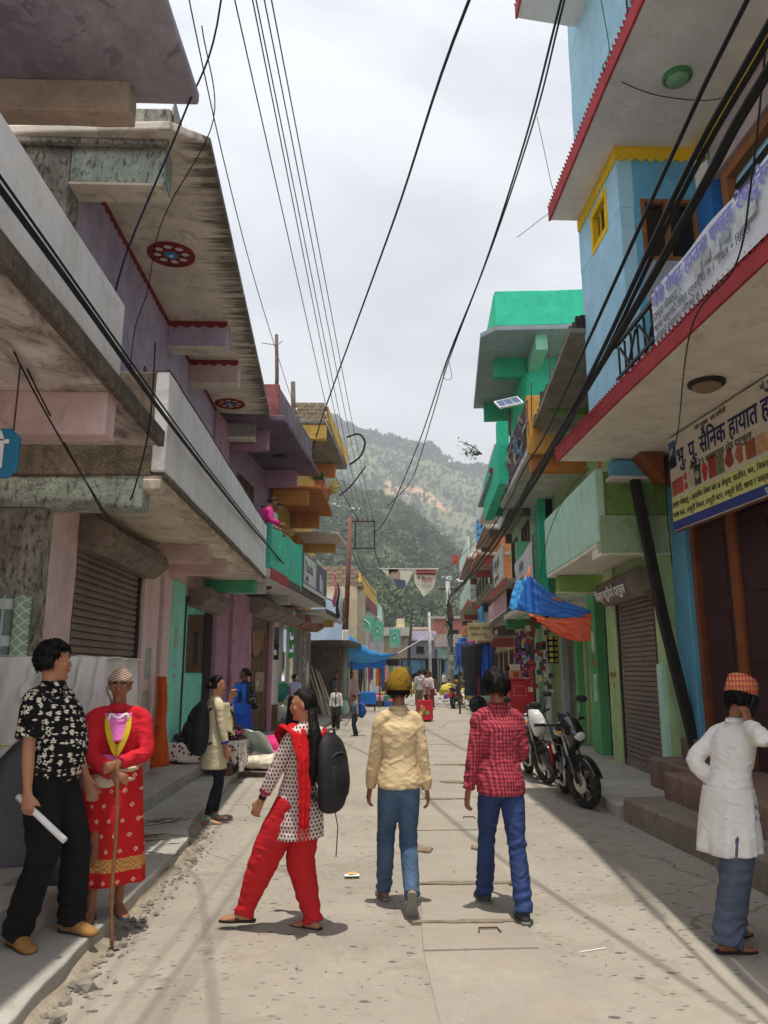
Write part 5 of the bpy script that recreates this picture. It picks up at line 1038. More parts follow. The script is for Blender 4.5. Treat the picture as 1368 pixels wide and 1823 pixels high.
def hill_pat(nt, co, lk):
    sx = N_(nt, 'ShaderNodeSeparateXYZ'); lk(co, sx.inputs[0]); out = []
    nz = N_(nt, 'ShaderNodeTexNoise'); nz.inputs['Scale'].default_value = .05; nz.inputs['Detail'].default_value = 8; lk(co, nz.inputs[0])
    def blob(x0, x1, y0, y1):
        a = mathn(nt, 'ABSOLUTE', mathn(nt, 'DIVIDE', mathn(nt, 'SUBTRACT', sx.outputs[0], (x0+x1)/2), (x1-x0)/2)); b = mathn(nt, 'ABSOLUTE', mathn(nt, 'DIVIDE', mathn(nt, 'SUBTRACT', sx.outputs[1], (y0+y1)/2), (y1-y0)/2))
        r = mathn(nt, 'SQRT', mathn(nt, 'ADD', mathn(nt, 'MULTIPLY', a, a), mathn(nt, 'MULTIPLY', b, b)))
        f = N_(nt, 'ShaderNodeMapRange'); lk(mathn(nt, 'ADD', r, mathn(nt, 'MULTIPLY', nz.outputs[0], .9)), f.inputs[0]); f.inputs[1].default_value = 1.45; f.inputs[2].default_value = 1.15; f.inputs[3].default_value = 0; f.inputs[4].default_value = .85; return f.outputs[0]
    out.append((blob(15, 105, 770, 815), '#a07a5c')); out.append((blob(60, 140, 620, 700), '#b08a68'))
    # dry bare ground on the far ridge
    far = N_(nt, 'ShaderNodeMapRange'); lk(sx.outputs[1], far.inputs[0]); far.inputs[1].default_value = 560; far.inputs[2].default_value = 720; far.inputs[4].default_value = .55
    out.insert(0, (far.outputs[0], '#5d6040'))
    return out
pattern(m_hill, hill_pat)
hills = hb.build('hills', m_hill, smooth=True); hills['kind'] = 'structure'
# woodland: tens of hundreds of ragged crowns, one mass
def forest(n, xr, yr, hr, seed, cards, name, cols, label, power=1.0):
    g_ = np.random.default_rng(seed); y = yr[0] + (yr[1]-yr[0])*g_.random(n)**power; x = (xr[0] + (xr[1]-xr[0])*g_.random(n))*y/yr[1]; P = np.stack([x/45, y/45, 0*x], 1)
    keep = vnoise(P, 5) + .6*vnoise(P*2.7, 6) > g_.uniform(-.9, .5, n); x, y = x[keep], y[keep]; z = hill_z(x, y); k = len(x); h = g_.uniform(hr[0], hr[1], k)*(1 + .5*(g_.random(k) > .93))
    d = g_.normal(size=(k, cards, 3)); d /= np.linalg.norm(d, axis=2, keepdims=True); rad = g_.random((k, cards, 1))**.4
    c = np.stack([x, y, z + h*.55], 1)[:, None, :] + d*rad*(h[:, None, None]*np.array([.48, .48, .42]))
    s = (h*(.20 if cards < 40 else .125))[:, None, None]; a = g_.normal(size=(k, cards, 3)); b = g_.normal(size=(k, cards, 3)); a /= np.linalg.norm(a, axis=2, keepdims=True); b /= np.linalg.norm(b, axis=2, keepdims=True)
    V = np.stack([c - a*s, c + b*s*.9, c + a*s, c - b*s*.9], 2).reshape(-1, 3); me = bpy.data.meshes.new(name); nq = k*cards
    me.vertices.add(nq*4); me.vertices.foreach_set('co', V.ravel()); me.loops.add(nq*4); me.loops.foreach_set('vertex_index', np.arange(nq*4)); me.polygons.add(nq); me.polygons.foreach_set('loop_start', np.arange(nq)*4); me.polygons.foreach_set('loop_total', np.full(nq, 4)); 
    me.polygons.foreach_set('material_index', np.repeat(g_.integers(0, len(cols), k), cards)); me.update(); me.validate()
    o = mkobj(name, me, cols); o['kind'] = 'stuff'; o['label'] = label; o['category'] = 'woodland'; return o
def leafm(n, c): return M(n, c, rough=.7, var=.25, vscale=.2, bump=0, spec=.1)
fc = [leafm('forest_dark', (.060, .098, .036)), leafm('forest_mid', (.085, .135, .045)), leafm('forest_olive', (.125, .16, .055))]
forest(9500, (-90, 170), (150, 500), (2.4, 5.2), 1, 42, 'hill_woodland', fc, 'green woodland covering the nearer hillside')
forest(6500, (-150, 300), (600, 1010), (2.5, 6.0), 2, 18, 'ridge_scrub', fc, 'scattered trees and scrub on the far ridge', .8)
forest(700, (-80, 235), (965, 1012), (6, 13), 3, 26, 'skyline_trees', fc, 'small trees standing along the far ridge skyline', .6)
forest(320, (-25, 80), (86, 135), (2.5, 4.5), 4, 110, 'riverside_bushes', [leafm('bush_light', (.09, .11, .03)), fc[1]], 'bright green bushes behind the last houses of the street')
far_w = M('far_house_wall', '#b3a894', var=.1); far_r = M('far_house_roof', '#8a8d92', var=.1)
for i, (x, y, lab) in enumerate(((-12, 330, 'tiny far house on the hillside, left end of the upper hamlet'), (-8, 335, 'tiny far house on the hillside, second from left in the hamlet'), (-5, 328, 'tiny far house on the hillside, middle of the hamlet'), (-1, 332, 'tiny far house on the hillside, right end of the hamlet'), (30, 260, 'small pale hut on the hillside by the reddish bare patch'), (34, 262, 'small hut right of the pale hillside hut'), (42, 300, 'lone white roofed hut on the right of the hillside'))):
    z = float(hill_z(np.array([float(x)]), np.array([float(y)]))[0]); t = thing('far_house', lab, 'house', (x, y, z - .5), rr.uniform(-25, 25), group='far houses on the hillside')
    w = rr.uniform(1.6, 2.6); bx('wall', far_w, t, -w, w, -1.5, 1.5, 0, 3.0, bevel=0); MB().prism([(-1.9, 2.95), (1.9, 2.95), (0, 4.2)], -w - .3, w + .3, 'x').build('roof', far_r, t); bx('window', m_dark, t, -.6, .3, -1.53, -1.5, 1.2, 2.2, bevel=0)
# haze of the valley air
hz_ = MB().box(-700, 800, -60, 1320, -2.5, 430).build('haze', bpy.data.materials.new('haze_air')); hz_['kind'] = 'stuff'; hz_['label'] = 'thin pale haze filling the valley air'; hz_['category'] = 'haze'
hm = hz_.data.materials[0]; hm.use_nodes = True; hm.node_tree.nodes.clear(); ho = N_(hm.node_tree, 'ShaderNodeOutputMaterial'); hv = N_(hm.node_tree, 'ShaderNodeVolumePrincipled')
hv.inputs['Color'].default_value = (.84, .90, 1.0, 1); hv.inputs['Density'].default_value = .0008; hv.inputs['Anisotropy'].default_value = .0; hm.node_tree.links.new(hv.outputs[0], ho.inputs['Volume'])
# ================================================================ poles and cables
m_cable = M('black_cable', '#121214', rough=.6, bump=0); m_cpole = M('concrete_pole', '#8d8f8c', var=.12, dirt=.35, dirtcol='#55534e', streak=.4)
def catmull(P, n=8):
    P = [Vector(p) for p in P]; Q = [P[0]*2 - P[1]] + P + [P[-1]*2 - P[-2]]; out = []
    for i in range(1, len(Q) - 2):
        for k in range(n):
            t = k/n; a, b, c, d = Q[i-1], Q[i], Q[i+1], Q[i+2]; out.append(.5*((2*b) + (c-a)*t + (2*a - 5*b + 4*c - d)*t*t + (3*b - a - 3*c + d)*t**3))
    return out + [P[-1]]
def cable(pts, r, label, group=None, n=8, mat=None):
    o = MB().tube(catmull(pts, n), r, 6).build('cable', mat or m_cable, smooth=True); return tag(o, label, 'cable', group)
# rusty pole with an iron frame
up = thing('utility_pole', 'rusty red utility pole on a grey base with a square iron frame at the top', 'pole', (-.55, 30, 0))
MB().tube([(0, 0, 0), (.10, 0, 3.2)], [.15, .13], 14).build('concrete_base', m_cpole, up, smooth=True); MB().tube([(.10, 0, 3.1), (.25, 0, 7.6)], [.10, .085], 12).build('rusty_shaft', m_rust, up, smooth=True)
fq = MB()
for a, b in (((.2, 0, 7.46), (1.22, 0, 7.46)), ((.22, 0, 6.38), (1.22, 0, 6.38)), ((1.2, 0, 6.36), (1.2, 0, 7.48)), ((.44, 0, 6.38), (.44, 0, 7.46))): fq.bar(a, b, .05)
for a, b in (((.25, 0, 7.2), (.0, -.1, 7.05)), ((.22, 0, 6.8), (-.05, -.1, 6.7))): fq.bar(a, b, .03)
fq.build('iron_frame', M('dark_iron', '#2b2725', rough=.6), up)
for k in range(5): MB().lathe([(.03, 0), (.045, .03), (.03, .06), (.045, .09), (.02, .12)], 10, (.3 + k*.21, 0, 7.48)).build('insulator', M('brown_ceramic', '#5a3a2c', rough=.3), up, smooth=True)
bx('white_tag', m_white, up, .02, .22, -.17, -.15, 2.75, 3.15)
rpz = thing('utility_pole', 'grey concrete utility pole in the right half of the street, carrying many cables', 'pole', (5.35, 45, 0))
MB().tube([(0, 0, 0), (.02, 0, 3.5), (-.06, 0, 6.8)], [.19, .17, .13], 14).build('shaft', m_cpole, rpz, smooth=True)
cq2 = MB(); rq = random.Random(3)
for k in range(26): z = rq.uniform(3.6, 6.5); cq2.tube([(rq.uniform(-.2, .2), -.16, z), (rq.uniform(-.25, .25), -.22, z - rq.uniform(.2, .9)), (rq.uniform(-.2, .2), -.16, z - rq.uniform(.4, 1.6))], .018, 5)
cq2.build('cable_tangle', m_cable, rpz); bx('cross_arm', m_iron, rpz, -.6, .6, -.05, .05, 6.3, 6.4); bx('junction_box', m_iron, rpz, -.16, .16, -.32, -.17, 4.6, 5.3)
txt('क', .5, m_white, rpz, (-.12, -.20, 2.2), U, V); txt('२२', .35, m_white, rpz, (-.15, -.20, 1.7), U, V)
mpz = thing('utility_pole', 'slim black pole standing in the middle of the street end', 'pole', (3.55, 55, 0)); MB().tube([(0, 0, 0), (.1, 0, 3), (.38, 0, 6.0)], [.13, .11, .08], 10).build('shaft', M('black_wood_pole', '#26221f', var=.2), mpz, smooth=True)
for z in (4.8, 5.1, 5.4, 5.7): bx('insulator_bracket', m_cpole, mpz, .2 + (z-4.8)*.1, .5 + (z-4.8)*.1, -.06, .06, z, z + .08)
gpz = thing('utility_pole', 'thin pale pole in front of the lilac house', 'pole', (5.62, 60, 0)); MB().tube([(0, 0, 0), (-.05, 0, 6.1)], [.14, .1], 10).build('shaft', m_cpole, gpz, smooth=True)
# five lines from the iron frame over the camera
for i, (a, b) in enumerate((((-1.07, 5.52, 7.2), (-.22, 30, 7.6)), ((-.92, 5.52, 7.2), (-.04, 30, 7.6)), ((-.89, 5.52, 7.2), (.16, 30, 7.6)), ((-.82, 5.52, 7.2), (.38, 30, 7.61)), ((-.76, 5.52, 7.2), (.58, 30, 7.61)))):
    a, b = Vector(a), Vector(b); back = a + (a - b)*.55
    cable([back, a, a.lerp(b, .5) + Vector((0, 0, -.10 - .03*i)), b], .0065, ['leftmost', 'second from left', 'middle', 'fourth from left', 'rightmost'][i] + ' of the five thin lines running to the iron frame', 'lines to the iron frame')
cable([(2.2, 1.5, 7.9), (1.2, 7.23, 9.0), (.61, 13, 9.86), (-.95, 21, 9.04), (-1.45, 23, 8.28)], .020, 'single thick black cable crossing the sky from upper right to the orange house roof')
G = 'cable bundle from the blue hotel to the iron frame'
cable([(2.1, 4.5, 8.9), (2.38, 7.68, 9.5), (2.68, 11, 10.14), (2.46, 14, 9.51), (2.17, 18, 9.2), (1.86, 23, 8.58), (1.12, 29, 7.46), (.64, 30, 7.0)], .017, 'left cable of the bundle sweeping from the blue hotel roof to the iron frame', G)
cable([(2.15, 4.5, 8.9), (2.42, 7.68, 9.5), (2.73, 10.5, 10.16), (2.6, 13.5, 9.83), (2.25, 18, 9.28), (2.11, 21, 8.82), (1.89, 26, 8.26), (1.3, 28, 7.86), (1.1, 28.6, 7.8)], .014, 'right cable of the bundle from the blue hotel roof, ending in a loose loop', G)
cable([(2.12, 4.5, 8.95), (2.40, 7.68, 9.55), (2.66, 11, 10.05), (2.50, 14, 9.62), (2.2, 18, 9.22), (2.15, 18.3, 8.9), (2.35, 18.4, 8.95), (2.25, 18.0, 9.2)], .007, 'thin wire with a small loose curl on the cable bundle in the sky', G)
cable([(2.74, 10.4, 10.1), (2.95, 10.6, 9.2), (3.02, 10.65, 8.75), (2.7, 10.6, 8.4), (2.4, 10.6, 8.15)], .005, 'thin broken wire hanging from the bundle to the red roof tip', G)
G = 'heavy cables along the right row'
D1 = [(2.05, .5, 5.3), (2.1, 3.32, 4.93), (2.2, 4.67, 4.94), (2.35, 7.32, 4.69), (3.42, 14, 5.46), (3.92, 20, 5.53), (4.82, 34, 5.68), (5.3, 44.9, 5.92)]
D1 = [(2.05, .5, 5.1), (2.1, 3.32, 4.93), (2.2, 4.67, 4.94), (2.45, 7.4, 4.78), (2.95, 11, 5.08), (3.32, 14, 5.32), (3.92, 20, 5.53), (4.82, 34, 5.68), (5.3, 44.9, 5.92)]
cable(D1, .021, 'upper cable of the heavy pair running along the right row to the concrete pole', G); cable([(x + .035, y, z - .03) for x, y, z in D1], .018, 'lower cable twinned with the upper one of the heavy pair', G)
D2 = [(2.12, .5, 4.9), (2.15, 3.44, 4.78), (2.2, 4.36, 4.72), (2.32, 6.02, 4.66), (2.72, 9, 4.92), (3.05, 11, 5.12), (3.73, 17, 5.42), (4.61, 28, 5.55), (5.3, 44.9, 5.75)]
cable(D2, .022, 'thick black cable just below the heavy pair at right', G); cable([(x + .04, y, z + .01) for x, y, z in D2], .012, 'thin cable clinging to the thick black cable at right', G)
cable([(1.95, .5, 5.3), (2.0, 3.31, 5.07), (2.05, 4.39, 4.99), (2.3, 7.2, 4.9), (2.9, 11.5, 5.25), (3.32, 15, 5.6), (3.98, 22, 5.83), (5.3, 44.9, 6.3)], .015, 'topmost separate cable of those along the right row', G)
cable([(-1.74, .5, 3.96), (-1.74, 3.38, 3.94), (-1.74, 4.56, 3.93), (-1.745, 6.66, 3.9), (-1.75, 9.94, 3.93), (-1.745, 14.28, 4.02), (-1.38, 20, 3.86), (-.62, 27, 3.94), (-.5, 29.9, 4.4)], .018, 'black cable running along the two white parapets on the left'); cable([(-1.715, .5, 3.99), (-1.715, 3.38, 3.965), (-1.715, 6.66, 3.925), (-1.72, 9.94, 3.95), (-1.72, 14.28, 4.04)], .008, 'thin wire hugging the black cable on the left parapets')
cable([(-2.28, 4.6, 3.94), (-2.29, 5.2, 3.65), (-2.25, 6.2, 3.21), (-2.35, 7.4, 3.04), (-2.45, 9.5, 3.2)], .006, 'upper of two drooping wires under the nearest left balcony', 'drooping wires'); cable([(-2.27, 4.6, 3.81), (-2.22, 5.2, 3.48), (-2.19, 6.2, 3.12), (-2.35, 7.6, 3.02), (-2.42, 9.5, 3.1)], .006, 'lower of two drooping wires under the nearest left balcony', 'drooping wires')
cable([(-.6, 3, 8.0), (-1.25, 5.83, 7.5), (-1.62, 6.2, 6.6), (-2.02, 6.2, 5.3), (-2.15, 6.2, 4.6)], .010, 'blue black wire dropping from the sky onto the left white parapet', mat=M('blue_black_wire', '#10102a', rough=.5)); cable([(-1.74, 6.2, 4.4), (-1.735, 6.2, 4.0), (-1.78, 6.3, 3.6), (-2.0, 6.8, 3.3), (-2.1, 7.0, 3.2)], .007, 'thin wire hanging down past the left balcony edge')
cable([(-1.30, 3.0, 7.0), (-1.42, 7.0, 6.86), (-1.52, 12, 7.3), (-1.35, 19, 7.6), (-1.0, 22.5, 8.6)], .006, 'thin wire passing along the outer edge of the left eave')
cable([(-1.40, 5.8, 7.2), (-1.43, 6.6, 6.9), (-1.95, 7.2, 6.4), (-2.16, 7.5, 6.15), (-2.37, 8.0, 5.8), (-2.54, 8.2, 5.42), (-2.6, 8.3, 4.6)], .006, 'thin crooked wire hanging in front of the lilac wall')
cable([(2.4, 3.82, 5.33), (2.6, 4.48, 4.86), (2.84, 5.24, 4.66), (2.86, 6.09, 4.55), (3.9, 8.9, 4.5), (3.98, 9.55, 4.0), (4.0, 9.6, 3.0)], .007, 'thin wire dropping from the cables past the banner to the hotel sign')
cable([(3.28, 8.81, 10.67), (3.1, 8.16, 9.26), (2.9, 7.86, 8.7), (3.3, 7.86, 8.45), (3.72, 7.99, 8.46), (4.2, 8.0, 8.44), (4.42, 7.72, 8.3)], .006, 'wire looping over the red roof edge to the green ceiling lamp')
cable([(3.3, 10.55, 4.5), (3.36, 12, 4.45), (3.30, 13, 3.98), (3.34, 14, 3.32)], .006, 'thin wire slanting across the mint parapet')
cable([(3.97, 20, 7.07), (4.84, 28, 6.43), (5.1, 40, 5.9), (5.3, 45, 6.3)], .012, 'thin wire from the grille balcony to the concrete pole')
cable([(2.35, 22, 4.53), (3.2, 26, 5.2), (4.6, 30, 6.6)], .010, 'wire holding the right end of the pennant banner'); cable([(.62, 22, 4.55), (.0, 27, 4.9), (-.4, 29.9, 5.2)], .010, 'wire holding the left end of the pennant banner')
G = 'service wires between the far poles'
for i, (a, b, s, lab) in enumerate((((.6, 30, 6.4), (3.9, 55, 5.7), .9, 'long sagging wire from the iron frame to the mid street pole'), ((-.3, 30, 6.9), (1.7, 47, 5.2), .4, 'wire from the rusty pole to the mint railing'), ((-.3, 30, 6.0), (-.4, 24, 4.2), .3, 'wire from the rusty pole to the orange house'), ((5.3, 45, 5.9), (3.9, 55, 5.5), .7, 'wire from the concrete pole to the mid street pole'), ((5.3, 45, 4.6), (4.6, 58, 2.6), .2, 'stay wire slanting down from the concrete pole'), ((3.9, 55, 5.4), (5.6, 60, 5.9), .4, 'wire from the mid street pole to the thin pale pole'), ((.64, 30, 6.5), (1.3, 36, 5.6), .2, 'short wire from the frame to the yellow parapet'), ((-.2, 30, 6.2), (1.6, 44, 6.0), .8, 'second sagging wire across the yellow parapet'), ((.1, 30, 7.4), (-1.0, 27.5, 9.0), .2, 'wire from the frame up to the high eave'))):
    a, b = Vector(a), Vector(b); cable([a, a.lerp(b, .33) - Vector((0, 0, s*.8)), a.lerp(b, .67) - Vector((0, 0, s*.8)), b], .012, lab, G)
# loose black hoop on the lines
hp = [(-.35, 21, 8.15), (-.0, 21, 8.25), (.18, 21, 8.0), (.05, 21, 7.6), (-.25, 21.0, 7.35)]
cable(hp, .028, 'thick curved black hoop clipped to the overhead lines'); cable([(.2, 21.2, 7.35), (-.2, 21.8, 6.95), (-.55, 22.3, 6.75)], .02, 'short black cable from the hoop to the orange roof tip')
# pennant banner across the street
pb = thing('pennant_banner', 'two triangular paper pennants on a string across the street, one with a portrait', 'banner', (1.48, 22, 4.54))
MB().tube([(-.88, 0, 0), (0, 0, -.015), (.86, 0, 0)], .012, 6).build('white_batten', m_white, pb)
m_pap = M('pennant_paper', '#c9c4ae', rough=.7, var=.05)
MB().add([(-.82, 0, -.01), (.16, 0, -.01), (-.18, -.03, -.68)], [(0, 1, 2)]).build('pennant', m_pap, pb, solid=.004); MB().add([(.12, .02, -.01), (.84, .02, -.01), (.70, .0, -.55), (.41, -.03, -.82), (.16, .0, -.42)], [(0, 1, 2, 3, 4)]).build('pennant', m_pap, pb, solid=.004)
MB().prism([(-.42 + .16*math.cos(a), -.16 + .15*math.sin(a)) for a in [2*math.pi*k/18 for k in range(18)]], -.034, -.006, 'y').build('portrait_face', M('print_skin', '#a58a78'), pb)
MB().prism([(-.60, -.02), (-.30, -.02), (-.34, -.09), (-.5, -.10), (-.58, -.17)], -.040, -.035, 'y').build('portrait_hair', M('print_dark', '#1b1c24'), pb); MB().prism([(-.47, -.30), (-.12, -.34), (-.10, -.48), (-.19, -.62), (-.36, -.5)], -.046, -.02, 'y').build('portrait_shirt', M('print_slate', '#4c5568'), pb)
for k, z in enumerate((-.08, -.17)): MB().box(.2, .78, -.012, -.008, z, z + .05).build('red_text_line', m_redtrim if k else M('print_red', '#8c2a26'), pb)
txt('मेला', .22, M('print_red', '#8c2a26'), pb, (.34, -.03, -.42), U, V); txt('१२', .2, M('print_green', '#2f5a3a'), pb, (.22, -.03, -.33), U, V)
# ================================================================ people
def skinm(n, c): 
    return M(n, c, rough=.5, var=.08, vscale=6, bump=.08, bscale=90, spec=.35)
SK1, SK2, SK3 = skinm('skin_tan', '#8f6047'), skinm('skin_brown', '#6f4632'), skinm('skin_dark', '#553527')
m_hair = M('black_hair', (.007, .0055, .005), rough=.55, var=.3, vscale=30, bump=.35, bscale=70, spec=.18)
m_eye = M('eye_white', '#b9aea2', rough=.3, bump=0); m_iris = M('iris_dark', (.012, .009, .008), rough=.2, bump=0); m_lip = M('lips', '#6d3f37', rough=.5)
def ring(c, ax, ay, rx, ry, n=14): return [c + ax*(rx*math.cos(2*math.pi*k/n)) + ay*(ry*math.sin(2*math.pi*k/n)) for k in range(n)]
def etube(mb, secs, lat=(1, 0, 0), n=14, sub=3, f0=False, f1=False):
    """elliptic tube through sections (centre, r lateral, r depth), rounded ends"""
    C = [Vector(s[0]) for s in secs]; RX = [s[1] for s in secs]; RY = [s[2] for s in secs]; lat = Vector(lat); P = []; A = []; B = []
    def cr(v, i, t):
        g_ = lambda j: v[max(0, min(len(v)-1, j))]; a, b, c, d = g_(i-1), g_(i), g_(i+1), g_(i+2); return .5*((2*b) + (c-a)*t + (2*a-5*b+4*c-d)*t*t + (3*b-a-3*c+d)*t**3)
    for i in range(len(C)-1):
        for k in range(sub): t = k/sub; P.append(cr(C, i, t)); A.append(cr(RX, i, t)); B.append(cr(RY, i, t))
    P.append(C[-1]); A.append(RX[-1]); B.append(RY[-1]); rs = []
    for i, p in enumerate(P):
        t = (P[min(i+1, len(P)-1)] - P[max(i-1, 0)]).normalized(); ax = (lat - t*lat.dot(t)).normalized(); ay = t.cross(ax)
        if i == 0 and not f0:
            for f, o in ((.35, -.8), (.8, -.45)): rs.append(ring(p + t*min(A[0], B[0])*o, ax, ay, A[0]*f, B[0]*f, n))
        rs.append(ring(p, ax, ay, max(.002, A[i]), max(.002, B[i]), n))
        if i == len(P)-1 and not f1:
            for f, o in ((.8, .45), (.35, .8)): rs.append(ring(p + t*min(A[-1], B[-1])*o, ax, ay, A[-1]*f, B[-1]*f, n))
    return mb.rings(rs)
def ellips(mb, c, ax, ay, az, rx, ry, rz, nu=14, nv=9):
    rs = []
    for j in range(1, nv): a = math.pi*j/nv - math.pi/2; rs.append(ring(c + az*(rz*math.sin(a)), ax, ay, rx*math.cos(a), ry*math.cos(a), nu))
    return mb.rings(rs)
def vox(mb, size, smooth=3, disp=None):
    me = bpy.data.meshes.new('tmp'); me.from_pydata(mb.v, [], mb.f); bm = bmesh.new(); bm.from_mesh(me); bmesh.ops.recalc_face_normals(bm, faces=bm.faces); bm.to_mesh(me); bm.free()
    o = bpy.data.objects.new('tmp', me); COL.objects.link(o); q = o.modifiers.new('r', 'REMESH'); q.mode = 'VOXEL'; q.voxel_size = size; q.adaptivity = 0
    if smooth: q = o.modifiers.new('s', 'SMOOTH'); q.factor = .5; q.iterations = smooth
    r = bpy.data.meshes.new_from_object(o.evaluated_get(bpy.context.evaluated_depsgraph_get())); bpy.data.objects.remove(o); bpy.data.meshes.remove(me)
    if disp:
        n = len(r.vertices); co = np.empty(n*3); r.vertices.foreach_get('co', co); co = co.reshape(-1, 3); nm = np.empty(n*3); r.vertex_normals.foreach_get('vector', nm); nm = nm.reshape(-1, 3)
        r.vertices.foreach_set('co', (co + nm*disp(co)[:, None]).ravel()); r.update()
    return r
def folds(amp, fx=11, fz=17, seed=0, slant=.7):
    """cloth creases: narrow ridged folds at slanting angles over slack areas"""
    def f(co):
        out = 0
        for k, (sl, fr, w) in enumerate(((slant, 1.0, .75), (-slant*.8, 1.5, .55), (slant*.3, 2.4, .35))):
            P = np.stack([co[:, 0]*fx*fr*.6 + co[:, 2]*sl*fx*.5, co[:, 1]*fx*fr*.6, co[:, 2]*fz*fr - co[:, 0]*sl*fz*fr], 1); n = 1 - np.abs(vnoise(P, seed + k))*2.6; out = out + w*np.clip(n, -.35, 1)
        m = np.clip(.5 + .9*vnoise(co*4.5 + 3, seed + 7), .1, 1.1); return amp*.8*m*out
    return f
def ik(a, b, l1, l2, hint):
    a, b = Vector(a), Vector(b); d = b - a; L = min(d.length, (l1+l2)*.999); d.normalize(); x = (l1*l1 - l2*l2 + L*L)/(2*L); h = math.sqrt(max(0, l1*l1 - x*x)); hint = Vector(hint); hint = (hint - d*hint.dot(d)).normalized(); return a + d*x + hint*h, a + d*L
def hand(mb, w, d, pn, curl, s, side, spread=.1, thumb=.6):
    """palm, four fingers of unequal length and a thumb from the side of the palm. d: pointing direction, pn: palm normal"""
    d = d.normalized(); pn = (pn - d*pn.dot(d)).normalized(); sd = d.cross(pn).normalized()*side      # sd: towards the thumb
    etube(mb, [(w - d*.02*s, .026*s, .020*s), (w + d*.025*s, .036*s, .017*s), (w + d*.085*s, .041*s, .014*s)], sd, 10, 2)
    for k, (o, l) in enumerate(((.030, .072), (.010, .080), (-.010, .074), (-.029, .058))):
        p = w + d*.085*s + sd*o*s; c0 = curl*(.8 + .12*k); dr = (d + sd*(o*spread*8)).normalized(); pts = [p - dr*.015*s]; a = 0
        for seg, fr in ((.42, .5), (.32, .9), (.26, .7)):
            a += c0*fr; v = dr*math.cos(a) + pn*math.sin(a); p = p + v*(l*seg*s); pts.append(p)
        etube(mb, [(pts[0], .0095*s, .0095*s), (pts[1], .0090*s, .0090*s), (pts[2], .0084*s, .0084*s), (pts[3], .0070*s, .0070*s)], sd, 8, 2)
    p = w + d*.03*s + sd*.028*s; v1 = (d*.75 + sd*thumb + pn*.35).normalized(); v2 = (d*.85 + sd*thumb*.25 + pn*(.3 + curl*.35)).normalized()
    etube(mb, [(p - v1*.01*s, .013*s, .012*s), (p + v1*.035*s, .011*s, .0105*s), (p + v1*.035*s + v2*.032*s, .0085*s, .0085*s)], sd, 8, 2)
def rotz(v, deg): return Matrix.Rotation(R(deg), 3, 'Z') @ Vector(v)
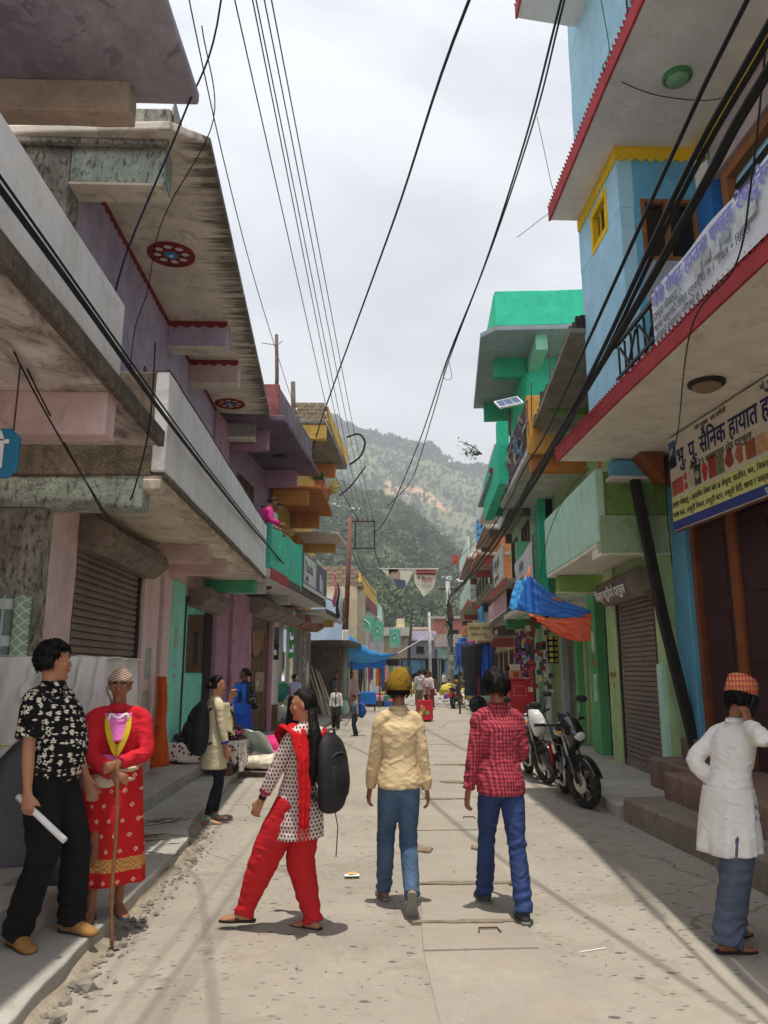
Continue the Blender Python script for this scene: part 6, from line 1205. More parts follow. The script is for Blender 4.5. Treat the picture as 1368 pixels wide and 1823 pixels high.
class Person:
    def __init__(S, label, loc, rz, h=1.7, skin=SK2, vs=.009, lean=(0, 0), feet=None, hands=None, head=(0, 0), build=1.0, belly=0., bare=True, group=None, cat='person', curl=.6, drop=0., hip=0., elbow=None, foot=None, sh_drop=0.):
        S.t = thing('person', label, cat, loc, rz, group); s = S.s = h/1.75; S.vs = vs; S.skin = skin; S.b = build; S.belly = belly
        S.V = lambda *a: Vector(a)*s
        lx, ly = lean; dz = -drop
        S.pel = Vector((hip, 0, .96 + dz))*s; S.waist = Vector((hip*.6 + lx*.25, ly*.25, 1.12 + dz))*s; S.chest = Vector((lx*.65, ly*.62, 1.30 + dz - abs(ly)*.10))*s; S.neck = Vector((lx, ly, 1.475 + dz - abs(ly)*.28))*s
        feet = feet or {}; S.ank = {}; S.hipj = {}; S.knee = {}; S.fd = {}
        for sd, sg in (('L', -1), ('R', 1)):
            f = feet.get(sd, (sg*.09, 0, .085, 0, 0)); S.hipj[sd] = S.pel + Vector((sg*.088*min(1, build), 0, -.04))*s; fdir = rotz((0, 1, 0), f[3]); pt = R(f[4])
            S.fd[sd] = Vector((fdir.x*math.cos(pt), fdir.y*math.cos(pt), math.sin(pt))); S.knee[sd], S.ank[sd] = ik(S.hipj[sd], Vector(f[:3])*s, .43*s, .43*s, (fdir.x*.6, fdir.y*.6 + .5, .15))
        S.shd = {}; S.elb = {}; S.wri = {}; S.pn = {}; hands = hands or {}; fw = Vector((0, 1, 0))
        for sd, sg in (('L', -1), ('R', 1)):
            S.shd[sd] = S.neck + Vector((sg*.163*build, -.005, -.066 - sh_drop))*s; hd = hands.get(sd, (sg*.27, .05, .80)); ev = (elbow or {}).get(sd, (sg*.45, -1, -.1)); S.elb[sd], S.wri[sd] = ik(S.shd[sd], Vector(hd[:3])*s, .285*s, .255*s, ev)
        S.hd_yaw, S.hd_pitch = head; S.hf = rotz((0, 1, 0), head[0]); S.hr = rotz((1, 0, 0), head[0]); p = R(head[1]); S.hu = (Vector((0, 0, 1))*math.cos(p) - S.hf*math.sin(p)).normalized() if False else (Vector((0, 0, math.cos(p))) + S.hf*(-math.sin(p))); S.hf = S.hf*math.cos(p) + Vector((0, 0, math.sin(p)))
        S.hc = S.neck + Vector((0, .015, .0))*s + S.hu*.160*s
        S.hand_d = {}; S.curl = curl if isinstance(curl, dict) else {'L': curl, 'R': curl}; S.bare = bare
    def body(S, pn=None, hd=None, nofeet=False):
        s = S.s; mb = MB(); b = S.b; V = S.V; pn = pn or {}; hd = hd or {}
        etube(mb, [(S.pel - V(0, 0, .06), .14*s*b, .10*s), (S.pel + V(0, 0, .03), .148*s*b, .105*s), (S.waist, .128*s*b, .09*s + S.belly*.5*s), (S.chest, .148*s*b, .105*s), (S.neck - V(0, 0, .075), .165*s*b, .078*s), (S.neck - V(0, 0, .03), .095*s, .065*s), (S.neck + V(0, .0, .01), .056*s, .058*s)], n=18)
        etube(mb, [(S.neck - V(0, 0, .03), .056*s, .058*s), ((S.neck + S.hc)/2 - S.hf*.01*s, .050*s, .054*s), (S.hc - S.hu*.04*s - S.hf*.012*s, .05*s, .054*s)], S.hr)
        for sd, sg in (('L', -1), ('R', 1)):
            H, K, A = S.hipj[sd], S.knee[sd], S.ank[sd]
            etube(mb, [(H, .082*s, .085*s), (H.lerp(K, .45), .070*s, .074*s), (K, .050*s, .053*s), (K.lerp(A, .3), .050*s, .054*s), (K.lerp(A, .7), .037*s, .039*s), (A, .034*s, .036*s)], sub=2)
            E, Wr, Sh = S.elb[sd], S.wri[sd], S.shd[sd]
            etube(mb, [(Sh, .050*s, .052*s), (Sh.lerp(E, .5), .042*s, .043*s), (E, .036*s, .036*s), (E.lerp(Wr, .35), .037*s, .036*s), (Wr, .025*s, .022*s)], sub=2)
            d = hd.get(sd) or (Wr - E).normalized(); n_ = pn.get(sd) or Vector((-sg, .25, 0)); S.hand_d[sd] = Vector(d).normalized(); hand(mb, Wr, Vector(d), Vector(n_), S.curl[sd], s*1.05, sg*1.0 if False else (1 if Vector(d).cross(Vector(n_)).dot(Vector((0, 1, .0)) + Vector((0, 0, .2))) > 0 else -1))
            if not nofeet: S.foot_shape(mb, sd, 1.0)
        c = S.hc; hf, hr, hu = S.hf, S.hr, S.hu
        ellips(mb, c + hu*.022*s - hf*.008*s, hr, hf, hu, .074*s, .092*s, .094*s, 18, 12); etube(mb, [(c + hu*.03*s + hf*.012*s, .066*s, .078*s), (c - hu*.045*s + hf*.018*s, .058*s, .070*s), (c - hu*.092*s + hf*.040*s, .036*s, .044*s)], hr)
        ellips(mb, c - hu*.100*s + hf*.072*s, hr, hf, hu, .024*s, .018*s, .018*s, 10, 6)                                     # chin
        etube(mb, [(c + hu*.012*s + hf*.084*s, .008*s, .010*s), (c - hu*.012*s + hf*.096*s, .010*s, .012*s), (c - hu*.032*s + hf*.101*s, .015*s, .012*s)], hr, 8)   # nose
        for sg in (-1, 1):
            ellips(mb, c + hr*(sg*.077*s) - hu*.012*s - hf*.008*s, hf, hr, hu, .018*s, .008*s, .031*s, 10, 7); ellips(mb, c + hr*(sg*.030*s) + hu*.020*s + hf*.078*s, hr, hf, hu, .026*s, .012*s, .009*s, 10, 6); ellips(mb, c + hr*(sg*.042*s) - hu*.024*s + hf*.062*s, hr, hf, hu, .022*s, .016*s, .020*s, 10, 6)
        ellips(mb, c - hu*.058*s + hf*.082*s, hr, hf, hu, .026*s, .012*s, .013*s, 10, 6)
        me = vox(mb, S.vs, 2); o = mkobj('body', me, S.skin, S.t, smooth=True)
        if S.bare:
            for sg in (-1, 1):
                q = MB(); ellips(q, c + hr*(sg*.030*s) + hu*.004*s + hf*.080*s, hr, hf, hu, .0145*s, .008*s, .0065*s, 10, 6); e = q.build('eye', m_eye, S.t, smooth=True); q = MB(); ellips(q, c + hr*(sg*.030*s) + hu*.004*s + hf*.0865*s, hr, hf, hu, .0065*s, .004*s, .0062*s, 8, 6); q.build('iris', m_iris, e, smooth=True)
                q = MB(); q.tube([c + hr*(sg*.012*s) + hu*.022*s + hf*.0905*s, c + hr*(sg*.030*s) + hu*.0285*s + hf*.0895*s, c + hr*(sg*.050*s) + hu*.022*s + hf*.078*s], [.0035*s, .0045*s, .002*s], 6); q.build('eyebrow', m_hair, S.t, smooth=True)
            q = MB(); etube(q, [(c - hu*.060*s + hf*.086*s - hr*.022*s, .004*s, .003*s), (c - hu*.058*s + hf*.0955*s, .008*s, .006*s), (c - hu*.060*s + hf*.086*s + hr*.022*s, .004*s, .003*s)], hu, 8); q.build('lips', m_lip, S.t, smooth=True)
        return o
    def foot_shape(S, mb, sd, k, grow=0.):
        s = S.s; A = S.ank[sd]; fd = S.fd[sd]; lat = fd.cross(Vector((0, 0, 1))).normalized(); upv = lat.cross(fd).normalized(); h0 = A - fd*.045*s - upv*.052*s; g = grow
        etube(mb, [(h0, (.030+g)*s, (.030+g)*s), (h0 + fd*.06*s + upv*.012*s, (.034+g)*s, (.038+g)*s), (h0 + fd*.13*s - upv*.002*s, (.042+g)*s, (.028+g)*s), (h0 + fd*.185*s - upv*.012*s, (.042+g)*s, (.018+g)*s), (h0 + fd*.225*s - upv*.016*s, (.030+g)*s, (.012+g)*s)], lat, 12, 2)
    def shoe(S, kind, mat, solem):
        s = S.s
        for sd, sg in (('L', -1), ('R', 1)):
            A = S.ank[sd]; fd = S.fd[sd]; lat = fd.cross(Vector((0, 0, 1))).normalized(); upv = lat.cross(fd).normalized(); b0 = A - upv*.084*s - fd*.085*s; pts = []
            for t, w in ((0, .022), (.02, .034), (.10, .034), (.19, .046), (.245, .040), (.275, .022)): pts.append((t, w))
            prof = [b0 + fd*t*s + lat*w*s for t, w in pts] + [b0 + fd*t*s - lat*w*s for t, w in pts[::-1]]; q = MB(); n = len(prof); th = .020*s
            q.add(prof + [p + upv*th for p in prof], [tuple(range(n))[::-1], tuple(range(n, 2*n))] + [(i, (i+1) % n, n+(i+1) % n, n+i) for i in range(n)])
            if kind == 'shoe':
                mb = MB(); S.foot_shape(mb, sd, 1, .009); etube(mb, [(A + upv*.01*s, .042*s, .046*s), (A - upv*.04*s, .044*s, .050*s)], lat); o = mkobj('shoe', vox(mb, .008, 3), mat, S.t, smooth=True); q.build('sole', solem, o, bevel=.006)
            else:
                o = q.build('sandal', solem, S.t, bevel=.005); m0 = b0 + fd*.20*s + upv*.032*s
                for sg2 in (-1, 1): MB().tube([m0 + fd*.01*s, m0 - fd*.03*s + lat*sg2*.022*s + upv*.014*s, m0 - fd*.085*s + lat*sg2*.045*s - upv*.016*s], [.006*s, .009*s, .007*s], 6).build('strap', mat, o, smooth=True)
                if kind == 'ankle': MB().tube([A + (lat*math.cos(a)*.045 + fd*math.sin(a)*.048 - upv*.005)*s for a in [2*math.pi*j/14 for j in range(14)]], .008*s, 6, close=True).build('ankle_strap', mat, o, smooth=True)
    def shirt(S, mat, sleeve=1.0, hem=.90, fit=.022, flare=0., amp=.008, collar=None, seed=1, name='shirt', sl_fit=None, lathem=None, cuff=None, pant=False, neckz=.032):
        s = S.s; mb = MB(); b = S.b; V = S.V; g = fit; sf = sl_fit if sl_fit is not None else fit*.9; hemv = Vector((S.pel.x, S.pel.y, hem*s)); secs = [(hemv, (.152*b + g + flare)*s, (.110 + g + flare)*s + S.belly*.4*s)]
        if hem < .9: secs.append((S.pel.copy(), (.152*b + g + flare*.5)*s, (.108 + g + flare*.5)*s + S.belly*.5*s))
        secs += [(S.waist + V(0, S.belly*.6, -.02), (.135*b + g)*s + S.belly*.25*s, (.095 + g)*s + S.belly*.9*s), (S.chest + V(0, S.belly*.3, 0), (.155*b + g)*s, (.110 + g)*s + S.belly*.4*s), (S.neck - V(0, 0, .10), (.150*b + g*.6)*s, (.088 + g*.6)*s), (S.neck - V(0, 0, neckz), (.105*b + g*.3)*s, (.072 + g*.3)*s), (S.neck - V(0, 0, neckz - .035), .068*s, .068*s)]
        etube(mb, secs, n=24, f0=True)
        for sd in 'LR':
            E, Wr, Sh = S.elb[sd], S.wri[sd], S.shd[sd]; L = sleeve; P = [(S.neck.lerp(Sh, .45) - V(0, 0, .012), (.052 + sf*.4)*s, (.058 + sf*.4)*s), (Sh - V(0, 0, .012), (.050 + sf*.8)*s, (.054 + sf*.8)*s)]
            if L <= .5: P += [(Sh.lerp(E, L), (.050 + sf)*s, (.052 + sf)*s), (Sh.lerp(E, L*2*.98), (.052 + sf*1.2)*s, (.054 + sf*1.2)*s)]
            else: P += [(Sh.lerp(E, .5), (.047 + sf)*s, (.049 + sf)*s), (E, (.042 + sf)*s, (.043 + sf)*s), (E.lerp(Wr, .5), (.038 + sf)*s, (.039 + sf)*s), (E.lerp(Wr, min(1, L*2 - 1)), (.031 + sf)*s, (.031 + sf)*s)]
            etube(mb, P, n=16, f1=True)
        o = mkobj(name, vox(mb, S.vs*1.05, 3, folds(amp, seed=seed)), mat, S.t, smooth=True)
        if collar:
            q = MB(); rs = []
            for z, r in ((-.075, .075), (-.03, .068), (.012, .064), (-.022, .078)): rs.append(ring(S.neck + V(0, .004, z + .03), Vector((1, 0, 0)), Vector((0, 1, 0)), r*s, r*1.02*s, 20))
            q.rings(rs, cap=False); q.build('collar', collar, o, smooth=True, solid=.004)
        if cuff:
            for sd in 'LR':
                d = (S.wri[sd] - S.elb[sd]).normalized(); c = S.elb[sd].lerp(S.wri[sd], min(1, sleeve*2 - 1)); q = MB(); q.tube([c - d*.045*s, c + d*.012*s], (.034 + sf)*s, 14); q.build('cuff', cuff, o, smooth=True)
        return o
    def trousers(S, mat, width=.02, hem=.02, amp=.009, seed=4, top=1.02, name='trousers', hemw=None, tight=False):
        s = S.s; mb = MB(); V = S.V; b = S.b; w = width; hw = hemw if hemw is not None else w
        etube(mb, [(Vector((S.pel.x, S.pel.y, top*s)), (.140*b + w*.3)*s, (.098 + w*.3)*s + S.belly*.35*s), (S.pel, (.150*b + w*.4)*s, (.108 + w*.5)*s), (S.pel - V(0, 0, .08), (.142*b + w*.5)*s, (.105 + w*.5)*s)], n=20)
        for sd in 'LR':
            H, K, A = S.hipj[sd], S.knee[sd], S.ank[sd]; up = (K - A).normalized(); bot = A - up*(.05 - hem)*s
            if tight: P = [(H, .084*s, .088*s), (H.lerp(K, .5), .073*s, .077*s), (K, .054*s, .057*s), (K.lerp(A, .35), .053*s, .057*s), (A + up*.03*s, .040*s, .042*s)]
            else: P = [(H, (.086 + w*.5)*s, (.090 + w*.5)*s), (H.lerp(K, .5), (.074 + w*.85)*s, (.078 + w*.85)*s), (K, (.056 + w)*s, (.058 + w)*s), (K.lerp(A, .5), (.052 + w*.5 + hw*.6)*s, (.055 + w*.5 + hw*.6)*s), (K.lerp(bot, .85), (.048 + hw)*s, (.054 + hw)*s), (bot, (.050 + hw)*s, (.060 + hw)*s)]
            etube(mb, P, n=18, f1=True)
        base = folds(amp, fx=8, fz=11, seed=seed, slant=.5); 
        def disp(co):
            d = base(co); zz = co[:, 2]/s; low = np.clip((.35 - zz)/.3, 0, 1); kn = np.exp(-((zz - .5)/.1)**2); return d*(.7 + .5*kn) + amp*(.8*low + .35*kn)*np.sin(zz*70 + 5*vnoise(co*8, seed))*(0 if tight else 1)
        return mkobj(name, vox(mb, S.vs*1.05, 3, disp if not tight else folds(amp*.3, seed=seed)), mat, S.t, smooth=True)
    def skirt(S, mat, z0, z1, r0, r1, nf=9, amp=.012, name='skirt', seed=0, dy=0., cx=0., wrap=None):
        s = S.s; q = MB(); rs = []; n = 72; rows = 26; rg = random.Random(seed); ph = [rg.random()*6.28 for _ in range(4)]
        for j in range(rows+1):
            t = j/rows; z = (z0 + (z1-z0)*t)*s; r = r0 + (r1-r0)*t**.8; rg_ = []
            for k in range(n):
                a = 2*math.pi*k/n; f = amp*t*(math.sin(nf*a + ph[0] + 1.5*t) + .6*math.sin((nf*1.7)*a + ph[1]) + .4*math.sin(3*a + ph[2])); rr_ = r + f; rg_.append(Vector(((cx + S.pel.x/s)*s + rr_*1.12*math.cos(a)*s, (S.pel.y/s + dy*t + rr_*.86*math.sin(a))*s, z + (.012*math.sin(2*a + ph[3])*s if j == rows else 0))))
            rs.append(rg_)
        q.rings(rs, cap=False); return q.build(name, mat, S.t, smooth=True, solid=.004)
    def hair(S, style='short', mat=None, band=None, seed=0, lift=1.0):
        s = S.s; c = S.hc + S.hu*.022*s - S.hf*.008*s; q = MB(); rs = []; nu, nv = 48, 30; hf, hr, hu = S.hf, S.hr, S.hu
        for j in range(1, nv):
            el = math.pi*j/nv - math.pi/2; ring_ = []
            for k in range(nu):
                az = 2*math.pi*k/nu; d = Vector((math.cos(el)*math.sin(az), math.cos(el)*math.cos(az), math.sin(el)))     # x right, y forward, z up
                front = d.y; line = .42 if style in ('short', 'bob') else .50
                lim = (line if front > .35 else (-.05 + (front + .1)*1.0 if front > -.1 else -.72)) if style != 'short' else (line if front > .3 else (.02 if front > .0 else -.62 + .5*max(0, front+.25)))
                hv = 1/(1 + math.exp(-(d.z - lim)*16)); n_ = mnoise.noise(Vector((d.x*5, d.y*5, d.z*2.2)) + Vector((seed, 0, 0))); n2 = mnoise.noise(Vector((d.x*16, d.y*16, d.z*6 + seed)))
                thick = (.020 if style in ('short', 'bob') else .010)*lift; n_ *= lift**3 if lift > 1 else 1; n2 *= lift**3 if lift > 1 else 1; rx = .074 + (thick + .007*n_ + .004*n2)*hv - .022*(1-hv); ry = .092 + (thick + .008*n_ + .004*n2)*hv - .026*(1-hv); rz_ = .094 + (thick*1.15 + .009*n_ + .005*n2)*hv - .02*(1-hv)
                ring_.append(c + (hr*(d.x*rx) + hf*(d.y*ry) + hu*(d.z*rz_))*s)
            rs.append(ring_)
        q.rings(rs); o = q.build('hair', mat or m_hair, S.t, smooth=True)
        if S.vs < .011 and style == 'short': S.strands(o, c, style, mat or m_hair, seed, lift)
        bk = c - hf*.095*s - hu*.035*s
        if style == 'bun': mb = MB(); ellips(mb, bk - hf*.02*s, hr, hf, hu, .045*s, .034*s, .042*s); mkobj('hair_bun', vox(mb, .008, 1, folds(.004, 40, 40, 3)), mat or m_hair, o, smooth=True)
        return o
    def strands(S, o, c, style, mat, seed, lift):
        s = S.s; rg = np.random.default_rng(seed + 3); q = MB(); hf, hr, hu = S.hf, S.hr, S.hu; n = 1500
        for _ in range(n):
            d = Vector(rg.normal(size=3)).normalized(); lim = .46 if d.y > .3 else (.08 if d.y > 0 else -.55)
            if d.z < lim + .05*rg.normal(): continue
            nrm = hr*d.x + hf*d.y + hu*d.z; base = c + (hr*(d.x*.088) + hf*(d.y*.106) + hu*(d.z*.110))*s*(1 + .02*lift)
            down = (Vector((0, 0, -1)) - hf*(.5 if style != 'short' else -.2)); t = (down - nrm*down.dot(nrm)); t = (t.normalized() if t.length > .05 else hr) + Vector(rg.normal(size=3))*.3; t.normalize(); l = rg.uniform(.02, .036)*s; sd = t.cross(nrm).normalized()*.0022*s
            p1 = base + t*l*.5 + nrm*.007*s; p2 = base + t*l + nrm*rg.uniform(-.006, .009)*s; q.add([base - sd, base + sd, p1 + sd, p2, p1 - sd], [(0, 1, 2, 3, 4)])
        q.build('hair_strands', mat, o, kind='stuff')
    def tail(S, pts, radii, par, name='ponytail', mat=None, amp=.006):
        mb = MB(); etube(mb, [(Vector(p)*S.s, r*S.s, r*.75*S.s) for p, r in zip(pts, radii)], n=12); return mkobj(name, vox(mb, .008, 1, lambda co: amp*(vnoise(np.stack([co[:, 0]*45, co[:, 1]*45, co[:, 2]*9], 1), 4) + .7*vnoise(np.stack([co[:, 0]*90, co[:, 1]*90, co[:, 2]*16], 1), 5))), mat or m_hair, par, smooth=True)
def backpack(label, P, x, y, z, w, d, h, mat, trim, rz=0., straps=True, tilt=0., group=None):
    """worn bag: a thing of its own, placed in the wearer's frame"""
    M4 = Matrix.Translation(P.t.location) @ Matrix.Rotation(P.t.rotation_euler.z, 4, 'Z'); wp = M4 @ Vector((x, y, z)); t = thing('backpack', label, 'backpack', wp, math.degrees(P.t.rotation_euler.z) + rz, group)
    mb = MB(); etube(mb, [(Vector((0, 0, -h*.46)), w*.44, d*.42), (Vector((0, -.02, -h*.2)), w*.5, d*.55), (Vector((0, -.01, h*.15)), w*.5, d*.5), (Vector((0, .01, h*.40)), w*.42, d*.36), (Vector((0, .015, h*.5)), w*.26, d*.2)], n=20)
    o = mkobj('bag_body', vox(mb, .012, 2, folds(.007, 8, 8, 5)), mat, t, smooth=True); mb = MB(); etube(mb, [(Vector((0, -d*.52, -h*.32)), w*.32, d*.16), (Vector((0, -d*.56, -h*.1)), w*.36, d*.2), (Vector((0, -d*.5, h*.1)), w*.3, d*.12)], n=16); mkobj('front_pocket', vox(mb, .012, 2), mat, t, smooth=True)
    MB().tube([(-w*.30, -d*.42, h*.22), (-.1*w, -d*.5, h*.28), (.1*w, -d*.5, h*.28), (w*.30, -d*.42, h*.22)], .004, 6).build('zip', trim, t, smooth=True); MB().tube([(-.04, d*.1, h*.48), (-.03, d*.05, h*.6), (.03, d*.05, h*.6), (.04, d*.1, h*.48)], .010, 6).build('grab_handle', trim, t, smooth=True)
    if straps:
        for sg in (-1, 1): MB().tube(catmull([(sg*w*.28, d*.32, h*.40), (sg*w*.33, d*.9, h*.50), (sg*w*.36, d*1.55, h*.22), (sg*w*.40, d*1.3, -h*.15), (sg*w*.38, d*.3, -h*.36)], 4), .014, 6).build('strap', mat, t, smooth=True)
    t.rotation_euler.y = R(tilt); return t
def drape(fn, nu, nv, name, mat, par, solid=.005, subs=0): return MB().grid(fn, nu, nv).build(name, mat, par, smooth=True, solid=solid, subs=subs)
def cloth(n, c, wr=.8, **k):
    if n in MATS: return MATS[n]
    for a, b in dict(rough=.9, var=.10, vscale=5, bump=.12, bscale=260, spec=.12).items(): k.setdefault(a, b)
    m = M(n, c, **k); nt = m.node_tree; b = nt.nodes['Principled BSDF']; old = b.inputs['Normal'].links[0].from_socket          # fine creases on top of the modelled folds
    tc = N_(nt, 'ShaderNodeTexCoord'); mp = N_(nt, 'ShaderNodeMapping'); mp.inputs['Scale'].default_value = (1, 1, 1.7); mp.inputs['Rotation'].default_value = (.2, .5, 0); nt.links.new(tc.outputs['Object'], mp.inputs[0])
    z = N_(nt, 'ShaderNodeTexNoise'); z.noise_type = 'RIDGED_MULTIFRACTAL'; z.inputs['Scale'].default_value = 9; z.inputs['Detail'].default_value = 2.5; z.inputs['Distortion'].default_value = .8; nt.links.new(mp.outputs[0], z.inputs[0])
    bp = N_(nt, 'ShaderNodeBump'); bp.inputs['Strength'].default_value = wr; bp.inputs['Distance'].default_value = .018; nt.links.new(z.outputs[0], bp.inputs['Height']); nt.links.new(old, bp.inputs['Normal']); nt.links.new(bp.outputs[0], b.inputs['Normal']); return m
def sep(nt, co, lk): x = N_(nt, 'ShaderNodeSeparateXYZ'); lk(co, x.inputs[0]); return x.outputs
def stripe(nt, c, freq, duty, ph=0.): return mathn(nt, 'LESS_THAN', mathn(nt, 'FRACT', mathn(nt, 'ADD', mathn(nt, 'MULTIPLY', c, freq), ph)), duty)
m_sole = M('dark_rubber_sole', '#2a2725', rough=.8); m_black = M('black_cloth', '#121214', rough=.85, var=.2, bump=.15, bscale=200); m_brownbelt = M('brown_leather', '#4a3427', rough=.6)
# ---------------------------------------------------------------- man in beige shirt and yellow knitted cap, walking away
p = Person('man in a beige shirt, faded blue jeans and yellow knitted cap walking away', (.315, 5.93, 0), 3, 1.63, SK2, lean=(.0, .03), feet={'L': (-.10, .24, .085, 8, 0), 'R': (.06, -.27, .19, -4, -55)}, hands={'L': (-.235, .10, .80), 'R': (.225, .02, .84)}, build=.86)
p.body()
m_beige = cloth('beige_cotton', '#b39a74', var=.06)
p.shirt(m_beige, 1.0, .885, .024, flare=.022, amp=.011, collar=m_beige, seed=2, sl_fit=.009)
m_jean = cloth('faded_denim', '#3c5068', var=.3, vscale=3); p.trousers(m_jean, .014, amp=.009, seed=3, hemw=.012)
p.hair('short'); p.shoe('sandal', M('grey_rubber', '#6b6862', rough=.8), M('grey_rubber', '#6b6862'))
hat = MB(); c = p.hc; rs = []
for j in range(1, 16):
    el = -.35 + (math.pi/2 + .35)*j/16; ce = math.cos(el)**.78; rs.append([c + p.hr*((math.sin(a)*ce*(.096 + .004*(k % 2)) + .014*max(0, el))*p.s) + p.hf*(math.cos(a)*ce*(.112 + .004*(k % 2)) - .014 - .012*max(0, el))*p.s + p.hu*((math.sin(el)*(.134 + .024*mnoise.noise((math.sin(a)*2, math.cos(a)*2, el*2))) + .035)*p.s) for k, a in enumerate([2*math.pi*k/72 for k in range(72)])])
m_knit = M('mustard_knit', '#93701f', rough=.95, var=.35, vscale=60, bump=1.0, bscale=120); hat.rings(rs); hat.build('knitted_cap', m_knit, p.t, smooth=True)
# ---------------------------------------------------------------- man in red checked shirt, walking away
p = Person('man in a red and black checked shirt and navy trousers walking away', (1.04, 5.78, 0), 2, 1.66, SK2, lean=(.0, .04), feet={'L': (-.10, .26, .085, 5, 0), 'R': (.08, -.26, .09, -3, -4)}, hands={'L': (-.255, .02, .82), 'R': (.07, .27, 1.08)}, build=.90, elbow={'R': (.5, -1, -.4)})
p.body()
m_chk = cloth('red_check', '#96303c', var=.1)
def chk(nt, co, lk):
    nz = N_(nt, 'ShaderNodeTexNoise'); nz.inputs['Scale'].default_value = 9; lk(co, nz.inputs[0]); ad = N_(nt, 'ShaderNodeVectorMath', operation='MULTIPLY_ADD'); lk(nz.outputs['Color'], ad.inputs[0]); ad.inputs[1].default_value = (.02, .02, .02); lk(co, ad.inputs[2]); o = sep(nt, ad.outputs[0], lk)
    u = mathn(nt, 'ADD', o[0], mathn(nt, 'MULTIPLY', o[1], .6)); a = stripe(nt, u, 38, .36); b = stripe(nt, o[2], 38, .36)
    return [(mathn(nt, 'MULTIPLY', a, .55), '#241820'), (mathn(nt, 'MULTIPLY', b, .60), '#241820'), (mathn(nt, 'MULTIPLY', stripe(nt, u, 38, .12, .45), .25), '#c96a70')]
pattern(m_chk, chk); p.shirt(m_chk, 1.0, .84, .024, flare=.022, amp=.009, collar=m_chk, seed=5, sl_fit=.010)
m_nvy = cloth('navy_trousers', '#1d2c52', var=.15, rough=.7, spec=.3); p.trousers(m_nvy, .010, amp=.011, seed=7, hemw=.016); p.hair('short', seed=3, lift=1.4); p.shoe('shoe', M('dark_shoe', '#2e2f2c', rough=.7), M('grey_sole', '#5a5c55', rough=.8))
# ---------------------------------------------------------------- woman in red and dotted tunic, with black backpack
p = Person('woman in a dotted white tunic with red shawl and red baggy trousers, looking left', (-.38, 5.47, 0), 52, 1.54, SK1, lean=(.02, -.03), feet={'L': (-.22, .36, .08, 35, 0), 'R': (.10, -.06, .08, 10, 0)}, hands={'L': (-.22, .22, .88), 'R': (.2, .3, .95)}, head=(33, -4), build=.95, curl=.8, elbow={'L': (-.8, -.6, -.2)})
p.body()
m_dot = cloth('dotted_tunic', '#b5a49c', var=.05)
def dots(nt, co, lk):
    o = sep(nt, co, lk); u = mathn(nt, 'MULTIPLY', mathn(nt, 'ADD', mathn(nt, 'MULTIPLY', o[0], .62), mathn(nt, 'MULTIPLY', o[1], -.79)), 44); v = mathn(nt, 'MULTIPLY', o[2], 40); row = mathn(nt, 'FLOOR', v); u2 = mathn(nt, 'ADD', u, mathn(nt, 'MULTIPLY', row, .5))
    a = mathn(nt, 'SUBTRACT', mathn(nt, 'FRACT', u2), .5); b = mathn(nt, 'SUBTRACT', mathn(nt, 'FRACT', v), .5); r = mathn(nt, 'ADD', mathn(nt, 'MULTIPLY', a, a), mathn(nt, 'MULTIPLY', mathn(nt, 'MULTIPLY', b, b), .8))
    return [(mathn(nt, 'LESS_THAN', r, .085), '#4a2733')]
pattern(m_dot, dots); m_cuff = cloth('magenta_cuff', '#8d2a4c'); m_red = cloth('red_cotton', '#9c1c20', var=.08)
p.shirt(m_dot, .84, .66, .016, flare=.05, amp=.007, seed=6, sl_fit=.012, cuff=m_cuff, name='tunic'); p.trousers(m_red, .055, amp=.009, seed=9, hemw=.018, name='baggy_trousers')
h = p.hair('long'); p.tail([(-.02, -.13, 1.585), (-.05, -.165, 1.50), (-.06, -.20, 1.40), (-.065, -.205, 1.28), (-.07, -.20, 1.16), (-.07, -.19, 1.06)], [.035, .042, .052, .05, .042, .02], h); p.shoe('sandal', M('black_strap_red_edge', '#3a1518', rough=.6), M('black_rubber', '#1c1a1a', rough=.8))
s = p.s
def scarf(u, v):      # over the left shoulder, ends hanging on the back and across the front
    L = [(-.02, .14, 1.30), (-.10, .13, 1.42), (-.14, .03, 1.48), (-.145, -.09, 1.43), (-.14, -.155, 1.25), (-.15, -.175, 1.0), (-.16, -.18, .76)]; k = v*(len(L)-1); i = min(int(k), len(L)-2); q = Vector(L[i]).lerp(Vector(L[i+1]), k-i); w = .13 + .03*math.sin(v*3)
    return tuple((q + Vector(((u-.5)*w, .012*math.sin(u*17 + v*4) - .012, .012*math.sin(u*9))))*s)
m_scarf = cloth('red_shawl', '#9c1418', var=.10, rough=.95); drape(scarf, 16, 40, 'shawl', m_scarf, p.t)
def scarf2(u, v):     # other end over the right shoulder
    L = [(.10, .14, 1.30), (.13, .05, 1.465), (.14, -.08, 1.43), (.135, -.15, 1.25), (.14, -.17, 1.02), (.13, -.17, .88)]; k = v*(len(L)-1); i = min(int(k), len(L)-2); q = Vector(L[i]).lerp(Vector(L[i+1]), k-i); return tuple((q + Vector(((u-.5)*.11, .012*math.sin(u*15 + v*4) - .015, .01*math.sin(u*9))))*s)
sh2 = drape(scarf2, 14, 34, 'shawl', m_scarf, p.t); fr_ = MB()
for k in range(18): x = -.16 + (k/17 - .5)*.13; fr_.tube([(x*s, -.19*s, .765*s), ((x + random.uniform(-.01, .01))*s, -.195*s, .70*s), ((x + random.uniform(-.015, .015))*s, -.19*s, .655*s)], .0022, 4)
fr_.build('fringe', m_scarf, sh2, kind='stuff')
